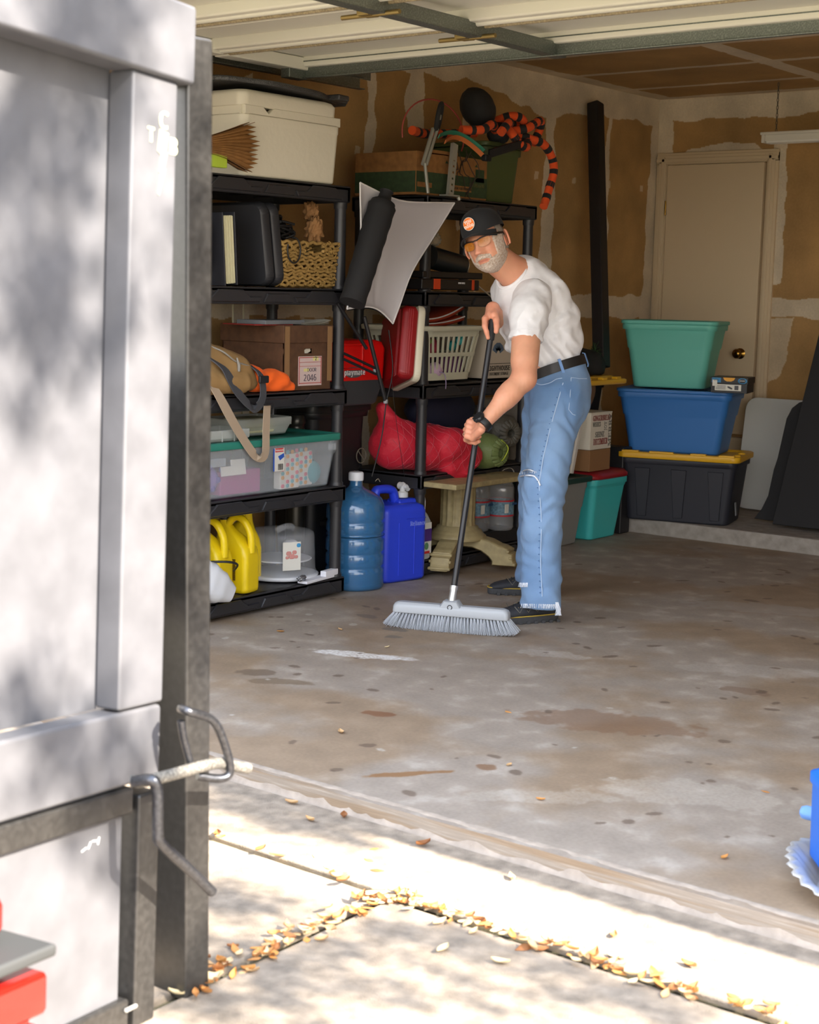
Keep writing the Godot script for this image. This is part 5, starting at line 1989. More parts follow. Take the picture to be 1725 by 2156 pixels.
func left_top():
	var foam := M("foam_white", "d9d3bf", 0.75, {"bump": noise_tex("dents", 0.02, 0.3, 1.0), "ts": 2.0, "bs": 0.12})
	var t := wthing("foam_cooler", "large white foam cooler with chipped lid on top of the left shelving unit", "cooler", Vector3(-4.63, 1.80, -4.87))
	var m := MB.new()
	tub(m, Vector3(-4.635, 1.802, -4.872), 0.43, 0.60, 0.243, 0.012, 0.035, 0.002, 0.03)
	m.bx(Vector3(-4.832, 2.060, -4.872), Vector3(0.03, 0.036, 0.56))
	for z in [-4.588, -5.156]:
		m.bx(Vector3(-4.635, 2.060, z), Vector3(0.40, 0.036, 0.028))
	m.xf = X(Vector3(-4.436, 2.060, -4.872), E(0, 90, 0))
	m.extr(PackedVector2Array([Vector2(-0.292, -0.018), Vector2(0.292, -0.018), Vector2(0.292, 0.019), Vector2(-0.115, 0.019), Vector2(-0.155, -0.006), Vector2(-0.185, 0.019), Vector2(-0.292, 0.019)]), 0.030, 0.003)
	part("body", m, foam, t)
	m = MB.new()
	var rings := []
	for q in [[2.076, 0.006], [2.079, -0.004], [2.12, -0.006], [2.135, 0.004], [2.142, 0.022]]:
		rings.append(MB.rr(0.212 - q[1], 0.288 - q[1], 0.04, q[0], -4.637, -4.855, 5))
	m.loft(rings)
	part("lid", m, foam, t)
	# black lid with scuffed silver edge
	m = MB.new()
	var silver := M("scuffed_black", "8a8a8b", 0.45, {"metal": 0.3, "tex": noise_tex("scuffs2", 0.09, 0.08, 1.0, FastNoiseLite.TYPE_SIMPLEX, 4), "ts": 5.0})
	var out := PackedVector2Array()
	for k in 64:
		var a := TAU * k / 64.0
		var r := 1.0 + 0.02 * sin(a * 9.0)
		out.append(Vector2(cos(a) * 0.385 * r + (0.02 if cos(a) > 0.8 else 0.0), sin(a) * 0.21 * r))
	m.xf = X(Vector3(-4.60, 2.168, -4.87), Basis(Vector3.RIGHT, deg_to_rad(-2.0)) * E(0, 90, 0) * E(-90, 0, 0))
	m.extr(out, 0.020, 0.004)
	for k in 3:
		m.box(Vector3(0.38 - k * 0.05, -0.06 - 0.05 * k, 0.004), Vector3(0.07, 0.10, 0.024), 0.006)
	single("tray_lid", m, silver, "black plastic lid with scuffed silver edge lying on the foam cooler", "lid")
	# folded paper leaf bags
	var kraft := M("kraft_bag", "a8763f", 0.85, {"tex": noise_tex("grunge", 0, 0, 0), "ts": 4.0})
	t = wthing("leaf_bags", "fan of folded brown paper yard bags beside the foam cooler", "paper bags", Vector3(-4.47, 1.80, -4.46))
	for k in 2:
		m = MB.new()
		var n := 22
		m.sheet(8, n, func(u: float, v: float) -> Vector3:
			var zig := 1.0 if int(round(v * n)) % 2 == 0 else -1.0
			var near := Vector3(-4.425 + 0.02 * k, 1.868 + 0.03 * v, -4.25)
			var far := Vector3(-4.425 + 0.02 * k, 1.822 + 0.185 * v, -4.575 - 0.035 * sin(v * PI) - 0.012 * k + 0.008 * sin(v * 17.0 + k))
			return near.lerp(far, u) + Vector3(zig * (0.004 + 0.014 * u) + 0.02 * sin(u * PI), 0.012 * sin(u * 4.0) * (1.0 - v), -0.008 * zig * u), 0.002)
		part("pleated_sheet", m, kraft, t)
	m = MB.new()
	m.box(Vector3(-4.40, 1.842, -4.40), Vector3(0.03, 0.05, 0.09), 0.003)
	part("green_label", m, M("lime", "a9c23c", 0.6), t)


func left_fourth():
	var navy := M("folio_cover", "2a2b31", 0.55)
	var t := wthing("portfolio_book", "thick dark portfolio book with cream pages standing on the left shelf", "book", Vector3(-4.6, 1.36, -4.53))
	var tip := E(4, 0, 0)
	var m := mb_at(Vector3(-4.60, 1.363, -4.53), tip)
	m.box(Vector3(0, 0.145, 0.034), Vector3(0.32, 0.29, 0.006), 0.002)
	m.box(Vector3(0, 0.145, -0.034), Vector3(0.32, 0.29, 0.006), 0.002)
	m.box(Vector3(-0.157, 0.145, 0), Vector3(0.006, 0.29, 0.07), 0.002)
	part("cover", m, navy, t)
	m = mb_at(Vector3(-4.60, 1.363, -4.53), tip)
	for k in 12:
		m.box(Vector3(0.002 + 0.001 * (k % 3), 0.142, 0.026 - k * 0.0047), Vector3(0.30, 0.270 - 0.004 * (k % 2), 0.0042), 0.0008)
	part("page_block", m, M("cream_pages", "cfcaa6", 0.8), t).set_meta("kind", "stuff")
	var casem := M("case_black", "2b2c30", 0.5, {"bump": noise_tex("fine", 0, 0, 0), "ts": 8.0, "bs": 0.02})
	t = wthing("hard_case", "black hard case with rounded corners standing behind the portfolio book", "case", Vector3(-4.64, 1.36, -4.77))
	m = mb_at(Vector3(-4.65, 1.535, -4.745), E(8, 0, 0))
	var pr := PackedVector2Array()
	for q in MB.rr(0.21, 0.172, 0.05, 0, 0, 0, 6):
		pr.append(Vector2(q.x, q.z))
	m.extr(pr, 0.05, 0.010)
	part("shell", m, casem, t)
	m = mb_at(Vector3(-4.65, 1.535, -4.805), E(8, 0, 0))
	m.extr(pr, 0.05, 0.010)
	part("shell", m, casem, t)
	m = MB.new()
	m.ball(Vector3(-4.66, 1.55, -4.42), Vector3(0.19, 0.19, 0.06), 12, 0.1, 3)
	single("soft_bag", m, casem, "soft black bag at the end of the left shelf beside the portfolio", "bag")
	# seagrass basket: stakes and woven strands
	var straw := M("seagrass", "cfa65c", 0.8, {"tex": noise_tex("straw", 0.12, 0.55, 1.0), "ts": 9.0})
	t = wthing("basket", "woven seagrass basket holding cables on the left shelf", "basket", Vector3(-4.62, 1.36, -5.015))
	var c := Vector3(-4.62, 1.364, -5.015)
	m = MB.new()
	m.box(c + Vector3(0, 0.004, 0), Vector3(0.30, 0.008, 0.33), 0.003)
	part("bottom", m, straw, t)
	m = MB.new()
	var r := RandomNumberGenerator.new()
	r.seed = 5
	for row in 13:
		var y := 0.008 + row * 0.0148
		var k := y / 0.19
		var pts := []
		var base := MB.rr(0.156 + 0.017 * k, 0.172 + 0.018 * k, 0.02, c.y + y, c.x, c.z, 3)
		var n := 0
		for i in base.size():
			var a := base[i]
			var b := base[(i + 1) % base.size()]
			var seg := maxi(1, int(a.distance_to(b) / 0.0125))
			for s in seg:
				var q := a.lerp(b, float(s) / seg)
				var o := (q - Vector3(c.x, q.y, c.z)).normalized()
				# handle hole through the front
				pts.append(q + o * (0.006 + 0.0045 * (1 if (n + row) % 2 == 0 else -1)) + Vector3(0, 0.0035 * (1 if (n / 2) % 2 == 0 else -1) + r.randf_range(-0.0025, 0.0025), 0))
				n += 1
		pts.append(pts[0])
		if row in [10, 11]:
			var cutp := []
			for q in pts:
				if not (q.x > -4.5 and absf(q.z + 5.03) < 0.042):
					cutp.append(q)
				else:
					if cutp.size() > 2:
						m.tube(cutp, 0.0072, 6)
					cutp = []
			if cutp.size() > 2:
				m.tube(cutp, 0.0072, 6)
		else:
			m.tube(pts, 0.0072, 6)
	for k in 60:
		var z := r.randf_range(-5.2, -4.84)
		var y := r.randf_range(1.37, 1.55)
		var q := Vector3(-4.437 + 0.0 - 0.017 * (1.0 - (y - 1.364) / 0.19), y, z)
		m.tube([q, q + Vector3(0.004, r.randf_range(-0.012, 0.012), r.randf_range(-0.012, 0.012)), q + Vector3(0.001, r.randf_range(-0.016, 0.016), r.randf_range(-0.02, 0.02))], 0.003, 4)
	part("woven_strand", m, straw, t).set_meta("kind", "stuff")
	m = MB.new()
	crumple(m, Vector3(-4.505, 1.50, -5.03), Vector3(0.035, 0.045, 0.07), 6)
	single("plastic_bag", m, M("bag_clear", "9a9a98", 0.2, {"alpha": 0.7, "spec": 0.9}), "crinkled clear plastic bag showing through the handle hole of the seagrass basket", "bag")
	# crumpled paper, cables and plastic in it
	var wads := [[Vector3(-4.53, 1.615, -5.13), Vector3(0.085, 0.12, 0.085), 3, "crumpled brown packing paper at the front right of the seagrass basket"], [Vector3(-4.57, 1.69, -5.15), Vector3(0.07, 0.10, 0.06), 8, "twisted brown packing paper rising highest from the seagrass basket"], [Vector3(-4.68, 1.64, -5.0), Vector3(0.06, 0.07, 0.09), 11, "brown packing paper behind the cables in the seagrass basket"]]
	for q in wads:
		m = MB.new()
		crumple(m, q[0], q[1], q[2])
		single("crumpled_paper", m, M("brown_paper", "9c7145", 0.85), q[3], "paper", "packing paper in the basket")
	t = wthing("cable_tangle", "tangle of black cables spilling over the seagrass basket rim", "cables", Vector3(-4.55, 1.55, -4.93))
	m = MB.new()
	for k in 9:
		var pts := []
		for i in 12:
			pts.append(Vector3(-4.60 + 0.07 * sin(i * 1.1 + k * 2.0), 1.585 + 0.035 * sin(i * 0.9 + k) + 0.02 * (k % 3), -4.93 + 0.075 * cos(i * 1.3 + k * 1.4)))
		m.tube(curve(pts, 4), 0.006, 6)
	part("coil", m, M("cable_black", "1a1a1b", 0.5), t).set_meta("kind", "stuff")
	m = MB.new()
	var loop := []
	for i in 21:
		var a := lerpf(1.7, -3.6, i / 20.0)
		loop.append(Vector3(-4.427 + 0.004 * cos(a), 1.515 + 0.048 * sin(a) * 1.1, -4.885 - 0.036 * cos(a)))
	m.tube(loop, 0.0035, 6)
	part("hanging_loop", m, M("cable_black", "", 0), t)


func crumple(m: MB, c: Vector3, r: Vector3, sd: int):
	var ns := FastNoiseLite.new()
	ns.seed = sd
	ns.noise_type = FastNoiseLite.TYPE_CELLULAR
	ns.cellular_return_type = FastNoiseLite.RETURN_DISTANCE2_SUB
	ns.frequency = 1.5
	var rings := []
	for j in range(1, 20):
		var b := PI * j / 20.0 - PI / 2
		var ring := PackedVector3Array()
		for i in 36:
			var a := TAU * i / 36.0
			var d := Vector3(cos(a) * cos(b), sin(b), -sin(a) * cos(b))
			ring.append(c + d * r * (1.12 + 0.62 * ns.get_noise_3dv(d * 1.1) + 0.25 * ns.get_noise_3dv(d * 2.6)))
		rings.append(ring)
	m.loft(rings)


func left_third():
	var card := M("cardboard_dark", "5f4029", 0.8, {"tex": noise_tex("grunge", 0, 0, 0), "ts": 3.0})
	var t := wthing("file_box", "brown cardboard file box with lid and paper label on the left shelf", "box", Vector3(-4.62, 0.925, -5.0))
	var m := MB.new()
	m.bx(Vector3(-4.622, 0.930, -4.995), Vector3(0.36, 0.006, 0.30))
	m.bx(Vector3(-4.800, 1.045, -4.995), Vector3(0.005, 0.236, 0.30))
	for z in [-4.8475, -5.1425]:
		m.bx(Vector3(-4.622, 1.045, z), Vector3(0.36, 0.236, 0.005))
	for q in [[1.005, -4.995, 0.156, 0.30], [1.133, -4.995, 0.060, 0.30], [1.093, -4.9095, 0.020, 0.129], [1.093, -5.0855, 0.020, 0.119]]:
		m.bx(Vector3(-4.4445, q[0], q[1]), Vector3(0.005, q[2], q[3]))
	part("carton", m, card, t)
	m = MB.new()
	m.box(Vector3(-4.622, 1.165, -4.995), Vector3(0.375, 0.075, 0.318), 0.003)
	part("lid", m, card, t)
	m = MB.new()
	for q in [[-4.858, 0.05], [-5.13, 0.05]]:
		m.bx(Vector3(-4.4345, 1.08, q[0]), Vector3(0.0012, 0.235, 0.03))
	part("packing_tape", m, M("tape_clear", "8a6a4a", 0.15, {"spec": 0.7}), t)
	m = mb_at(Vector3(-4.455, 1.094, -5.006), E(25, 0, 0))
	m.box(Vector3(), Vector3(0.004, 0.022, 0.038), 0.001)
	part("paper_scrap", m, M("paper_white", "d8d4c4", 0.8), t)
	# label: red rule round a written sheet
	m = MB.new()
	m.bx(Vector3(-4.4405, 1.008, -5.01), Vector3(0.0016, 0.125, 0.15))
	var lab := part("label", m, M("paper_pinkish", "cbb6b2", 0.8), t, "paper label with red border")
	m = MB.new()
	for q in [[0.062, 0.0, 0.003, 0.145], [-0.056, 0.0, 0.003, 0.14], [0.022, 0.0, 0.0015, 0.135], [0.04, 0.0, 0.0015, 0.135]]:
		m.bx(Vector3(-4.4392, 1.008 + q[0] * 0.93, -5.01 + q[1]), Vector3(0.0012, q[2], q[3]))
	for q in [-0.07, 0.07]:
		m.bx(Vector3(-4.4392, 1.008, -5.01 + q), Vector3(0.0012, 0.112, 0.003))
	part("red_rule", m, M("rule_red", "b0473c", 0.8), lab).set_meta("kind", "stuff")
	m = MB.new()
	m.bx(Vector3(-4.4392, 1.060, -5.045), Vector3(0.0012, 0.018, 0.034))
	m.bx(Vector3(-4.4392, 1.012, -4.985), Vector3(0.0012, 0.012, 0.032))
	part("sticky_note", m, M("note_yellow", "d8cf8a", 0.8), lab).set_meta("kind", "stuff")
	var rt := E(0, 90, 0)
	var ink := M("pencil", "4c4652", 0.8)
	words(t, "lettering", "2046", 0.028, Vector3(-4.439, 0.978, -5.01), rt, ink, 1.0, "Droid Sans")
	words(t, "lettering", "DOOR", 0.016, Vector3(-4.439, 1.012, -5.02), rt, ink)
	words(t, "lettering", "2", 0.016, Vector3(-4.438, 1.060, -5.045), rt, ink)
	# papers on the lid
	m = mb_at(Vector3(-4.55, 1.2145, -4.88), E(0, 3, 0))
	m.box(Vector3(), Vector3(0.16, 0.018, 0.26), 0.003)
	single("paperback", m, M("book_grey", "6f7377", 0.6), "thin grey paperback lying on the cardboard file box", "book")
	m = MB.new()
	m.sheet(12, 4, func(u: float, v: float) -> Vector3: return Vector3(-4.455 - 0.16 * v, 1.2045 + 0.020 * u * u + 0.004 * sin(v * 5.0), -5.01 - 0.15 * u), 0.003)
	for k in 5:
		m.sheet(10, 2, func(u: float, v: float) -> Vector3: return Vector3(-4.452 - 0.15 * v, 1.2045 + 0.002 * k + 0.003 * k * u * u, -4.99 - 0.155 * u), 0.001)
	single("loose_papers", m, M("paper_white", "", 0), "loose white papers spread on the cardboard file box", "papers")
	m = mb_at(Vector3(-4.56, 1.206, -4.83), E(0, -4, 0))
	m.box(Vector3(-0.02, -0.0025, 0.0), Vector3(0.20, 0.005, 0.22), 0.001)
	single("red_folder", m, M("folder_red", "8e2a26", 0.6), "thin dark red folder under the grey paperback", "folder")
	# camera bag with two hanging straps
	var tan := M("canvas_tan", "9a7a4d", 0.85, {"bump": weave_tex(), "ts": 22.0, "bs": 0.03})
	t = wthing("camera_bag", "tan canvas shoulder bag with dark and beige straps hanging over the shelf edge", "bag", Vector3(-4.5, 0.925, -4.5))
	var f := Field.new(Vector3(-4.76, 0.88, -4.86), Vector3(-4.30, 1.19, -4.2), 0.011)
	f.cap(Vector3(-4.53, 1.05, -4.30), Vector3(-4.48, 1.01, -4.58), 0.125, 0.082, 0.03)
	f.cap(Vector3(-4.43, 0.985, -4.36), Vector3(-4.415, 0.972, -4.56), 0.058, 0.045, 0.012)
	f.cap(Vector3(-4.46, 0.985, -4.60), Vector3(-4.47, 0.965, -4.72), 0.052, 0.034, 0.02)
	var ns := FastNoiseLite.new()
	ns.frequency = 9.0
	f.each(Vector3(-5, 0, -5), Vector3(-4, 2, -4), func(q: Vector3, d: float) -> float: return maxf(d + 0.008 * ns.get_noise_3dv(q), 0.928 - q.y))
	m = MB.new()
	f.mesh_into(m)
	part("pouch", m, tan, t)
	m = MB.new()
	m.tube(curve([Vector3(-4.47, 1.125, -4.42), Vector3(-4.42, 1.10, -4.46), Vector3(-4.405, 1.06, -4.52), Vector3(-4.41, 1.04, -4.60)]), 0.004, 6)
	m.tube([Vector3(-4.40, 1.075, -4.52), Vector3(-4.392, 1.045, -4.525), Vector3(-4.392, 1.02, -4.525)], [0.003, 0.007, 0.006], 8)
	part("zip", m, M("zip_grey", "8f8a80", 0.6), t)
	m = MB.new()
	m.strap(curve([Vector3(-4.40, 1.08, -4.36), Vector3(-4.37, 1.03, -4.42), Vector3(-4.375, 0.94, -4.50), Vector3(-4.38, 0.88, -4.58), Vector3(-4.385, 0.875, -4.63), Vector3(-4.385, 0.92, -4.66), Vector3(-4.395, 1.0, -4.655), Vector3(-4.43, 1.04, -4.63)]), [Vector3(0.2, 0.3, 1)], 0.045, 0.004)
	part("dark_strap", m, M("strap_grey", "4a4c52", 0.8, {"bump": weave_tex(), "ts": 30.0, "bs": 0.03}), t, "dark grey strap")
	m = MB.new()
	m.strap(curve([Vector3(-4.385, 0.99, -4.35), Vector3(-4.375, 0.92, -4.40), Vector3(-4.385, 0.80, -4.50), Vector3(-4.388, 0.69, -4.60), Vector3(-4.388, 0.665, -4.645), Vector3(-4.388, 0.68, -4.68), Vector3(-4.385, 0.78, -4.68), Vector3(-4.385, 0.88, -4.685)]), [Vector3(0.1, 0.3, 1)], 0.045, 0.003)
	part("beige_strap", m, M("strap_beige", "b3a08a", 0.85, {"bump": weave_tex(), "ts": 30.0, "bs": 0.03}), t, "beige strap")
	m = MB.new()
	m.box(Vector3(-4.378, 0.985, -4.655), Vector3(0.012, 0.03, 0.055), 0.004)
	part("buckle", m, M("buckle_black", "222326", 0.4), t)
	m = MB.new()
	m.tube([Vector3(-4.378, 0.88, -4.66), Vector3(-4.378, 0.88, -4.715), Vector3(-4.378, 0.835, -4.715)], 0.004, 6)
	part("buckle", m, M("buckle_black", "222326", 0.4), t)
	# orange vest
	f = Field.new(Vector3(-4.70, 0.90, -4.97), Vector3(-4.30, 1.12, -4.42), 0.010)
	f.cap(Vector3(-4.52, 1.065, -4.54), Vector3(-4.47, 0.99, -4.72), 0.03, 0.032, 0.03)
	f.cap(Vector3(-4.455, 0.975, -4.68), Vector3(-4.44, 0.948, -4.88), 0.045, 0.024, 0.03)
	f.cap(Vector3(-4.47, 0.975, -4.78), Vector3(-4.46, 0.975, -4.83), 0.045, 0.04, 0.03)
	f.each(Vector3(-5, 0, -5), Vector3(-4, 2, -4), func(q: Vector3, d: float) -> float: return maxf(d + 0.006 * sin(q.z * 60.0 + q.y * 70.0 + 3.0 * ns.get_noise_3dv(q * 0.6)) * 0.7 + 0.004 * ns.get_noise_3dv(q * 3.0), 0.928 - q.y))
	m = MB.new()
	f.mesh_into(m)
	single("safety_vest", m, M("hi_vis_orange", "ff6a1c", 0.75, {"rim": 0.3}), "crumpled bright orange safety vest beside the tan bag", "vest")


func left_second():
	var clear := M("clear_plastic", "dbe3ea", 0.28, {"alpha": 0.2, "spec": 0.5})
	var green := M("lid_green", "2f8070", 0.4)
	var t := wthing("clear_tote", "clear plastic tote with green lid full of party supplies on the left shelf", "storage bin", Vector3(-4.62, 0.497, -4.76))
	var m := MB.new()
	tub(m, Vector3(-4.615, 0.50, -4.765), 0.41, 0.84, 0.205, 0.025, 0.03, 0.006, 0.004, [[0.72, 0.008]])
	part("tub", m, clear, t)
	m = MB.new()
	lid_on(m, Vector3(-4.615, 0.703, -4.765), 0.425, 0.865, 0.030, 0.035)
	part("lid", m, green, t, "dark green lid")
	m = MB.new()
	m.box(Vector3(-4.412, 0.655, -4.42), Vector3(0.012, 0.035, 0.10), 0.004)
	m.box(Vector3(-4.412, 0.675, -5.13), Vector3(0.012, 0.03, 0.045), 0.004)
	part("latch", m, clear, t).set_meta("kind", "stuff")
	m = MB.new()
	m.bx(Vector3(-4.409, 0.643, -4.787), Vector3(0.0015, 0.098, 0.062))
	var lab := part("label", m, M("label_white", "d9d8cf", 0.6), t, "white and blue paper label")
	m = MB.new()
	m.bx(Vector3(-4.4082, 0.683, -4.787), Vector3(0.001, 0.016, 0.05))
	part("red_mark", m, M("label_red", "c8262b", 0.6), lab)
	m = MB.new()
	m.xf = X(Vector3(-4.4082, 0.657, -4.797), E(0, 90, 0))
	m.extr(PackedVector2Array([Vector2(-0.018, 0.0), Vector2(0.018, 0.012), Vector2(0.020, -0.004), Vector2(-0.006, -0.018)]), 0.001)
	m.xf = Transform3D()
	m.bx(Vector3(-4.4082, 0.643, -4.754), Vector3(0.001, 0.096, 0.007))
	part("blue_mark", m, M("label_blue", "2a57b8", 0.6), lab).set_meta("kind", "stuff")
	m = MB.new()
	for k in 9:
		m.bx(Vector3(-4.4082, 0.612, -4.78 - k * 0.0035), Vector3(0.001, 0.026, 0.0012 + 0.0008 * (k % 3)))
	part("bar_code", m, M("ink_black", "222222", 0.7), lab).set_meta("kind", "stuff")
	words(t, "lettering", "Rubbermaid", 0.008, Vector3(-4.4074, 0.683, -4.787), E(0, 90, 0), M("label_white", "", 0), 0.8)
	# party things inside
	var it := MB.new()
	it.ball(Vector3(-4.53, 0.575, -4.45), Vector3(0.065, 0.068, 0.075), 12)
	var o := part("plush_ball", it, M("lilac", "8f6fbf", 0.8), self)
	tagged(o, "lilac plush ball with purple spots inside the clear tote", "toy")
	it = MB.new()
	for q in [[0.03, 0.02], [-0.03, 0.0], [0.0, -0.035], [-0.055, 0.04], [0.02, 0.055]]:
		it.ball(Vector3(-4.475, 0.575 + q[1], -4.46 + q[0]), Vector3(0.012, 0.014, 0.014), 6)
	part("spot", it, M("purple", "5b3fa0", 0.8), o).set_meta("kind", "stuff")
	it = MB.new()
	it.box(Vector3(-4.55, 0.555, -4.63), Vector3(0.14, 0.10, 0.24), 0.006)
	tagged(part("gift_box", it, M("pink_box", "b24a8c", 0.6), self), "magenta box inside the clear tote", "box")
	it = mb_at(Vector3(-4.455, 0.61, -4.56), E(0, 0, 8))
	it.box(Vector3(0, 0, 0), Vector3(0.01, 0.04, 0.14), 0.002)
	it.box(Vector3(0, 0.03, -0.03), Vector3(0.01, 0.03, 0.08), 0.002)
	tagged(part("card_pack", it, M("card_white", "e6e2da", 0.6), self), "white card pack inside the clear tote", "card")
	var dots := ["e0637a", "69b3c0", "e8a13c", "f0f0ea"]
	for g in 2:
		it = MB.new()
		it.box(Vector3(-4.47 - 0.03 * g, 0.582, -4.90 - 0.12 * g), Vector3(0.04, 0.15, 0.12), 0.004)
		var bag := part("gift_bag", it, M("card_white", "", 0), self)
		tagged(bag, ["white spotted gift bag beside the label in the clear tote", "white spotted gift bag near the right end of the clear tote"][g], "gift bag", "gift bags in the clear tote")
		for d in 3:
			it = MB.new()
			for k in 9:
				var y := 0.52 + 0.018 * k
				var z := -4.855 - 0.12 * g - 0.03 * ((k + d) % 4)
				it.ball(Vector3(-4.45 - 0.03 * g, y, z), Vector3(0.002, 0.010, 0.011), 5)
			part("printed_dot", it, M("dot_" + dots[d], dots[d], 0.7), bag).set_meta("kind", "stuff")
	it = MB.new()
	it.ball(Vector3(-4.50, 0.56, -5.09), Vector3(0.04, 0.055, 0.05), 8)
	tagged(part("paper_pompom", it, M("teal_soft", "4b9aa5", 0.8), self), "teal paper pompom at the right end of the clear tote", "decoration")
	# trays on the lid
	var milky := M("milky_plastic", "c9cdc8", 0.3, {"alpha": 0.5})
	t = wthing("organizer_tray", "small frosted organizer box on the green tote lid behind the straps", "tray", Vector3(-4.52, 0.733, -4.50))
	m = MB.new()
	tub(m, Vector3(-4.52, 0.733, -4.50), 0.18, 0.27, 0.048, 0.004, 0.008, 0.002, 0.003)
	for k in 3:
		m.bx(Vector3(-4.43, 0.757, -4.40 - 0.07 * k), Vector3(0.004, 0.044, 0.004))
	part("tray", m, milky, t)
	t = wthing("shoe_bin", "open frosted grey bin holding cream paper on the green tote lid", "bin", Vector3(-4.62, 0.733, -4.83))
	m = MB.new()
	tub(m, Vector3(-4.63, 0.733, -4.82), 0.22, 0.36, 0.075, 0.012, 0.015, 0.008, 0.003)
	part("tub", m, milky, t)
	m = MB.new()
	m.box(Vector3(-4.60, 0.775, -4.80), Vector3(0.13, 0.065, 0.20), 0.012)
	tagged(part("paper_roll", m, M("cream_paper", "d6d2ae", 0.8), self), "bundle of cream paper in the frosted bin", "paper")


func tagged(o: Node3D, label: String, category: String, group := ""):
	o.set_meta("label", label)
	o.set_meta("category", category)
	if group != "":
		o.set_meta("group", group)


func jug(at: Vector3, turn: float, label: String):
	# flat yellow oil jug with a loop handle that rises from the back of its neck
	var yellow := M("jug_yellow", "eacb12", 0.38, {"spec": 0.5})
	var t := thing("oil_jug", label, "jug", at, turn, "yellow oil jugs on the bottom shelf")
	var m := MB.new()
	var rings := []
	for q in [[0.0, 0.046, 0.085, 0.0], [0.006, 0.054, 0.095, 0.0], [0.02, 0.056, 0.098, 0.0], [0.15, 0.056, 0.098, 0.0], [0.19, 0.052, 0.09, 0.0], [0.23, 0.036, 0.062, 0.015], [0.262, 0.024, 0.036, 0.035], [0.285, 0.021, 0.024, 0.045], [0.30, 0.020, 0.020, 0.048]]:
		rings.append(MB.rr(q[1], q[2], minf(q[1], 0.03) * 0.8, q[0], 0, q[3], 5))
	m.loft(rings)
	part("bottle", m, yellow, t)
	m = MB.new()
	m.tube(curve([Vector3(0, 0.275, 0.035), Vector3(0, 0.312, 0.0), Vector3(0, 0.305, -0.045), Vector3(0, 0.25, -0.082), Vector3(0, 0.17, -0.088)], 6), 0.019, 12, true, 0.8)
	part("handle", m, yellow, t)
	m = MB.new()
	m.xf = X(Vector3(0, 0.298, 0.048))
	m.lathe([[0.020, 0.0], [0.022, 0.004], [0.022, 0.022], [0.018, 0.026]], 18)
	part("screw_cap", m, M("cap_dark", "1f1f20", 0.5), t, "black screw cap")
	m = MB.new()
	m.bx(Vector3(0.0568, 0.10, 0.01), Vector3(0.0015, 0.09, 0.11))
	m.bx(Vector3(-0.0568, 0.10, 0.01), Vector3(0.0015, 0.09, 0.11))
	part("label", m, M("jug_label", "c49c14", 0.5, {"tex": noise_tex("print", 0.09, 0.2, 1.0, FastNoiseLite.TYPE_CELLULAR, 2), "ts": 6.0}), t).set_meta("kind", "stuff")
	return t


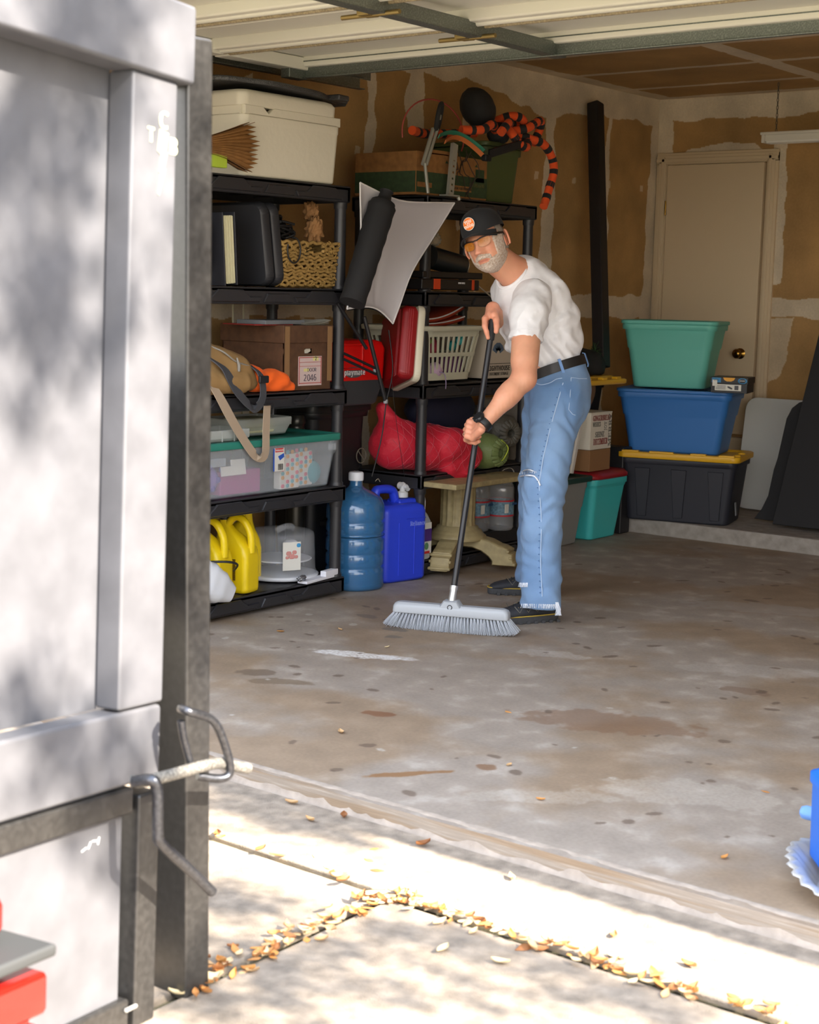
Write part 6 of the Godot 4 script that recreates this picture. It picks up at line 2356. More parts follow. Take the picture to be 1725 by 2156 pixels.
func left_bottom():
	jug(Vector3(-4.53, 0.087, -4.49), deg_to_rad(-84), "yellow oil jug leftmost on the bottom shelf beside the white jug")
	jug(Vector3(-4.53, 0.087, -4.645), deg_to_rad(-80), "yellow oil jug in the middle with its narrow side to the front")
	jug(Vector3(-4.66, 0.087, -4.80), deg_to_rad(168), "yellow oil jug with open loop handle beside the cake carrier")
	# milky jug on its side with a wire bail
	var t := wthing("white_jug", "translucent white jug lying tipped at the left end of the bottom shelf", "jug", Vector3(-4.40, 0.087, -4.38))
	var m := mb_at(Vector3(-4.42, 0.178, -4.36), E(60, 0, 20))
	var rings := []
	for j in 13:
		var u := j / 12.0
		var y := lerpf(-0.13, 0.13, u)
		var w := 0.086 * pow(sin(clampf(u * 1.15, 0.05, 1.0) * PI * 0.5), 0.35) * (1.0 - 0.75 * smooth(0.62, 1.0, u)) * (1.0 + 0.05 * sin(u * 30.0))
		rings.append(MB.rr(w, w, w * 0.6, y, 0, 0, 5))
	m.loft(rings)
	part("bottle", m, M("milky_white", "e3e6ea", 0.35, {"back": "888888"}), t)
	m = MB.new()
	m.tube(curve([Vector3(-4.40, 0.26, -4.36), Vector3(-4.36, 0.255, -4.44), Vector3(-4.37, 0.235, -4.50), Vector3(-4.42, 0.20, -4.53)]), 0.005, 8)
	part("wire_bail", m, M("wire_black", "3b3b3d", 0.4, {"metal": 0.4}), t)
	# cake carrier
	var dome := M("frosted_dome", "eef2f8", 0.28, {"alpha": 0.17})
	t = wthing("cake_carrier", "round clear cake carrier with domed lid on the bottom shelf", "cake carrier", Vector3(-4.625, 0.087, -4.96))
	m = mb_at(Vector3(-4.61, 0.09, -5.02))
	m.lathe([[0.155, 0.0], [0.168, 0.004], [0.171, 0.016], [0.162, 0.02], [0.15, 0.021]], 40)
	part("base", m, M("carrier_white", "d7dade", 0.4), t)
	m = mb_at(Vector3(-4.61, 0.09, -5.02))
	var prof := [[0.160, 0.022], [0.161, 0.03], [0.156, 0.034], [0.150, 0.185], [0.146, 0.198], [0.134, 0.206], [0.09, 0.212], [0.04, 0.215], [0.002, 0.216]]
	var rr := []
	for q in prof:
		rr.append(MB.ell(q[0], q[0], q[1], 44))
	m.loft(rr, false, true)
	part("dome", m, dome, t, "frosted domed lid")
	m = MB.new()
	m.tube(curve([Vector3(-4.58, 0.302, -4.96), Vector3(-4.57, 0.316, -4.99), Vector3(-4.57, 0.316, -5.04), Vector3(-4.58, 0.302, -5.07)]), 0.007, 8, true, 2.0)
	part("handle", m, dome, t)
	m = MB.new()
	m.xf = X(Vector3(-4.468, 0.205, -4.938), E(0, 66, 0))
	m.box(Vector3(), Vector3(0.085, 0.125, 0.002), 0.0008)
	var lab := part("label", m, M("label_white", "", 0), t, "white product card")
	m = MB.new()
	m.xf = X(Vector3(-4.4665, 0.20, -4.9373), E(0, 66, 0))
	for q in [[-0.015, 0.018, 0.016], [0.012, 0.022, 0.014], [0.0, 0.004, 0.018], [-0.022, 0.0, 0.011], [0.02, 0.002, 0.012]]:
		m.ball(Vector3(q[0], q[1], 0.0005), Vector3(q[2] * 0.8, q[2] * 0.7, 0.0012), 6)
	part("picture", m, M("cake_pink", "c98b84", 0.6), lab).set_meta("kind", "stuff")
	m = MB.new()
	m.xf = X(Vector3(-4.4665, 0.252, -4.9373), E(0, 66, 0))
	m.ball(Vector3(0.032, 0.0, 0.0), Vector3(0.010, 0.010, 0.0015), 6)
	part("blue_dot", m, M("dot_blue", "3a8fc4", 0.6), lab)
	# cakes seen through the dome
	for k in 3:
		m = mb_at(Vector3(-4.55 - 0.05 * k, 0.175, -5.02 - 0.055 * k))
		m.lathe([[0.028, 0.0], [0.036, 0.035], [0.034, 0.05], [0.02, 0.06]], 16)
		tagged(part("cupcake_cup", m, M("cup_white", "e9e9ee", 0.6), self), ["white baking cup at the front inside the cake carrier", "white baking cup in the middle of the cake carrier", "white baking cup at the back of the cake carrier"][k], "cup", "baking cups in the carrier")
	m = mb_at(Vector3(-4.61, 0.168, -5.02))
	m.lathe([[0.135, 0.0], [0.14, 0.004], [0.135, 0.007]], 36)
	tagged(part("cake_plate", m, M("carrier_white", "", 0), self), "white divider plate inside the cake carrier", "plate")
	m = mb_at(Vector3(-4.432, 0.094, -5.06), E(0, 8, 0))
	m.box(Vector3(0, 0.0, 0), Vector3(0.05, 0.012, 0.22), 0.002)
	m.box(Vector3(0.01, 0.016, -0.09), Vector3(0.03, 0.026, 0.10), 0.002)
	single("white_box", m, M("box_white", "e4e4ea", 0.6), "flat white carton lying in front of the cake carrier", "box")
	m = MB.new()
	crumple(m, Vector3(-4.42, 0.112, -4.95), Vector3(0.03, 0.03, 0.055), 9)
	single("foil_scrap", m, M("foil", "a9aeb6", 0.25, {"metal": 0.9}), "crumpled silver foil wrapper on the bottom shelf edge", "foil")
	m = MB.new()
	m.box(Vector3(-4.80, 0.25, -4.52), Vector3(0.14, 0.30, 0.36), 0.02)
	single("blue_bin", m, M("navy_plastic", "20386f", 0.5), "dark blue bin at the back of the bottom shelf behind the jugs", "bin")
	# driveway marker rods behind the unit
	for k in 2:
		m = MB.new()
		m.tube([Vector3(-4.90, 0.0, -5.02 - 0.05 * k), Vector3(-4.915, 1.55, -5.02 - 0.07 * k)], 0.0045, 8)
		single("marker_rod", m, M("rod_cream", "d8d3b4", 0.5), ["thin cream fibreglass rod standing behind the left shelving unit", "second thin cream rod behind the left shelving unit, nearer the gap"][k], "rod", "cream rods behind the shelving")


func middle():
	# between the two shelving units
	var jugm := M("bottle_blue", "3f7fb4", 0.12, {"alpha": 0.5, "spec": 0.9})
	for k in 1:
		var at := Vector3(-4.512, 0.0, -5.418)
		var t := thing("water_bottle", "large blue five-gallon water bottle with white cap in front of the trash bin", "water bottle", at)
		var m := MB.new()
		var prof := [[0.10, 0.006], [0.128, 0.0], [0.135, 0.012], [0.1355, 0.075]]
		for y in [0.09, 0.155, 0.225, 0.245, 0.30]:
			prof.append_array([[0.135, y], [0.1285, y + 0.007], [0.1285, y + 0.016], [0.1355, y + 0.024]])
		prof.append_array([[0.1355, 0.36], [0.133, 0.385], [0.12, 0.415], [0.085, 0.44], [0.045, 0.458], [0.032, 0.468], [0.029, 0.475], [0.029, 0.50]])
		var rings := []
		for q in prof:
			rings.append(MB.ell(q[0], q[0], q[1], 40))
		m.loft(rings, true, true)
		part("bottle", m, jugm, t)
		# far side of the hollow: a darker inner skin
		m = MB.new()
		m.lathe([[0.10, 0.012], [0.125, 0.02], [0.125, 0.37], [0.11, 0.405], [0.07, 0.43], [0.026, 0.45], [0.0255, 0.495]], 36)
		part("inner_skin", m, jugm, t)
		if k == 0:
			m = MB.new()
			m.lathe([[0.034, 0.495], [0.035, 0.50], [0.035, 0.528], [0.030, 0.534]], 28)
			part("screw_cap", m, M("cap_white", "e6e8ec", 0.45), t, "white cap")
	# blue water canister
	var blue := M("can_blue", "2b45d8", 0.42, {"spec": 0.5})
	var c := thing("water_canister", "bright blue square water canister with white spout on the garage floor", "canister", Vector3(-4.525, 0.0, -5.695), deg_to_rad(-11))
	var m := MB.new()
	var rings := []
	for q in [[0.0, 0.095, 0.113], [0.008, 0.112, 0.130], [0.02, 0.117, 0.135], [0.33, 0.117, 0.135], [0.355, 0.110, 0.128], [0.366, 0.09, 0.108]]:
		rings.append(MB.rr(q[1], q[2], 0.035, q[0], 0, 0, 5))
	m.loft(rings)
	part("body", m, blue, c)
	m = MB.new()
	m.tube(curve([Vector3(0.0, 0.355, 0.10), Vector3(0.0, 0.42, 0.097), Vector3(0.0, 0.432, 0.07), Vector3(0.0, 0.425, 0.0), Vector3(0.0, 0.385, -0.02), Vector3(0.0, 0.34, -0.03)], 6), 0.021, 12, true, 1.2)
	m.box(Vector3(0, 0.362, -0.07), Vector3(0.10, 0.04, 0.12), 0.014)
	part("handle", m, blue, c)
	m = MB.new()
	for z in [-0.05, 0.045]:
		m.box(Vector3(0.1172, 0.16, z), Vector3(0.004, 0.25, 0.005), 0.0015)
	m.box(Vector3(0.1172, 0.255, -0.08), Vector3(0.004, 0.004, 0.07), 0.0015)
	m.box(Vector3(0.1172, 0.30, -0.06), Vector3(0.004, 0.004, 0.12), 0.0015)
	part("panel_groove", m, blue, c).set_meta("kind", "stuff")
	words(c, "lettering", "Reliance", 0.020, Vector3(0.118, 0.275, -0.07), E(0, 90, 0), M("can_mark", "8fa0ea", 0.5), 0.9, "Droid Serif")
	m = mb_at(Vector3(0, 0.386, -0.07))
	m.lathe([[0.028, 0.0], [0.028, 0.022], [0.022, 0.026], [0.013, 0.030], [0.012, 0.05]], 20)
	m.xf = X(Vector3(0, 0.435, -0.085), E(60, 0, 0))
	m.lathe([[0.014, -0.025], [0.015, 0.02], [0.012, 0.024]], 14)
	m.xf = X(Vector3(0, 0.438, -0.075), E(0, 0, 90))
	m.lathe([[0.008, -0.028], [0.018, 0.02], [0.018, 0.026]], 14)
	part("spout", m, M("spout_white", "d6d7d4", 0.5), c, "white screw spout")
	# black trash bin
	var bin_black := M("bin_black", "1b1b1d", 0.45, {"spec": 0.5})
	var b := wthing("trash_bin", "tall black wheeled trash bin between the shelving units", "trash bin", Vector3(-4.80, 0, -5.51))
	m = MB.new()
	tub(m, Vector3(-4.825, 0.02, -5.50), 0.33, 0.44, 0.78, 0.04, 0.05, 0.018)
	part("tub", m, bin_black, b)
	m = MB.new()
	lid_on(m, Vector3(-4.825, 0.795, -5.50), 0.34, 0.45, 0.035, 0.05)
	part("lid", m, bin_black, b)
	m = MB.new()
	m.xf = X(Vector3(-4.667, 0.58, -5.64), E(0, 90, 0))
	var ring := []
	for k in 33:
		ring.append(Vector3(cos(TAU * k / 32) * 0.035, sin(TAU * k / 32) * 0.035, 0.0))
	m.tube(ring, 0.003, 6)
	m.tube([Vector3(-0.024, 0.024, 0), Vector3(0.024, -0.024, 0)], 0.003, 6)
	part("warning_sign", m, M("sign_grey", "6e675a", 0.6), b, "moulded circle with a slash")
	m = MB.new()
	m.box(Vector3(-4.665, 0.28, -5.52), Vector3(0.05, 0.03, 0.30), 0.01)
	part("foot_bar", m, bin_black, b)
	m = MB.new()
	m.sheet(8, 3, func(u: float, v: float) -> Vector3: return Vector3(-4.60 + 0.012 * sin(u * 4.0), 0.475 + 0.05 * v - 0.035 * u, -5.51 - 0.075 * u), 0.001)
	m.tube(curve([Vector3(-4.53, 0.475, -5.58), Vector3(-4.53, 0.485, -5.60), Vector3(-4.53, 0.47, -5.615)]), 0.0015, 5)
	single("paper_tag", m, M("tag_cream", "b9b29a", 0.8), "curled cream paper tag stuck on the black trash bin", "tag")
	m = MB.new()
	m.xf = X(Vector3(-4.72, 0.0, -5.235))
	m.lathe([[0.045, 0.0], [0.045, 0.72], [0.038, 0.73], [0.038, 0.745], [0.043, 0.75], [0.043, 0.77], [0.035, 0.79]], 24)
	single("metal_tube", m, M("tube_dark", "3a3833", 0.3, {"metal": 0.7}), "dark shiny tube standing beside the black trash bin", "tube")
	# red cooler with dark base
	var red := M("cooler_red", "e01410", 0.4, {"spec": 0.5})
	var k2 := wthing("picnic_cooler", "small bright red picnic cooler with dark grey base between the shelving units", "cooler", Vector3(-4.72, 0.83, -5.40))
	m = MB.new()
	rings = []
	for q in [[0.945, 0.14, 0.195], [0.952, 0.146, 0.20], [1.09, 0.15, 0.205], [1.12, 0.14, 0.195], [1.13, 0.12, 0.17]]:
		rings.append(MB.rr(q[1], q[2], 0.035, q[0], -4.69, -5.46, 5))
	m.loft(rings)
	part("body", m, red, k2, "bright red body")
	m = MB.new()
	for q in [[1.112, -5.40, 0.012, 0.17], [1.0, -5.40, 0.010, 0.17], [1.056, -5.32, 0.11, 0.012], [1.056, -5.48, 0.11, 0.012]]:
		m.box(Vector3(-4.539, q[0], q[1]), Vector3(0.012, q[2], q[3]), 0.004)
	part("raised_frame", m, red, k2)
	m = MB.new()
	rings = []
	for q in [[0.832, 0.115, 0.165], [0.84, 0.125, 0.175], [0.944, 0.146, 0.198], [0.948, 0.14, 0.19]]:
		rings.append(MB.rr(q[1], q[2], 0.03, q[0], -4.69, -5.46, 5))
	m.loft(rings)
	part("base", m, M("cooler_grey", "3c3e41", 0.55), k2, "dark grey base")
	m = MB.new()
	m.xf = X(Vector3(-4.5415, 0.985, -5.425), E(0, 90, 0))
	m.ball(Vector3(), Vector3(0.066, 0.025, 0.003), 10)
	var badge := part("badge", m, M("badge_grey", "5b5c5e", 0.5), k2)
	words(k2, "lettering", "playmate", 0.026, Vector3(-4.537, 0.985, -5.425), E(0, 90, 0), M("letter_white", "e8e8e8", 0.5), 0.95, "Droid Sans", true)
	# red case with cream rim leaning on the shelf
	var cs := wthing("red_case", "dark red hard case with cream rim leaning against the laundry basket", "case", Vector3(-4.50, 0.93, -5.70))
	var tilt := Basis(Vector3.UP, deg_to_rad(-35)) * E(-7, 0, 12)
	m = mb_at(Vector3(-4.50, 1.095, -5.69), tilt)
	var prof2 := PackedVector2Array()
	for q in MB.rr(0.175, 0.17, 0.035, 0, 0, 0, 5):
		prof2.append(Vector2(q.x, q.z))
	m.extr(prof2, 0.075, 0.016)
	part("shell", m, M("case_red", "8f1216", 0.45, {"bump": noise_tex("fine", 0, 0, 0), "ts": 6.0, "bs": 0.02}), cs)
	m = mb_at(Vector3(-4.50, 1.095, -5.69) + tilt * Vector3(0, 0, -0.050), tilt)
	var prof3 := PackedVector2Array()
	for q in MB.rr(0.182, 0.177, 0.04, 0, 0, 0, 5):
		prof3.append(Vector2(q.x, q.z))
	m.extr(prof3, 0.032, 0.006)
	part("rim", m, M("case_cream", "d3ccb4", 0.5), cs, "cream rim")
	m = mb_at(Vector3(-4.50, 1.095, -5.69), tilt)
	for k in 3:
		m.tube([Vector3(0.1755, -0.15, 0.012 - k * 0.010), Vector3(0.1755, 0.15, 0.012 - k * 0.010)], 0.0016, 5)
		m.tube([Vector3(0.10 + 0.012 * k, -0.155, 0.0375), Vector3(0.10 + 0.012 * k, 0.155, 0.0375)], 0.0014, 5)
	part("trim_line", m, M("trim_pink", "a83c40", 0.5), cs).set_meta("kind", "stuff")
	# photographic umbrella softbox, its folded sleeve and stand
	var u := wthing("softbox", "white square photographic softbox with black back leaning between the shelving units", "softbox", Vector3(-4.42, 0.9, -5.5))
	var tl := Vector3(-4.37, 1.815, -5.24)
	var tr := Vector3(-4.33, 1.765, -5.875)
	var bl := Vector3(-4.36, 1.275, -5.155)
	var brr := Vector3(-4.34, 1.212, -5.45)
	var nrm := Vector3(1, 0, 0)
	var face := func(a: float, b: float) -> Vector3:
		var p := tl.lerp(tr, a).lerp(bl.lerp(brr, a), b)
		var mid := (tl + tr + bl + brr) / 4
		var sag := 0.10 * (a * (1.0 - a) * 4.0) * (1.0 if b < 0.5 else 1.0) * pow(absf(b - 0.5) * 2.0, 2.0) + 0.10 * (b * (1.0 - b) * 4.0) * pow(absf(a - 0.5) * 2.0, 2.0)
		p += (mid - p).normalized() * sag * 0.42
		var dome := pow(maxf(0.0, (1.0 - pow(absf(a * 2 - 1), 2.0)) * (1.0 - pow(absf(b * 2 - 1), 2.0))), 0.6)
		var crease := -0.006 * absf(sin((a - 0.5) * 3.0)) - 0.010 * gauss(a - 0.42 - 0.2 * b, 0.03)
		return p - nrm * (0.05 * dome - crease * dome)
	m = MB.new()
	m.sheet(40, 40, func(a: float, b: float) -> Vector3: return face.call(a, 1.0 - b), 0.0015)
	part("diffuser", m, M("diffuser_white", "bdb9bb", 0.85, {"back": "3a3a3a"}), u, "white diffuser cloth")
	m = MB.new()
	m.sheet(30, 30, func(a: float, b: float) -> Vector3:
		var q: Vector3 = face.call(a, 1.0 - b)
		var e := maxf(absf(a * 2 - 1), absf(b * 2 - 1))
		return q + Vector3(-0.015 - 0.045 * (1.0 - e * e), -0.008 + 0.03 * (1 - e), -0.02), 0.002)
	part("back_cloth", m, M("softbox_black", "1a1a1c", 0.8), u)
	m = MB.new()
	var ends := [[tl, tr], [tr, brr], [brr, bl], [bl, tl]]
	for e in [[0, 0, 1, 0], [1, 0, 1, 1], [1, 1, 0, 1], [0, 1, 0, 0]]:
		var pts := []
		for k in 11:
			pts.append(face.call(lerpf(e[0], e[2], k / 10.0), lerpf(e[1], e[3], k / 10.0)))
		m.tube(pts, 0.004, 6)
	part("edge_piping", m, M("piping_white", "d8d5d4", 0.7), u).set_meta("kind", "stuff")
	var s := wthing("softbox_sleeve", "black rolled sleeve with drawstring lying across the white softbox", "rolled bag", Vector3(-4.33, 1.33, -5.2))
	m = MB.new()
	var a0 := Vector3(-4.325, 1.735, -5.345)
	var a1 := Vector3(-4.315, 1.30, -5.135)
	var rpts := []
	var rads := []
	for k in 25:
		var w := k / 24.0
		rpts.append(a0.lerp(a1, w))
		rads.append((0.062 - 0.006 * w) * (1.0 + 0.025 * sin(w * 40.0)) * (0.82 if k == 0 else 1.0))
	m.tube(rpts, rads, 20)
	part("roll", m, M("softbox_black", "", 0), s)
	m = MB.new()
	var up := (a0 - a1).normalized()
	m.tube([a0 + up * 0.0, a0 + up * 0.012, a0 + up * 0.02, a0 + up * 0.05, a0 + up * 0.055], [0.055, 0.036, 0.03, 0.026, 0.032], 14)
	part("gathered_neck", m, M("softbox_black", "", 0), s)
	var st := wthing("light_stand", "thin black folded light stand hanging below the softbox", "stand", Vector3(-4.42, 0.85, -5.42))
	for q in [[Vector3(-4.40, 1.24, -5.32), Vector3(-4.37, 0.865, -5.445), 0.0095], [Vector3(-4.41, 1.08, -5.20), Vector3(-4.39, 1.01, -5.40), 0.006], [Vector3(-4.41, 1.055, -5.20), Vector3(-4.39, 0.985, -5.40), 0.006], [Vector3(-4.42, 1.30, -5.16), Vector3(-4.40, 1.10, -5.34), 0.008]]:
		m = MB.new()
		m.tube([q[0], q[1]], q[2], 10)
		part("leg", m, M("stand_black", "1c1c1e", 0.35), st)
	m = MB.new()
	m.xf = X(Vector3(-4.37, 0.862, -5.446))
	m.lathe([[0.010, -0.008], [0.011, 0.0], [0.0105, 0.01]], 10)
	m.xf = X(Vector3(-4.395, 1.005, -5.40))
	m.ball(Vector3(), Vector3(0.012, 0.014, 0.012), 6)
	part("joint", m, M("stand_grey", "8b8c8e", 0.4), st).set_meta("kind", "stuff")
	m = MB.new()
	m.tube(curve([Vector3(-4.42, 1.18, -5.52), Vector3(-4.40, 1.0, -5.53), Vector3(-4.41, 0.85, -5.50), Vector3(-4.40, 0.70, -5.46), Vector3(-4.42, 0.52, -5.42)]), 0.003, 5)
	m.tube(curve([Vector3(-4.42, 0.95, -5.55), Vector3(-4.41, 0.75, -5.58), Vector3(-4.42, 0.50, -5.66)]), 0.0012, 5)
	single("thin_cable", m, M("cable_black", "", 0), "thin dark cable hanging down in front of the trash bin", "cable")


func right_shelf():
	shelving(-5.79, -6.71, "five-tier black resin shelving behind the man, produce box and toy spider on top")
	right_top()
	right_middle()
	right_low()


func right_top():
	# printed produce carton
	var card := M("produce_card", "9a6a38", 0.85, {"tex": noise_tex("grunge", 0, 0, 0), "ts": 3.0})
	var t := wthing("produce_box", "brown and green printed cardboard produce box on the right shelving unit", "box", Vector3(-4.62, 1.80, -6.10))
	var m := MB.new()
	m.bx(Vector3(-4.635, 1.805, -6.02), Vector3(0.36, 0.01, 0.56))
	for x in [-4.455, -4.815]:
		m.bx(Vector3(x, 1.90, -6.02), Vector3(0.006, 0.19, 0.56))
	for z in [-5.74, -6.30]:
		m.bx(Vector3(-4.635, 1.90, z), Vector3(0.36, 0.19, 0.006))
	m.bx(Vector3(-4.455, 2.0, -5.95), Vector3(0.006, 0.02, 0.22))
	part("carton", m, card, t)
	m = MB.new()
	m.bx(Vector3(-4.4505, 1.858, -6.02), Vector3(0.002, 0.095, 0.56))
	m.bx(Vector3(-4.4505, 1.915, -6.24), Vector3(0.002, 0.06, 0.07))
	m.bx(Vector3(-4.635, 1.858, -5.7365), Vector3(0.36, 0.095, 0.002))
	var band := part("green_print", m, M("print_green", "35482a", 0.85, {"tex": noise_tex("grunge", 0, 0, 0), "ts": 5.0}), t, "dark green printed band")
	m = MB.new()
	m.bx(Vector3(-4.4492, 1.846, -6.085), Vector3(0.0015, 0.026, 0.17))
	m.bx(Vector3(-4.4492, 1.846, -5.80), Vector3(0.0015, 0.022, 0.11))
	part("brown_panel", m, card, band).set_meta("kind", "stuff")
	words(t, "lettering", "PASSION FOR FARMING", 0.012, Vector3(-4.448, 1.846, -6.085), E(0, 90, 0), M("print_dark", "3e3320", 0.8), 0.95, "Droid Sans", true)
	words(t, "lettering", "CALIFORNIA GROWN", 0.018, Vector3(-4.4485, 1.868, -6.215), E(0, 90, 0), M("print_brown", "54542e", 0.8), 0.55)
	m = MB.new()
	for z in [-5.82, -5.97, -6.09, -6.21]:
		m.xf = X(Vector3(-4.4505, 1.955, z), E(0, 90, 0))
		m.extr(PackedVector2Array([Vector2(-0.012, 0), Vector2(0.012, 0), Vector2(0.004, 0.008), Vector2(0, 0.014), Vector2(-0.005, 0.008)]), 0.0015)
	part("leaf_print", m, M("print_green", "", 0), band).set_meta("kind", "stuff")
	# green lidded tote behind
	t = wthing("green_tote", "dull green plastic tote beside the produce box on the right shelving unit", "storage bin", Vector3(-4.66, 1.80, -6.50))
	m = MB.new()
	tub(m, Vector3(-4.66, 1.802, -6.50), 0.36, 0.34, 0.27, 0.02, 0.04, 0.012)
	part("tub", m, M("tote_green", "47552f", 0.5), t)
	m = MB.new()
	lid_on(m, Vector3(-4.66, 2.073, -6.50), 0.37, 0.35, 0.022, 0.04)
	part("lid", m, M("tote_green", "", 0), t)
	# toy spider: black body, striped legs
	var black := M("spider_black", "1a1b1d", 0.6, {"bump": noise_tex("fine", 0, 0, 0), "ts": 9.0, "bs": 0.2, "rim": 0.3})
	var orange := M("spider_orange", "e8541c", 0.85, {"rim": 0.4, "bump": noise_tex("fine", 0, 0, 0), "ts": 12.0, "bs": 0.15})
	t = wthing("toy_spider", "giant black toy spider with orange and black striped legs draped over the top shelf", "toy", Vector3(-4.55, 2.09, -6.45))
	m = mb_at(Vector3(-4.56, 2.255, -6.36), E(20, 0, 25))
	m.ball(Vector3(), Vector3(0.085, 0.105, 0.082), 16, 0.06, 2)
	m.xf = X(Vector3(-4.50, 2.14, -6.46))
	m.ball(Vector3(), Vector3(0.06, 0.055, 0.06), 12, 0.06, 4)
	part("body", m, black, t)
	var legs := [[Vector3(-4.48, 2.15, -6.40), Vector3(-4.43, 2.165, -6.30), Vector3(-4.42, 2.13, -6.20), Vector3(-4.46, 2.12, -6.08)], [Vector3(-4.47, 2.14, -6.44), Vector3(-4.41, 2.18, -6.42), Vector3(-4.38, 2.17, -6.36), Vector3(-4.38, 2.12, -6.30)], [Vector3(-4.46, 2.15, -6.48), Vector3(-4.40, 2.14, -6.42), Vector3(-4.38, 2.09, -6.46), Vector3(-4.38, 2.075, -6.53), Vector3(-4.42, 2.13, -6.60)], [Vector3(-4.52, 2.20, -6.46), Vector3(-4.46, 2.225, -6.50), Vector3(-4.43, 2.215, -6.56), Vector3(-4.45, 2.17, -6.62)],
		[Vector3(-4.46, 2.15, -6.50), Vector3(-4.40, 2.17, -6.56), Vector3(-4.39, 2.20, -6.62), Vector3(-4.40, 2.215, -6.68), Vector3(-4.42, 2.17, -6.70), Vector3(-4.43, 2.10, -6.66)], [Vector3(-4.46, 2.14, -6.52), Vector3(-4.40, 2.12, -6.60), Vector3(-4.375, 2.10, -6.68), Vector3(-4.37, 2.04, -6.75), Vector3(-4.36, 1.97, -6.755), Vector3(-4.36, 1.89, -6.72), Vector3(-4.355, 1.82, -6.68), Vector3(-4.35, 1.79, -6.655)], [Vector3(-4.56, 2.16, -6.50), Vector3(-4.54, 2.20, -6.60), Vector3(-4.52, 2.19, -6.70)], [Vector3(-4.60, 2.14, -6.40), Vector3(-4.62, 2.12, -6.20), Vector3(-4.60, 2.10, -6.0), Vector3(-4.56, 2.10, -5.84)]]
	for q in legs:
		var pts := curve(q, 12)
		var long := 0.0
		var even := [pts[0]]
		for k in range(1, pts.size()):
			if pts[k].distance_to(even[-1]) > 0.010:
				even.append(pts[k])
		m = MB.new()
		m.tube(even, 0.0215, 10)
		var leg := part("leg", m, orange, t, "orange leg with black stripes")
		m = MB.new()
		var k := 3
		while k + 3 < even.size():
			m.tube([even[k], even[k + 1], even[k + 2]], 0.0225, 10)
			k += 5
		if m.v.size():
			part("stripe", m, black, leg).set_meta("kind", "stuff")
	# folding metal frame with a wheel, coiled bands and a hoop
	var steel := M("frame_pale", "a5a498", 0.45, {"metal": 0.4})
	t = wthing("folding_frame", "pale metal folding legs with small wheel lying on the produce box", "metal frame", Vector3(-4.42, 1.80, -5.95))
	m = MB.new()
	m.tube([Vector3(-4.43, 2.10, -5.83), Vector3(-4.40, 1.93, -5.72)], 0.010, 8)
	m.tube([Vector3(-4.42, 2.10, -5.85), Vector3(-4.39, 1.93, -5.735)], 0.008, 8)
	m.tube([Vector3(-4.395, 1.935, -5.728), Vector3(-4.37, 1.80, -5.725)], 0.008, 8)
	part("leg", m, steel, t)
	m = mb_at(Vector3(-4.40, 1.925, -5.955), along(Vector3(-4.40, 1.8, -5.92), Vector3(-4.43, 2.06, -5.99)))
	for z in [-0.0125, 0.0125]:
		m.bx(Vector3(0, 0, z), Vector3(0.004, 0.25, 0.010))
	m.bx(Vector3(0, 0.085, 0), Vector3(0.004, 0.08, 0.015))
	for k in 6:
		m.bx(Vector3(0, 0.030 - 0.030 * k, 0), Vector3(0.004, 0.019, 0.015))
	m.bx(Vector3(-0.008, 0, 0.017), Vector3(0.016, 0.25, 0.003))
	part("perforated_leg", m, steel, t)
	m = MB.new()
	m.box(Vector3(-4.40, 1.803, -5.93), Vector3(0.05, 0.008, 0.10), 0.003)
	m.tube([Vector3(-4.39, 1.80, -5.985), Vector3(-4.385, 1.785, -5.99)], 0.009, 8)
	part("foot", m, steel, t)
	m = mb_at(Vector3(-4.42, 2.155, -5.86), E(0, 30, 80))
	var wheel := []
	for k in 33:
		wheel.append(Vector3(cos(TAU * k / 32) * 0.062, 0.0, sin(TAU * k / 32) * 0.045))
	m.tube(wheel, 0.011, 10)
	part("wheel", m, M("tyre", "", 0), t)
	m = mb_at(Vector3(-4.42, 2.155, -5.86), E(0, 30, 80))
	m.lathe([[0.012, -0.01], [0.012, 0.01]], 12)
	m.tube([Vector3(-0.05, 0, 0), Vector3(0.05, 0, 0)], 0.004, 6)
	m.tube([Vector3(0, 0, -0.04), Vector3(0, 0, 0.04)], 0.004, 6)
	part("spoke", m, steel, t)
	for q in [["2f7a62", 0.0, 0.36, "flat green band looped over the metal frame", -0.012], ["c26a34", -0.02, 0.30, "flat orange band looped under the green band", -0.03]]:
		m = MB.new()
		var pts := []
		for k in 15:
			var w := k / 14.0
			pts.append(Vector3(-4.40 - 0.03 * sin(w * PI), 2.065 + q[1] + 0.045 * sin(w * PI * 0.9) - 0.05 * w * w, -5.835 - (0.05 if q[1] < 0 else 0.0) - q[2] * w))
		m.strap(pts, [Vector3(0.6, 1, 0)], 0.022, 0.004)
		single("plastic_band", m, M("band_" + q[0], q[0], 0.5), q[3], "band", "plastic bands on the produce box")
	m = MB.new()
	var hoop := []
	for k in 25:
		var a := lerpf(-0.2, PI + 0.35, k / 24.0)
		hoop.append(Vector3(-4.60, 2.10 + 0.165 * sin(a), -6.06 + 0.245 * cos(a)))
	m.tube(hoop, 0.004, 6)
	single("pink_hoop", m, M("hoop_pink", "b05048", 0.5), "thin pink hoop standing up behind the metal frame", "hoop")
	m = MB.new()
	m.strap([Vector3(-4.40, 2.02, -6.24), Vector3(-4.36, 2.075, -6.42), Vector3(-4.39, 2.10, -6.56)], [Vector3(0.3, 1, 0.2)], 0.04, 0.012)
	m.box(Vector3(-4.41, 2.0, -6.235), Vector3(0.03, 0.03, 0.05), 0.006)
	single("black_webbing", m, M("webbing", "17181c", 0.6), "broad black webbing strap with buckle across the spider legs", "strap")
	m = MB.new()
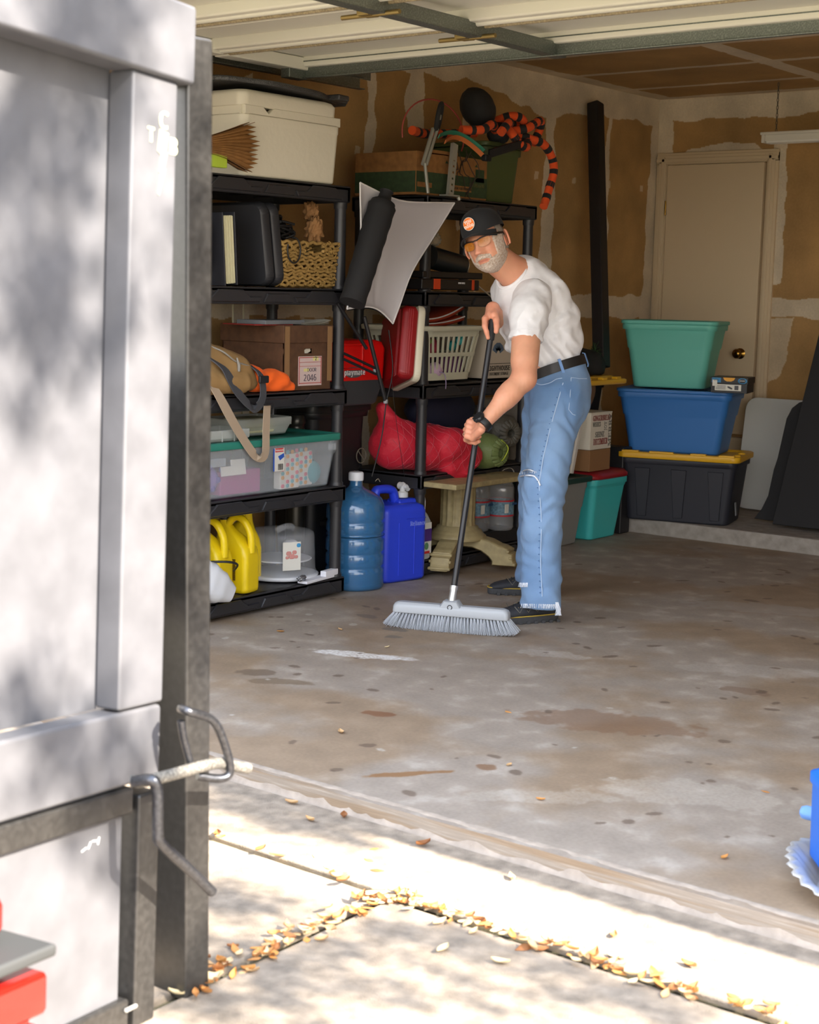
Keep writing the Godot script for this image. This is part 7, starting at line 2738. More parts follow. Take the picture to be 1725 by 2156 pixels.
	for k in 6:
		var pts := []
		for i in 9:
			pts.append(Vector3(-4.435 + 0.01 * sin(i + k), 2.02 - 0.028 * i * (0.5 + 0.12 * k) + 0.01 * sin(i * 2.0 + k), -6.02 - 0.03 * k + 0.03 * sin(i * 0.9 + k * 1.7)))
		m.tube(curve(pts, 3), 0.0022, 5)
	single("thin_wires", m, M("wire_brown", "35281c", 0.6), "loose thin dark wires hanging down the produce box", "wires")


func right_middle():
	# level four
	var m := MB.new()
	m.xf = X(Vector3(-4.50, 1.505, -6.02), E(82, 0, 0))
	m.lathe([[0.048, -0.15], [0.053, -0.145], [0.053, 0.10], [0.055, 0.105], [0.055, 0.112]], 28)
	var t := wthing("flask", "black cylindrical flask with steel end lying on the right shelf behind the man's chin", "flask", Vector3(-4.5, 1.45, -6.02))
	part("tube", m, M("flask_black", "1e2224", 0.3, {"spec": 0.6}), t)
	m = mb_at(Vector3(-4.50, 1.505, -6.02), E(82, 0, 0))
	m.lathe([[0.052, -0.154], [0.052, -0.149], [0.045, -0.155], [0.03, -0.152]], 28)
	part("end_cap", m, M("flask_steel", "9a8d78", 0.25, {"metal": 0.9}), t, "brushed steel end")
	m = MB.new()
	m.box(Vector3(-4.55, 1.437, -6.02), Vector3(0.24, 0.030, 0.48), 0.004)
	single("black_slab", m, M("slab_black", "19191b", 0.4), "flat black box on the right shelf under the flask", "box")
	t = wthing("tool_box", "black and orange product box on the right shelf beside the softbox", "box", Vector3(-4.55, 1.365, -6.0))
	m = MB.new()
	m.box(Vector3(-4.54, 1.392, -5.99), Vector3(0.24, 0.050, 0.46), 0.006)
	part("carton", m, M("slab_black", "", 0), t)
	m = MB.new()
	m.bx(Vector3(-4.4185, 1.393, -5.875), Vector3(0.003, 0.048, 0.05))
	m.bx(Vector3(-4.4185, 1.393, -6.165), Vector3(0.003, 0.048, 0.018))
	part("orange_stripe", m, M("stripe_orange", "d9481f", 0.5), t).set_meta("kind", "stuff")
	words(t, "lettering", "SPORT OPTICS", 0.008, Vector3(-4.418, 1.40, -6.07), E(0, 90, 0), M("letter_white", "", 0), 0.8)
	m = MB.new()
	crumple(m, Vector3(-4.50, 1.60, -5.95), Vector3(0.06, 0.07, 0.10), 12)
	single("plastic_wrap", m, M("wrap_clear", "b7b09a", 0.18, {"alpha": 0.35, "spec": 0.8}), "crinkled clear plastic wrapping above the flask", "wrapping")
	m = MB.new()
	crumple(m, Vector3(-4.66, 1.62, -6.0), Vector3(0.10, 0.09, 0.12), 15)
	single("brown_cloth", m, M("cloth_rust", "6d3222", 0.9), "dark rust cloth bundle at the back of the right shelf", "cloth")
	m = MB.new()
	m.strap([Vector3(-4.43, 1.40, -6.20), Vector3(-4.415, 1.36, -6.27), Vector3(-4.40, 1.32, -6.33)], [Vector3(1, 0, 0)], 0.006, 0.004)
	single("steel_rod", m, M("rod_steel", "b9b2a2", 0.4, {"metal": 0.5}), "thin pale rod sticking out from the right shelf behind the man's chest", "rod")
	# laundry basket with slots
	var cream := M("basket_cream", "d2d2bb", 0.45)
	t = wthing("laundry_basket", "cream plastic laundry basket with slotted sides on the right shelf", "laundry basket", Vector3(-4.62, 0.935, -6.05))
	var c := Vector3(-4.615, 0.938, -6.03)
	m = MB.new()
	var ring := func(k: float, y: float, o := 0.0) -> PackedVector3Array: return MB.rr(0.165 + 0.03 * k + o, 0.205 + 0.045 * k + o, 0.075, c.y + y, c.x, c.z, 8)
	m.loft([ring.call(0.0, 0.0), ring.call(0.1, 0.035), ring.call(0.1, 0.035, -0.004), ring.call(0.0, 0.004, -0.004)], true, true)
	m.loft([ring.call(0.48, 0.113), ring.call(0.48, 0.113, 0.003), ring.call(0.56, 0.132, 0.003), ring.call(0.56, 0.132)], false, false)
	m.loft([ring.call(0.82, 0.208), ring.call(0.82, 0.208, 0.002), ring.call(0.94, 0.235, 0.003), ring.call(0.95, 0.236, 0.016), ring.call(1.0, 0.255, 0.016), ring.call(1.0, 0.26, 0.010), ring.call(1.0, 0.255, 0.0), ring.call(0.82, 0.208)], false, false)
	part("shell", m, cream, t)
	# uprights between the slots
	m = MB.new()
	var n: int = ring.call(0.0, 0.0).size()
	var full := []
	for i in n:
		var a: Vector3 = ring.call(0.0, 0.0)[i]
		var b: Vector3 = ring.call(0.0, 0.0)[(i + 1) % n]
		var seg := maxi(1, int(round(a.distance_to(b) / 0.0165)))
		for s in seg:
			full.append([i, float(s) / seg])
	var r0: PackedVector3Array = ring.call(0.1, 0.035, -0.002)
	var r1: PackedVector3Array = ring.call(0.9, 0.22, -0.001)
	for k in full.size():
		var i: int = full[k][0]
		var p0 := r0[i].lerp(r0[(i + 1) % n], full[k][1])
		var p1 := r1[i].lerp(r1[(i + 1) % n], full[k][1])
		var corner := absf(p0.x - c.x) > 0.115 and absf(p0.z - c.z) > 0.155
		if k % 2 == 0 or corner:
			var d: Vector3 = (p0 - Vector3(c.x, p0.y, c.z)).normalized()
			var side := Vector3.UP.cross(d)
			if absf(p0.x - c.x) > 0.16:
				side = Vector3(0, 0, 1)
			elif absf(p0.z - c.z) > 0.20:
				side = Vector3(1, 0, 0)
			m.strap([p0, p1], [side], 0.021 if corner else 0.0135, 0.0045)
	part("slat", m, cream, t).set_meta("kind", "stuff")
	var toys := [[Vector3(-4.47, 1.13, -6.135), Vector3(0.022, 0.028, 0.024), "47bdbd", "glossy teal toy egg behind the slots of the laundry basket", "toy_egg"], [Vector3(-4.48, 1.10, -6.09), Vector3(0.022, 0.026, 0.022), "2f9a97", "darker teal toy egg left of the glossy one in the laundry basket", "toy_egg"], [Vector3(-4.50, 1.0, -6.10), Vector3(0.05, 0.07, 0.10), "6c4668", "plum plush toy low in the laundry basket", "plush_toy"], [Vector3(-4.475, 0.985, -5.945), Vector3(0.035, 0.04, 0.05), "cdb0c9", "pale pink plush toy at the bottom of the laundry basket", "plush_toy"], [Vector3(-4.50, 1.09, -5.93), Vector3(0.05, 0.05, 0.05), "9a2f45", "dark red plush toy in the middle of the laundry basket", "plush_toy"], [Vector3(-4.50, 1.12, -5.90), Vector3(0.035, 0.03, 0.03), "7d9a3d", "lime green toy near the left slots of the laundry basket", "plush_toy"], [Vector3(-4.48, 1.09, -5.845), Vector3(0.03, 0.06, 0.03), "b5532a", "rust orange toy at the left end of the laundry basket", "plush_toy"], [Vector3(-4.64, 1.02, -6.02), Vector3(0.09, 0.07, 0.16), "4a2f4c", "dark purple cloth at the back of the laundry basket", "plush_toy"]]
	for q in toys:
		m = MB.new()
		m.ball(q[0], q[1], 10, 0.12, int(q[0].z * 100))
		single(q[4], m, M("toy_" + q[2], q[2], 0.35 if q[4] == "toy_egg" else 0.85), q[3], "toy")
	m = MB.new()
	m.tube(curve([Vector3(-4.45, 0.98, -5.94), Vector3(-4.415, 0.97, -5.945), Vector3(-4.408, 0.93, -5.95), Vector3(-4.405, 0.90, -5.945)]), 0.0025, 5)
	single("lilac_ribbon", m, M("ribbon", "a08db0", 0.8), "lilac ribbon hanging out of the laundry basket", "ribbon")
	# orange bag with white piping, lying open on the basket
	t = wthing("orange_bag", "flattened rust orange bag with white piping on top of the laundry basket", "bag", Vector3(-4.6, 1.19, -6.05))
	for k in 2:
		m = MB.new()
		m.sheet(18, 6, func(u: float, v: float) -> Vector3: return Vector3(-4.47 - 0.22 * v, 1.205 + 0.022 * k + u * u * (0.035 + 0.035 * k) + 0.01 * sin(v * 4.0), -5.86 - 0.31 * u), 0.018)
		part("panel", m, M("bag_orange", "a8391c", 0.7), t)
		m = MB.new()
		var pts := []
		for i in 19:
			var u := i / 18.0
			pts.append(Vector3(-4.468, 1.206 + 0.022 * k + u * u * (0.035 + 0.035 * k), -5.86 - 0.31 * u))
		m.tube(pts, 0.0035, 6)
		part("piping", m, M("piping_white", "", 0), t)
	# carton with printed emblem, partly behind the broom
	t = wthing("document_box", "white cardboard document box with printed emblem behind the broom handle", "box", Vector3(-4.62, 0.935, -6.45))
	m = MB.new()
	m.box(Vector3(-4.61, 1.06, -6.46), Vector3(0.34, 0.25, 0.28), 0.003)
	part("carton", m, M("carton_white", "bdb2a0", 0.8), t)
	var dk := M("print_black", "3a3631", 0.8)
	words(t, "lettering", "LIGHTHOUSE", 0.026, Vector3(-4.438, 0.985, -6.435), E(0, 90, 0), dk, 0.9, "Droid Sans", true)
	words(t, "lettering", "DOCUMENT STORAGE", 0.015, Vector3(-4.438, 0.957, -6.435), E(0, 90, 0), dk, 0.85)
	m = MB.new()
	m.bx(Vector3(-4.4388, 1.008, -6.44), Vector3(0.0015, 0.003, 0.22))
	part("rule", m, dk, t)
	m = MB.new()
	for k in 5:
		m.xf = X(Vector3(-4.4388, 1.062, -6.425), E(0, 90, 0) * E(0, 0, -60 + 30 * k))
		m.extr(PackedVector2Array([Vector2(-0.010, 0.012), Vector2(0.010, 0.012), Vector2(0.013, 0.050), Vector2(-0.013, 0.050)]), 0.0015)
	part("emblem", m, M("emblem_blue", "55687e", 0.7), t).set_meta("kind", "stuff")


func right_low():
	# level two: sleeping bags and rolls
	var red := M("quilt_red", "cf2036", 0.62, {"rim": 0.4, "bump": noise_tex("dents", 0, 0, 0), "ts": 5.0, "bs": 0.3})
	var f := Field.new(Vector3(-4.86, 0.44, -6.24), Vector3(-4.28, 0.92, -5.58), 0.011)
	f.cap(Vector3(-4.60, 0.625, -5.80), Vector3(-4.56, 0.63, -5.98), 0.115, 0.115, 0.04)
	f.cap(Vector3(-4.52, 0.60, -5.92), Vector3(-4.47, 0.60, -6.10), 0.098, 0.098, 0.015)
	f.cap(Vector3(-4.44, 0.62, -6.02), Vector3(-4.42, 0.56, -6.16), 0.085, 0.07, 0.012)
	f.cap(Vector3(-4.44, 0.53, -6.04), Vector3(-4.42, 0.50, -6.10), 0.06, 0.05, 0.012)
	f.cap(Vector3(-4.62, 0.72, -5.79), Vector3(-4.64, 0.80, -5.76), 0.05, 0.03, 0.05)
	var ns := FastNoiseLite.new()
	ns.frequency = 6.0
	f.each(Vector3(-5, 0, -7), Vector3(-4, 2, -5), func(q: Vector3, d: float) -> float:
		var w := absf(sin((q.z + q.y * 0.6) * 42.0)) * 0.5 + absf(sin((q.z - q.y * 0.6) * 42.0)) * 0.5
		return maxf(d, q.y - 0.715 - 0.03 * smooth(-5.9, -5.78, q.z) * 4.0) - 0.004 * w + 0.011 * ns.get_noise_3dv(q * 1.3) + 0.006 * ns.get_noise_3dv(q * 3.1))
	var m := MB.new()
	f.mesh_into(m)
	var t := wthing("quilted_bag", "bright red quilted sleeping bag bulging over the right shelf edge", "sleeping bag", Vector3(-4.55, 0.51, -5.92))
	part("quilt", m, red, t)
	m = MB.new()
	var lines := 0
	for k in 16:
		for s in 2:
			var seg := []
			for i in 22:
				var y := 0.50 + i * 0.0115
				var z := -5.64 - k * 0.055 + (y - 0.5) * (0.62 if s == 0 else -0.62)
				if z > -5.70 or z < -6.17:
					continue
				var q := f.hit(Vector3(-4.27, y, z), Vector3(-1, 0, 0), 0.35)
				if q.x > -4.6 and absf(f.get_d(q)) < 0.008:
					seg.append(q + Vector3(0.001, 0, 0))
				elif seg.size() > 2:
					m.tube(seg, 0.0011, 4)
					seg = []
			if seg.size() > 2:
				m.tube(seg, 0.0011, 4)
	if m.v.size():
		part("stitch_line", m, M("stitch_pink", "cf5a66", 0.8), t).set_meta("kind", "stuff")
	var roll := func(a: Vector3, b: Vector3, r: float, col: String, hex: String, label: String, sd: int):
		var o := wthing("stuff_sack", label, "stuff sack", Vector3((a.x + b.x) / 2, minf(a.y, b.y) - r, (a.z + b.z) / 2))
		var mm := MB.new()
		var pts := []
		var rad := []
		for k in 23:
			var w := k / 22.0
			pts.append(a.lerp(b, w))
			rad.append(r * (0.55 + 0.45 * pow(sin(clampf(w * 6.0, 0.0, 1.0) * PI / 2), 0.6)) * (1.0 + 0.03 * sin(w * 25.0 + sd)) * (1.0 if w < 0.86 else 1.0 - 0.33 * pow((w - 0.86) / 0.14, 1.5)))
		mm.tube(pts, rad, 24, false)
		var ns2 := FastNoiseLite.new()
		ns2.frequency = 14.0
		ns2.seed = sd
		for i in mm.v.size():
			mm.v[i] += Vector3(1, 1, 1) * 0.006 * ns2.get_noise_3dv(mm.v[i])
		var mt := M(col, hex, 0.55, {"rim": 0.3, "bump": noise_tex("dents", 0, 0, 0), "ts": 7.0, "bs": 0.25})
		part("sack", mm, mt, o)
		# gathered mouth with a dark throat and cord
		mm = MB.new()
		var d := (b - a).normalized()
		var s := d.cross(Vector3.UP).normalized()
		for k in 16:
			var an := TAU * k / 16.0
			var e := s * cos(an) + Vector3.UP * sin(an)
			mm.tube([b + e * r * 0.68 - d * 0.012, b + e * r * 0.5 + d * 0.008, b + e * r * 0.30 - d * 0.002], [0.016, 0.017, 0.009], 6)
		part("gathered_mouth", mm, mt, o).set_meta("kind", "stuff")
		# the throat goes in between the gathers
		mm = MB.new()
		var rg := []
		for q in [[0.66, -0.014], [0.42, 0.004], [0.30, -0.004], [0.24, -0.04], [0.16, -0.09]]:
			var ring := PackedVector3Array()
			for k in 18:
				var an := TAU * k / 18.0
				ring.append(b + (s * cos(an) + Vector3.UP * sin(an)) * r * q[0] + d * q[1])
			rg.append(ring)
		mm.loft(rg, false, true)
		part("throat", mm, mt, o)
	roll.call(Vector3(-4.75, 0.60, -6.28), Vector3(-4.325, 0.575, -6.30), 0.088, "sack_green", "6a7a45", "olive green rolled stuff sack beside the red sleeping bag", 1)
	roll.call(Vector3(-4.75, 0.70, -6.62), Vector3(-4.40, 0.655, -6.50), 0.085, "sack_grey", "4e4b42", "grey brown stuff sack behind the man's leg", 5)
	m = MB.new()
	m.ball(Vector3(-4.74, 0.76, -6.36), Vector3(0.12, 0.13, 0.26), 14, 0.1, 8)
	single("navy_sleeping_bag", m, M("navy_cloth", "1d1f3a", 0.7, {"rim": 0.3}), "dark navy sleeping bag bundle behind the green sack", "sleeping bag")
	m = MB.new()
	m.tube(curve([Vector3(-4.32, 0.64, -6.30), Vector3(-4.30, 0.60, -6.335), Vector3(-4.31, 0.545, -6.31), Vector3(-4.315, 0.53, -6.27)]), 0.003, 5)
	single("draw_cord", m, M("cord_lime", "b4c43c", 0.6), "lime draw cord hanging at the mouth of the green sack", "cord")
	m = MB.new()
	crumple(m, Vector3(-4.325, 0.615, -6.315), Vector3(0.012, 0.045, 0.018), 4)
	single("care_label", m, M("card_white", "", 0), "crumpled white label in the mouth of the green sack", "label")
	# bottom: cream pedestal with fluted column and scrolled feet
	var wood := M("pedestal_cream", "b7a678", 0.55, {"tex": noise_tex("grunge", 0, 0, 0), "ts": 3.0})
	t = wthing("table_pedestal", "cream fluted table pedestal with scrolled feet under the right shelf", "pedestal", Vector3(-4.50, 0.09, -6.22))
	var pc := Vector3(-4.47, 0.0, -6.16)
	m = MB.new()
	m.box(pc + Vector3(0.02, 0.452, 0.02), Vector3(0.44, 0.026, 0.66), 0.005)
	part("top_board", m, wood, t)
	m = MB.new()
	var rings := []
	for q in [[0.205, 0.0], [0.215, 0.0], [0.25, 1.0], [0.40, 1.0], [0.43, 0.3], [0.44, 0.0]]:
		var ring := PackedVector3Array()
		for i in 96:
			var a := TAU * i / 96.0
			var r: float = 0.088 - 0.008 * q[1] * pow(absf(sin(a * 8.0)), 0.7)
			ring.append(pc + Vector3(cos(a) * r, q[0], -sin(a) * r))
		rings.append(ring)
	m.loft(rings)
	part("fluted_column", m, wood, t)
	m = mb_at(pc)
	m.lathe([[0.14, 0.15], [0.145, 0.165], [0.13, 0.178], [0.125, 0.185], [0.12, 0.195], [0.105, 0.2], [0.105, 0.21], [0.09, 0.218]], 40)
	part("base_moulding", m, wood, t)
	for k in 4:
		var a := deg_to_rad(20 + 90 * k)
		var prof := PackedVector2Array()
		# side view of a foot: x outwards, y up
		for q in [[0.03, 0.165], [0.10, 0.168], [0.16, 0.155], [0.20, 0.135], [0.225, 0.128], [0.245, 0.118], [0.25, 0.100], [0.265, 0.095], [0.27, 0.060], [0.275, 0.052], [0.275, 0.032], [0.17, 0.032], [0.17, 0.052], [0.155, 0.072], [0.12, 0.098], [0.08, 0.112], [0.03, 0.115]]:
			prof.append(Vector2(q[0] * 1.12, q[1] + 0.0))
		m = mb_at(pc, Basis(Vector3.UP, a))
		m.extr(prof, 0.095, 0.008)
		part("foot", m, wood, t)
		m = mb_at(pc, Basis(Vector3.UP, a))
		for e in [[0.272, 0.108], [0.288, 0.077], [0.305, 0.046]]:
			m.box(Vector3(e[0], e[1] - 0.002, 0), Vector3(0.018, 0.014, 0.112), 0.004)
		part("foot_moulding", m, wood, t).set_meta("kind", "stuff")
	# pack of two clear bottles
	var pet := M("pet_clear", "dfe3e6", 0.1, {"alpha": 0.16, "spec": 0.8})
	for k in 2:
		var at: Vector3 = [Vector3(-4.44, 0.16, -6.49), Vector3(-4.50, 0.16, -6.365)][k]
		t = thing("water_jug", ["clear plastic water jug with blue and red label nearest the man's leg", "clear plastic water jug with blue and red label beside the pedestal column"][k], "bottle", at, 0.0, "clear water jugs")
		m = MB.new()
		var pr := [[0.05, 0.0], [0.062, 0.006]]
		for i in 6:
			pr.append_array([[0.066, 0.02 + i * 0.03], [0.063, 0.035 + i * 0.03]])
		pr.append_array([[0.066, 0.20], [0.064, 0.225], [0.05, 0.255], [0.03, 0.275], [0.018, 0.285], [0.016, 0.30]])
		var rr := []
		for q in pr:
			var ring := PackedVector3Array()
			for i in 40:
				var a := TAU * i / 40.0
				var w: float = q[0] * (1.0 + (0.025 * sin(a * 10.0) if q[1] > 0.19 and q[1] < 0.27 else 0.0))
				ring.append(Vector3(cos(a) * w, q[1], -sin(a) * w))
			rr.append(ring)
		m.loft(rr)
		part("bottle", m, pet, t)
		m = MB.new()
		var lr := [MB.ell(0.0675, 0.0675, 0.075, 40), MB.ell(0.0675, 0.0675, 0.155, 40)]
		m.loft(lr, false, false)
		part("label", m, M("label_sky", "7fa9bf", 0.5, {"tex": noise_tex("hills", 0.02, 0.55, 1.0), "ts": 6.0}), t, "blue landscape label")
		m = MB.new()
		for y in [0.075, 0.150]:
			m.loft([MB.ell(0.0682, 0.0682, y, 40), MB.ell(0.0682, 0.0682, y + 0.008, 40)], false, false)
		part("red_band", m, M("band_red", "b3202a", 0.5), t).set_meta("kind", "stuff")
		m = MB.new()
		m.box(Vector3(0.061, 0.117, 0.03), Vector3(0.006, 0.045, 0.04), 0.001)
		part("white_panel", m, M("label_white", "", 0), t)
		words(t, "lettering", "CRYSTAL", 0.012, Vector3(0.0695, 0.138, -0.022), E(0, 100, 0), M("ink_blue", "1f4a7a", 0.6), 0.8, "Droid Serif", true)
		m = MB.new()
		m.strap(curve([Vector3(0.0, 0.29, 0.05), Vector3(0.02, 0.315, 0.02), Vector3(0.02, 0.31, -0.05), Vector3(0.02, 0.25, -0.085)], 5), [Vector3(1, 0, 0)], 0.028, 0.002)
		part("carry_strap", m, M("strap_clear", "c8c6bd", 0.3), t)
	# crate that the bottles stand on
	m = MB.new()
	m.box(Vector3(-4.55, 0.123, -6.47), Vector3(0.24, 0.07, 0.34), 0.006)
	single("black_tray", m, M("bin_black", "", 0), "low black tray under the clear water jugs", "tray")
	# cleaner bottle with a purple label
	t = wthing("cleaner_bottle", "white bottle with purple label and loop handle beside the blue canister", "bottle", Vector3(-4.47, 0.087, -5.835))
	m = MB.new()
	rings = []
	for q in [[0.087, 0.036, 0.042], [0.094, 0.042, 0.048], [0.27, 0.042, 0.048], [0.30, 0.034, 0.036], [0.315, 0.026, 0.026]]:
		rings.append(MB.rr(q[1], q[2], 0.016, q[0], -4.46, -5.83, 4))
	m.loft(rings)
	part("body", m, M("bottle_grey", "a5a9ac", 0.4), t)
	m = MB.new()
	m.tube(curve([Vector3(-4.46, 0.285, -5.862), Vector3(-4.46, 0.36, -5.868), Vector3(-4.46, 0.392, -5.85), Vector3(-4.46, 0.388, -5.82), Vector3(-4.46, 0.31, -5.81)]), 0.008, 8)
	part("handle", m, M("handle_white", "d9dade", 0.4), t)
	m = MB.new()
	m.box(Vector3(-4.416, 0.19, -5.83), Vector3(0.003, 0.15, 0.088), 0.001)
	var lab := part("label", m, M("label_white", "", 0), t)
	m = MB.new()
	m.bx(Vector3(-4.4138, 0.205, -5.83), Vector3(0.0012, 0.06, 0.086))
	part("purple_band", m, M("label_purple", "4b2a78", 0.6), lab)
	m = MB.new()
	m.xf = X(Vector3(-4.4138, 0.152, -5.835), E(0, 90, 0))
	m.ball(Vector3(), Vector3(0.016, 0.018, 0.001), 8)
	part("green_mark", m, M("mark_green", "5f8f66", 0.6), lab)
	m = MB.new()
	m.bx(Vector3(-4.4138, 0.122, -5.835), Vector3(0.0012, 0.012, 0.05))
	part("red_mark", m, M("label_red", "", 0), lab)


func right_side():
	# totes and boxes along the left wall, right of the man
	var grey_clear := M("tote_smoke", "8f8e8a", 0.32, {"alpha": 0.72})
	var dgreen := M("lid_dark_green", "1d3a33", 0.4)
	var t := wthing("grey_tote", "tall smoky clear tote with dark green lid on the floor right of the man", "storage bin", Vector3(-4.62, 0, -7.06))
	var m := MB.new()
	tub(m, Vector3(-4.60, 0.002, -7.03), 0.40, 0.52, 0.345, 0.035, 0.03, 0.008, 0.004, [[0.6, 0.005]])
	part("tub", m, grey_clear, t)
	m = MB.new()
	lid_on(m, Vector3(-4.60, 0.347, -7.03), 0.43, 0.58, 0.03, 0.04)
	part("lid", m, dgreen, t, "dark green lid")
	m = MB.new()
	crumple(m, Vector3(-4.60, 0.12, -7.10), Vector3(0.13, 0.10, 0.17), 21)
	single("cloth_bundle", m, M("cloth_cream", "b9ada0", 0.9), "pale cloth bundle seen inside the smoky clear tote", "cloth")
	t = wthing("beige_tote", "tall grey beige tote standing on the dark green lid", "storage bin", Vector3(-4.64, 0.378, -7.06))
	m = MB.new()
	tub(m, Vector3(-4.62, 0.379, -7.05), 0.38, 0.56, 0.42, 0.05, 0.03, 0.018, 0.005, [[0.78, 0.012]])
	part("tub", m, M("tote_beige", "a39a8d", 0.5), t)
	m = MB.new()
	m.strap([Vector3(-4.474, 0.39, -7.215), Vector3(-4.442, 0.70, -7.248)], [Vector3(0, 0, 1)], 0.022, 0.014)
	part("corner_rib", m, M("tote_rib", "c9c4ba", 0.5), t)
	# teal waste bin with red lid
	t = wthing("teal_bin", "turquoise plastic bin with dark red lid on the floor beside the step", "bin", Vector3(-4.55, 0, -7.48))
	m = MB.new()
	tub(m, Vector3(-4.545, 0.002, -7.52), 0.31, 0.38, 0.345, 0.04, 0.035, 0.008, 0.004, [[0.86, 0.004]])
	part("tub", m, M("bin_teal", "3fb0af", 0.42), t)
	m = MB.new()
	m.loft([MB.rr(0.155, 0.195, 0.07, 0.346, -4.545, -7.52, 6), MB.rr(0.165, 0.205, 0.08, 0.352, -4.545, -7.52, 6), MB.rr(0.165, 0.205, 0.08, 0.368, -4.545, -7.52, 6), MB.rr(0.145, 0.20, 0.08, 0.385, -4.545, -7.52, 6), MB.rr(0.09, 0.13, 0.08, 0.392, -4.545, -7.52, 6)])
	part("lid", m, M("lid_red", "8a1820", 0.4), t, "dark red lid")
	m = MB.new()
	m.box(Vector3(-4.545, 0.452, -7.43), Vector3(0.24, 0.118, 0.22), 0.003)
	single("brown_carton", m, M("cardboard_plain", "85603c", 0.8), "small brown carton on the red lid under the lettered box", "box")
	t = wthing("lettered_box", "white box printed with red and grey holiday words on the brown carton", "box", Vector3(-4.55, 0.512, -7.43))
	m = MB.new()
	m.box(Vector3(-4.545, 0.613, -7.43), Vector3(0.24, 0.20, 0.225), 0.003)
	part("carton", m, M("carton_cream", "cfc8b8", 0.8), t)
	m = MB.new()
	m.box(Vector3(-4.545, 0.715, -7.43), Vector3(0.245, 0.008, 0.23), 0.003)
	part("lid", m, M("carton_cream", "", 0), t)
	var red := M("word_red", "7c3530", 0.8)
	var grey := M("word_grey", "6d6a62", 0.8)
	for q in [["GINGERBREAD", 0.686, -7.452, 0.030, 0.62, red], ["WISHES", 0.652, -7.40, 0.026, 0.6, grey], ["JOY", 0.655, -7.49, 0.0, 0.6, grey], ["SHINE", 0.595, -7.435, 0.030, 0.75, grey], ["DECEMBER", 0.555, -7.445, 0.034, 0.58, red]]:
		if q[0] == "JOY":
			words(t, "lettering", q[0], 0.024, Vector3(-4.4235, 0.64, -7.475), E(0, 90, 0) * E(0, 0, 90), grey, 0.9, "Droid Serif")
			continue
		words(t, "lettering", q[0], q[3], Vector3(-4.4235, q[1], q[2] + 0.02), E(0, 90, 0), q[5], q[4], "Droid Serif", true)
	words(t, "lettering", "MERRY", 0.030, Vector3(-4.4235, 0.615, -7.525), E(0, 90, 0) * E(0, 0, 90), grey, 1.25, "Droid Serif", true)
	# black crates and a tote with a yellow lid behind
	var black := M("crate_black", "1c1c1f", 0.5)
	m = MB.new()
	m.box(Vector3(-4.665, 0.252, -7.765), Vector3(0.45, 0.50, 0.105), 0.008)
	single("black_plank", m, black, "black upright plank against the step between the turquoise bin and the stacked totes", "plank")
	var yellow := M("lid_yellow", "d3a21c", 0.42)
	t = wthing("yellow_lid_tote", "black storage tote with wide yellow lid high behind the lettered box", "storage bin", Vector3(-4.72, 0.505, -7.52))
	m = MB.new()
	tub(m, Vector3(-4.80, 0.505, -7.60), 0.34, 0.44, 0.36, 0.03, 0.03, 0.01)
	part("tub", m, black, t)
	m = MB.new()
	m.loft([MB.rr(0.255, 0.285, 0.05, 0.868, -4.68, -7.42, 5), MB.rr(0.262, 0.292, 0.05, 0.873, -4.68, -7.42, 5), MB.rr(0.262, 0.292, 0.05, 0.892, -4.68, -7.42, 5), MB.rr(0.255, 0.285, 0.05, 0.897, -4.68, -7.42, 5), MB.rr(0.215, 0.245, 0.05, 0.898, -4.68, -7.42, 5), MB.rr(0.20, 0.23, 0.04, 0.912, -4.68, -7.42, 5)])
	for z in [-7.28, -7.45, -7.60]:
		m.box(Vector3(-4.44, 0.902, z), Vector3(0.035, 0.016, 0.05), 0.004)
	part("lid", m, yellow, t, "wide yellow lid")
	m = MB.new()
	m.xf = X(Vector3(-4.50, 0.80, -7.36), E(0, 0, 75))
	m.lathe([[0.11, 0.0], [0.12, 0.02], [0.10, 0.045], [0.04, 0.06]], 24)
	single("straw_hat", m, M("hat_brown", "6a4f38", 0.9), "brown round hat wedged under the yellow lid", "hat")
	var f := Field.new(Vector3(-4.98, 0.88, -7.75), Vector3(-4.36, 1.26, -7.05), 0.014)
	f.cap(Vector3(-4.74, 0.99, -7.20), Vector3(-4.62, 0.96, -7.60), 0.12, 0.09, 0.04)
	f.cap(Vector3(-4.80, 1.08, -7.18), Vector3(-4.78, 1.02, -7.42), 0.11, 0.10, 0.04)
	var ns := FastNoiseLite.new()
	ns.frequency = 8.0
	f.each(Vector3(-5, 0, -8), Vector3(-4, 2, -7), func(q: Vector3, d: float) -> float: return maxf(d + 0.010 * ns.get_noise_3dv(q), 0.914 - q.y))
	m = MB.new()
	f.mesh_into(m)
	single("black_duffel", m, M("duffel_black", "17181b", 0.7), "lumpy black duffel bag slumped on the yellow lid", "bag")
	var r := RandomNumberGenerator.new()
	r.seed = 31
	m = MB.new()
	for k in 420:
		var a := r.randf()
		var c := Vector3(-4.62 + 0.1 * sin(a * 9.0), 1.10 + 0.03 * sin(a * 14.0), -7.02 - 0.16 * a)
		if k % 4 == 0:
			c = Vector3(-4.60, 1.06 - 0.12 * r.randf(), -7.62)
		var d := Vector3(r.randfn(), r.randfn(), r.randfn()).normalized()
		m.strap([c, c + d * 0.05], [d.cross(Vector3.UP)], 0.004, 0.001)
	var gl := part("garland", m, M("garland_green", "2f4a26", 0.8), self)
	tagged(gl, "dark green tinsel garland behind the black duffel bag", "garland")
	gl.set_meta("kind", "stuff")
	m = MB.new()
	m.xf = X(Vector3(-4.76, 1.715, -7.875), along(Vector3(-4.60, 0.93, -7.70), Vector3(-4.93, 2.48, -8.06)))
	m.box(Vector3(), Vector3(0.075, 1.60, 0.075), 0.006)
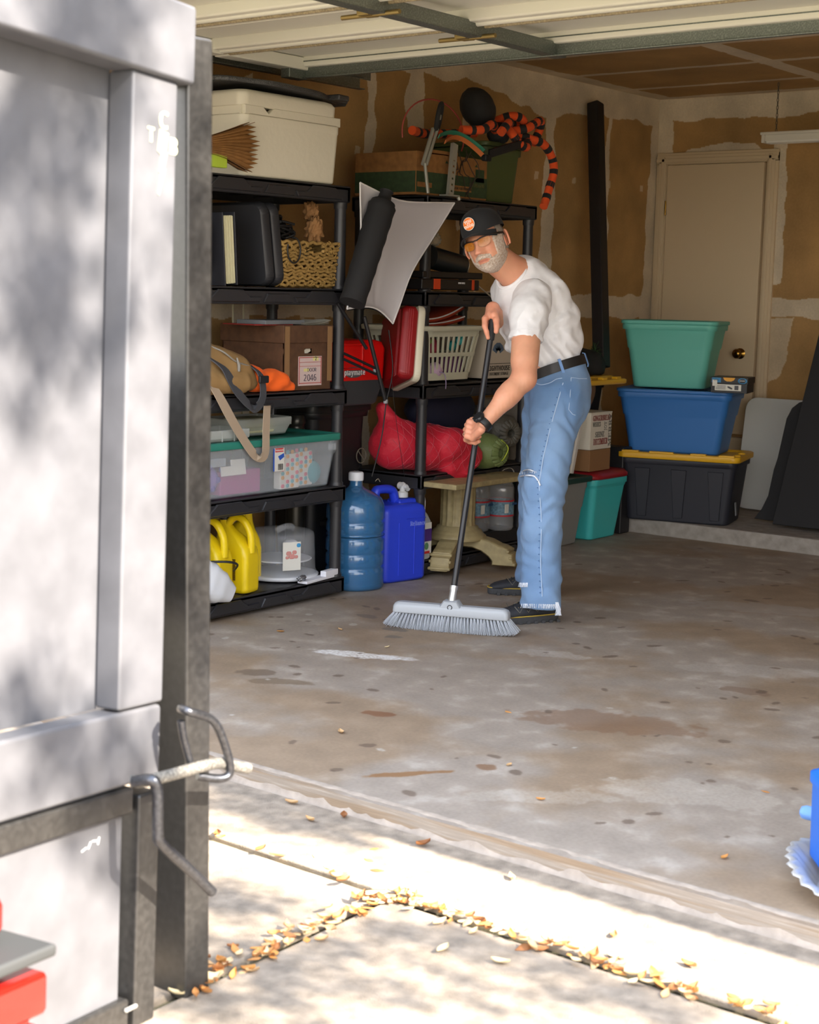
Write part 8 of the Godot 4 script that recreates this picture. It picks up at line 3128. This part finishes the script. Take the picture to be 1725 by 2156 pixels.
	single("black_beam", m, M("beam_black", "1d1a1d", 0.55, {"tex": noise_tex("grunge", 0, 0, 0), "ts": 3.0}), "tall black square beam leaning against the left wall", "beam")
	stack()


func stack():
	# three totes stacked on the step in front of the door, turned a little
	var black := M("crate_black", "", 0)
	var yellow := M("lid_yellow", "", 0)
	var navy := M("tote_navy_black", "23252e", 0.5)
	var yaw := deg_to_rad(15)
	var spin := Basis(Vector3.UP, yaw)
	var cb := PX(1556, 972, 8.60) + spin * Vector3(-0.35, 0, -0.23)
	var t := thing("black_tote", "black storage tote with yellow lid at the bottom of the stack by the door", "storage bin", Vector3(cb.x, 0.087, cb.z), yaw)
	var m := MB.new()
	tub(m, Vector3(0, 0.0, 0), 0.68, 0.44, 0.362, 0.035, 0.04, 0.012, 0.005)
	part("tub", m, navy, t)
	for k in 3:
		m = MB.new()
		m.xf = X(Vector3(-0.20 + 0.21 * k, 0.165, 0.1900), E(5.3, 0, 0))
		m.extr(PackedVector2Array([Vector2(-0.025, -0.14), Vector2(0.025, -0.14), Vector2(0.045, 0.14), Vector2(-0.045, 0.14)]), 0.012, 0.003)
		part("panel_rib", m, navy, t)
	m = MB.new()
	m.xf = X(Vector3(0.319, 0.09, 0.08), E(0, 0, 6))
	m.box(Vector3(), Vector3(0.004, 0.075, 0.035), 0.001)
	part("sticker", m, M("sticker_grey", "7d7f84", 0.4), t)
	m = MB.new()
	m.loft([MB.rr(0.346, 0.226, 0.05, 0.361, 0, 0, 5), MB.rr(0.354, 0.234, 0.05, 0.365, 0, 0, 5), MB.rr(0.354, 0.234, 0.05, 0.391, 0, 0, 5), MB.rr(0.346, 0.226, 0.05, 0.397, 0, 0, 5), MB.rr(0.31, 0.19, 0.05, 0.397, 0, 0, 5), MB.rr(0.305, 0.185, 0.05, 0.387, 0, 0, 5)])
	for q in [[-0.27, 0.10], [-0.09, 0.14], [0.12, 0.09], [0.28, 0.09]]:
		m.box(Vector3(q[0], 0.396, 0.215), Vector3(q[1], 0.016, 0.028), 0.004)
	for k in 2:
		m.ball(Vector3(0.325, 0.399, 0.16 - 0.14 * k), Vector3(0.022, 0.008, 0.022), 6)
	part("lid", m, yellow, t, "yellow lid")
	cb = PX(1540, 845, 8.62) + spin * Vector3(-0.335, 0, -0.235)
	t = thing("blue_tote", "large blue plastic tote in the middle of the stack by the door", "storage bin", Vector3(cb.x, 0.476, cb.z), yaw)
	m = MB.new()
	tub(m, Vector3(0, 0, 0), 0.66, 0.46, 0.345, 0.05, 0.045, 0.018, 0.005, [[0.62, 0.007]])
	part("tub", m, M("tote_blue", "356fb2", 0.45), t)
	m = MB.new()
	lid_on(m, Vector3(0, 0.343, 0), 0.672, 0.472, 0.020, 0.06)
	part("lid", m, M("tote_blue", "", 0), t)
	var cs := PX(1508, 692, 8.70) + spin * Vector3(-0.278, 0, -0.205)
	t = thing("turquoise_tote", "turquoise plastic tote on top of the stack by the door", "storage bin", Vector3(cs.x, 0.84, cs.z), yaw)
	m = MB.new()
	tub(m, Vector3(0, 0, 0), 0.555, 0.40, 0.365, 0.05, 0.045, 0.018, 0.005, [[0.62, 0.006]])
	part("tub", m, M("tote_turquoise", "66b8a8", 0.45), t)
	m = MB.new()
	lid_on(m, Vector3(0, 0.363, 0), 0.568, 0.412, 0.022, 0.06)
	part("lid", m, M("tote_turquoise", "", 0), t)
	# shoe box: its printed end to the front
	var sx := PX(1538, 823, 8.60)
	t = thing("shoe_box", "black printed shoe box on the blue tote beside the door", "shoe box", Vector3(sx.x, 0.839, sx.z) + spin * Vector3(0, 0, -0.10), yaw)
	m = MB.new()
	m.box(Vector3(0, 0.042, 0.04), Vector3(0.20, 0.082, 0.20), 0.002)
	part("carton", m, M("shoebox_black", "202124", 0.5), t)
	m = MB.new()
	m.box(Vector3(0, 0.070, 0.04), Vector3(0.208, 0.034, 0.208), 0.002)
	part("lid", m, M("shoebox_black", "", 0), t)
	m = MB.new()
	m.bx(Vector3(-0.005, 0.031, 0.141), Vector3(0.145, 0.034, 0.002))
	m.bx(Vector3(-0.078, 0.055, 0.1445), Vector3(0.026, 0.034, 0.002))
	var lab := part("label", m, M("label_white", "", 0), t)
	m = MB.new()
	m.bx(Vector3(0.042, 0.031, 0.1425), Vector3(0.022, 0.024, 0.001))
	for k in 3:
		m.bx(Vector3(-0.045, 0.039 - 0.008 * k, 0.1425), Vector3(0.055, 0.003, 0.001))
	m.xf = X(Vector3(0.006, 0.030, 0.1425), E(0, 0, -25))
	m.ball(Vector3(), Vector3(0.016, 0.006, 0.001), 6)
	part("print", m, M("ink_grey", "55565a", 0.7), lab).set_meta("kind", "stuff")
	m = MB.new()
	m.ball(Vector3(0.074, 0.070, 0.1445), Vector3(0.026, 0.016, 0.0015), 10)
	m.bx(Vector3(-0.070, 0.071, 0.1443), Vector3(0.05, 0.026, 0.0012))
	part("blue_print", m, M("print_cyan", "2f7fb0", 0.5), t).set_meta("kind", "stuff")
	m = MB.new()
	m.xf = X(Vector3(0.0, 0.078, 0.1445))
	m.extr(PackedVector2Array([Vector2(-0.034, 0.008), Vector2(0.034, 0.008), Vector2(0.026, -0.006), Vector2(0.012, -0.013), Vector2(-0.012, -0.013), Vector2(-0.026, -0.006)]), 0.0014)
	part("sun_print", m, M("print_sun", "e0a02a", 0.5), t)
	m = MB.new()
	m.ball(Vector3(0.074, 0.070, 0.1455), Vector3(0.018, 0.012, 0.0012), 8)
	part("seal", m, M("shoebox_black", "", 0), t)
	words(t, "lettering", "MEMORY", 0.006, Vector3(0.074, 0.070, 0.147), Basis(), M("letter_white", "", 0), 0.9)
	words(t, "lettering", "VIVA", 0.010, Vector3(-0.072, 0.071, 0.1455), Basis(), M("ink_black", "", 0), 1.0)
	# pale mat and the black boards that lean on the wall
	m = mb_at(Vector3(-3.72, 0.43, -8.70), E(-9, 0, 0))
	var pl := PackedVector2Array()
	for q in MB.rr(0.47, 0.34, 0.07, 0, 0, 0, 6):
		pl.append(Vector2(q.x, q.z))
	m.extr(pl, 0.012, 0.003)
	single("grey_mat", m, M("mat_grey", "c9cac6", 0.7), "pale grey rounded mat leaning against the back wall behind the black boards", "mat")
	m = mb_at(Vector3(-3.26, 0.66, -8.16), E(-11, 0, 0))
	m.extr(PackedVector2Array([Vector2(-0.40, -0.56), Vector2(0.6, -0.56), Vector2(0.6, 0.56), Vector2(-0.275, 0.56)]), 0.018, 0.004)
	single("black_board", m, M("board_black", "17171a", 0.75), "large black sloping board leaning at the right end of the step", "board")
	m = mb_at(Vector3(-3.35, 0.44, -8.27), E(-9, 0, 0))
	m.extr(PackedVector2Array([Vector2(-0.50, -0.34), Vector2(0.4, -0.34), Vector2(0.4, 0.36), Vector2(-0.26, 0.36), Vector2(-0.31, 0.345), Vector2(-0.35, 0.31), Vector2(-0.375, 0.25), Vector2(-0.40, 0.02), Vector2(-0.415, -0.05), Vector2(-0.43, -0.20), Vector2(-0.46, -0.28)]), 0.018, 0.004)
	single("black_liner", m, M("board_black", "", 0), "black curved trunk liner behind the large black board", "liner")
	# hanging strip light
	var white := M("fixture_white", "dcd8cc", 0.45)
	t = wthing("strip_light", "white fluorescent strip light hanging on a chain near the back wall", "strip light", Vector3(-3.3, 2.30, -8.6))
	m = MB.new()
	m.box(Vector3(-3.46, 2.307, -8.55), Vector3(1.22, 0.016, 0.13), 0.004)
	m.box(Vector3(-3.46, 2.285, -8.51), Vector3(1.22, 0.04, 0.006), 0.002)
	m.box(Vector3(-3.46, 2.285, -8.59), Vector3(1.22, 0.04, 0.006), 0.002)
	m.box(Vector3(-4.055, 2.280, -8.55), Vector3(0.02, 0.05, 0.11), 0.003)
	part("housing", m, white, t)
	for z in [-8.525, -8.575]:
		m = MB.new()
		m.tube([Vector3(-4.04, 2.267, z), Vector3(-2.88, 2.267, z)], 0.0155, 14)
		part("tube", m, M("tube_glass", "f0eee6", 0.25), t)
	m = MB.new()
	for k in 13:
		m.xf = X(Vector3(-4.0, 2.327 + k * 0.0215, -8.55), E(0, 90 * (k % 2), 0))
		var ring := []
		for i in 13:
			ring.append(Vector3(cos(TAU * i / 12) * 0.005, sin(TAU * i / 12) * 0.013, 0))
		m.tube(ring, 0.002, 5, false)
	part("chain", m, M("chain_steel", "5e574c", 0.4, {"metal": 0.7}), t).set_meta("kind", "stuff")
	# blue cooler and foil pan at the right edge of the view
	t = wthing("ice_cooler", "bright blue ice cooler standing in a foil pan near the garage edge", "cooler", Vector3(-1.18, 0, -3.38))
	m = mb_at(Vector3(-1.245, -0.012, -3.41), E(0, 38, 0))
	m.loft([MB.rr(0.125, 0.10, 0.03, 0.055, 0, 0, 5), MB.rr(0.135, 0.11, 0.035, 0.062, 0, 0, 5), MB.rr(0.138, 0.112, 0.035, 0.235, 0, 0, 5), MB.rr(0.143, 0.117, 0.035, 0.24, 0, 0, 5), MB.rr(0.143, 0.117, 0.035, 0.262, 0, 0, 5), MB.rr(0.128, 0.10, 0.035, 0.272, 0, 0, 5)])
	part("body", m, M("cooler_blue", "1763c4", 0.45), t)
	m = mb_at(Vector3(-1.245, -0.012, -3.41), E(0, 38, 0))
	m.box(Vector3(-0.134, 0.15, 0.06), Vector3(0.006, 0.17, 0.004), 0.001)
	part("trim_line", m, M("trim_lime", "7fa06a", 0.5), t)
	t = wthing("foil_pan", "crumpled foil pan holding the blue cooler on the garage floor", "pan", Vector3(-1.2, 0, -3.39))
	m = MB.new()
	var rings := []
	for q in [[0.0, 0.115], [0.004, 0.12], [0.03, 0.145], [0.055, 0.172], [0.058, 0.185], [0.053, 0.19]]:
		var ring := PackedVector3Array()
		for i in 90:
			var a := TAU * i / 90.0
			var rad: float = q[1] * (1.0 + 0.03 * sin(a * 27.0) * q[0] / 0.05 + 0.05 * sin(a * 3.0) * q[0] / 0.05)
			ring.append(Vector3(-1.235 + cos(a) * rad * 1.12, q[0] + 0.012 * sin(a * 2.0 + 1.0) * q[0] / 0.055, -3.385 - sin(a) * rad * 1.12))
		rings.append(ring)
	m.loft(rings, true, false)
	part("tray", m, M("pan_foil", "d5d5d2", 0.38, {"metal": 0.55}), t)
	m = MB.new()
	m.box(Vector3(-1.43, 0.10, -3.53), Vector3(0.12, 0.035, 0.035), 0.015)
	single("blue_sponge", m, M("sponge_blue", "6f9ce0", 0.8), "pale blue sponge behind the blue ice cooler", "sponge")


func _ready():
	rng.seed = 7
	look_and_light()
	setting()
	trailer()
	tree()
	litter()
	man()
	left_shelf()
	middle()
	right_shelf()
	right_side()
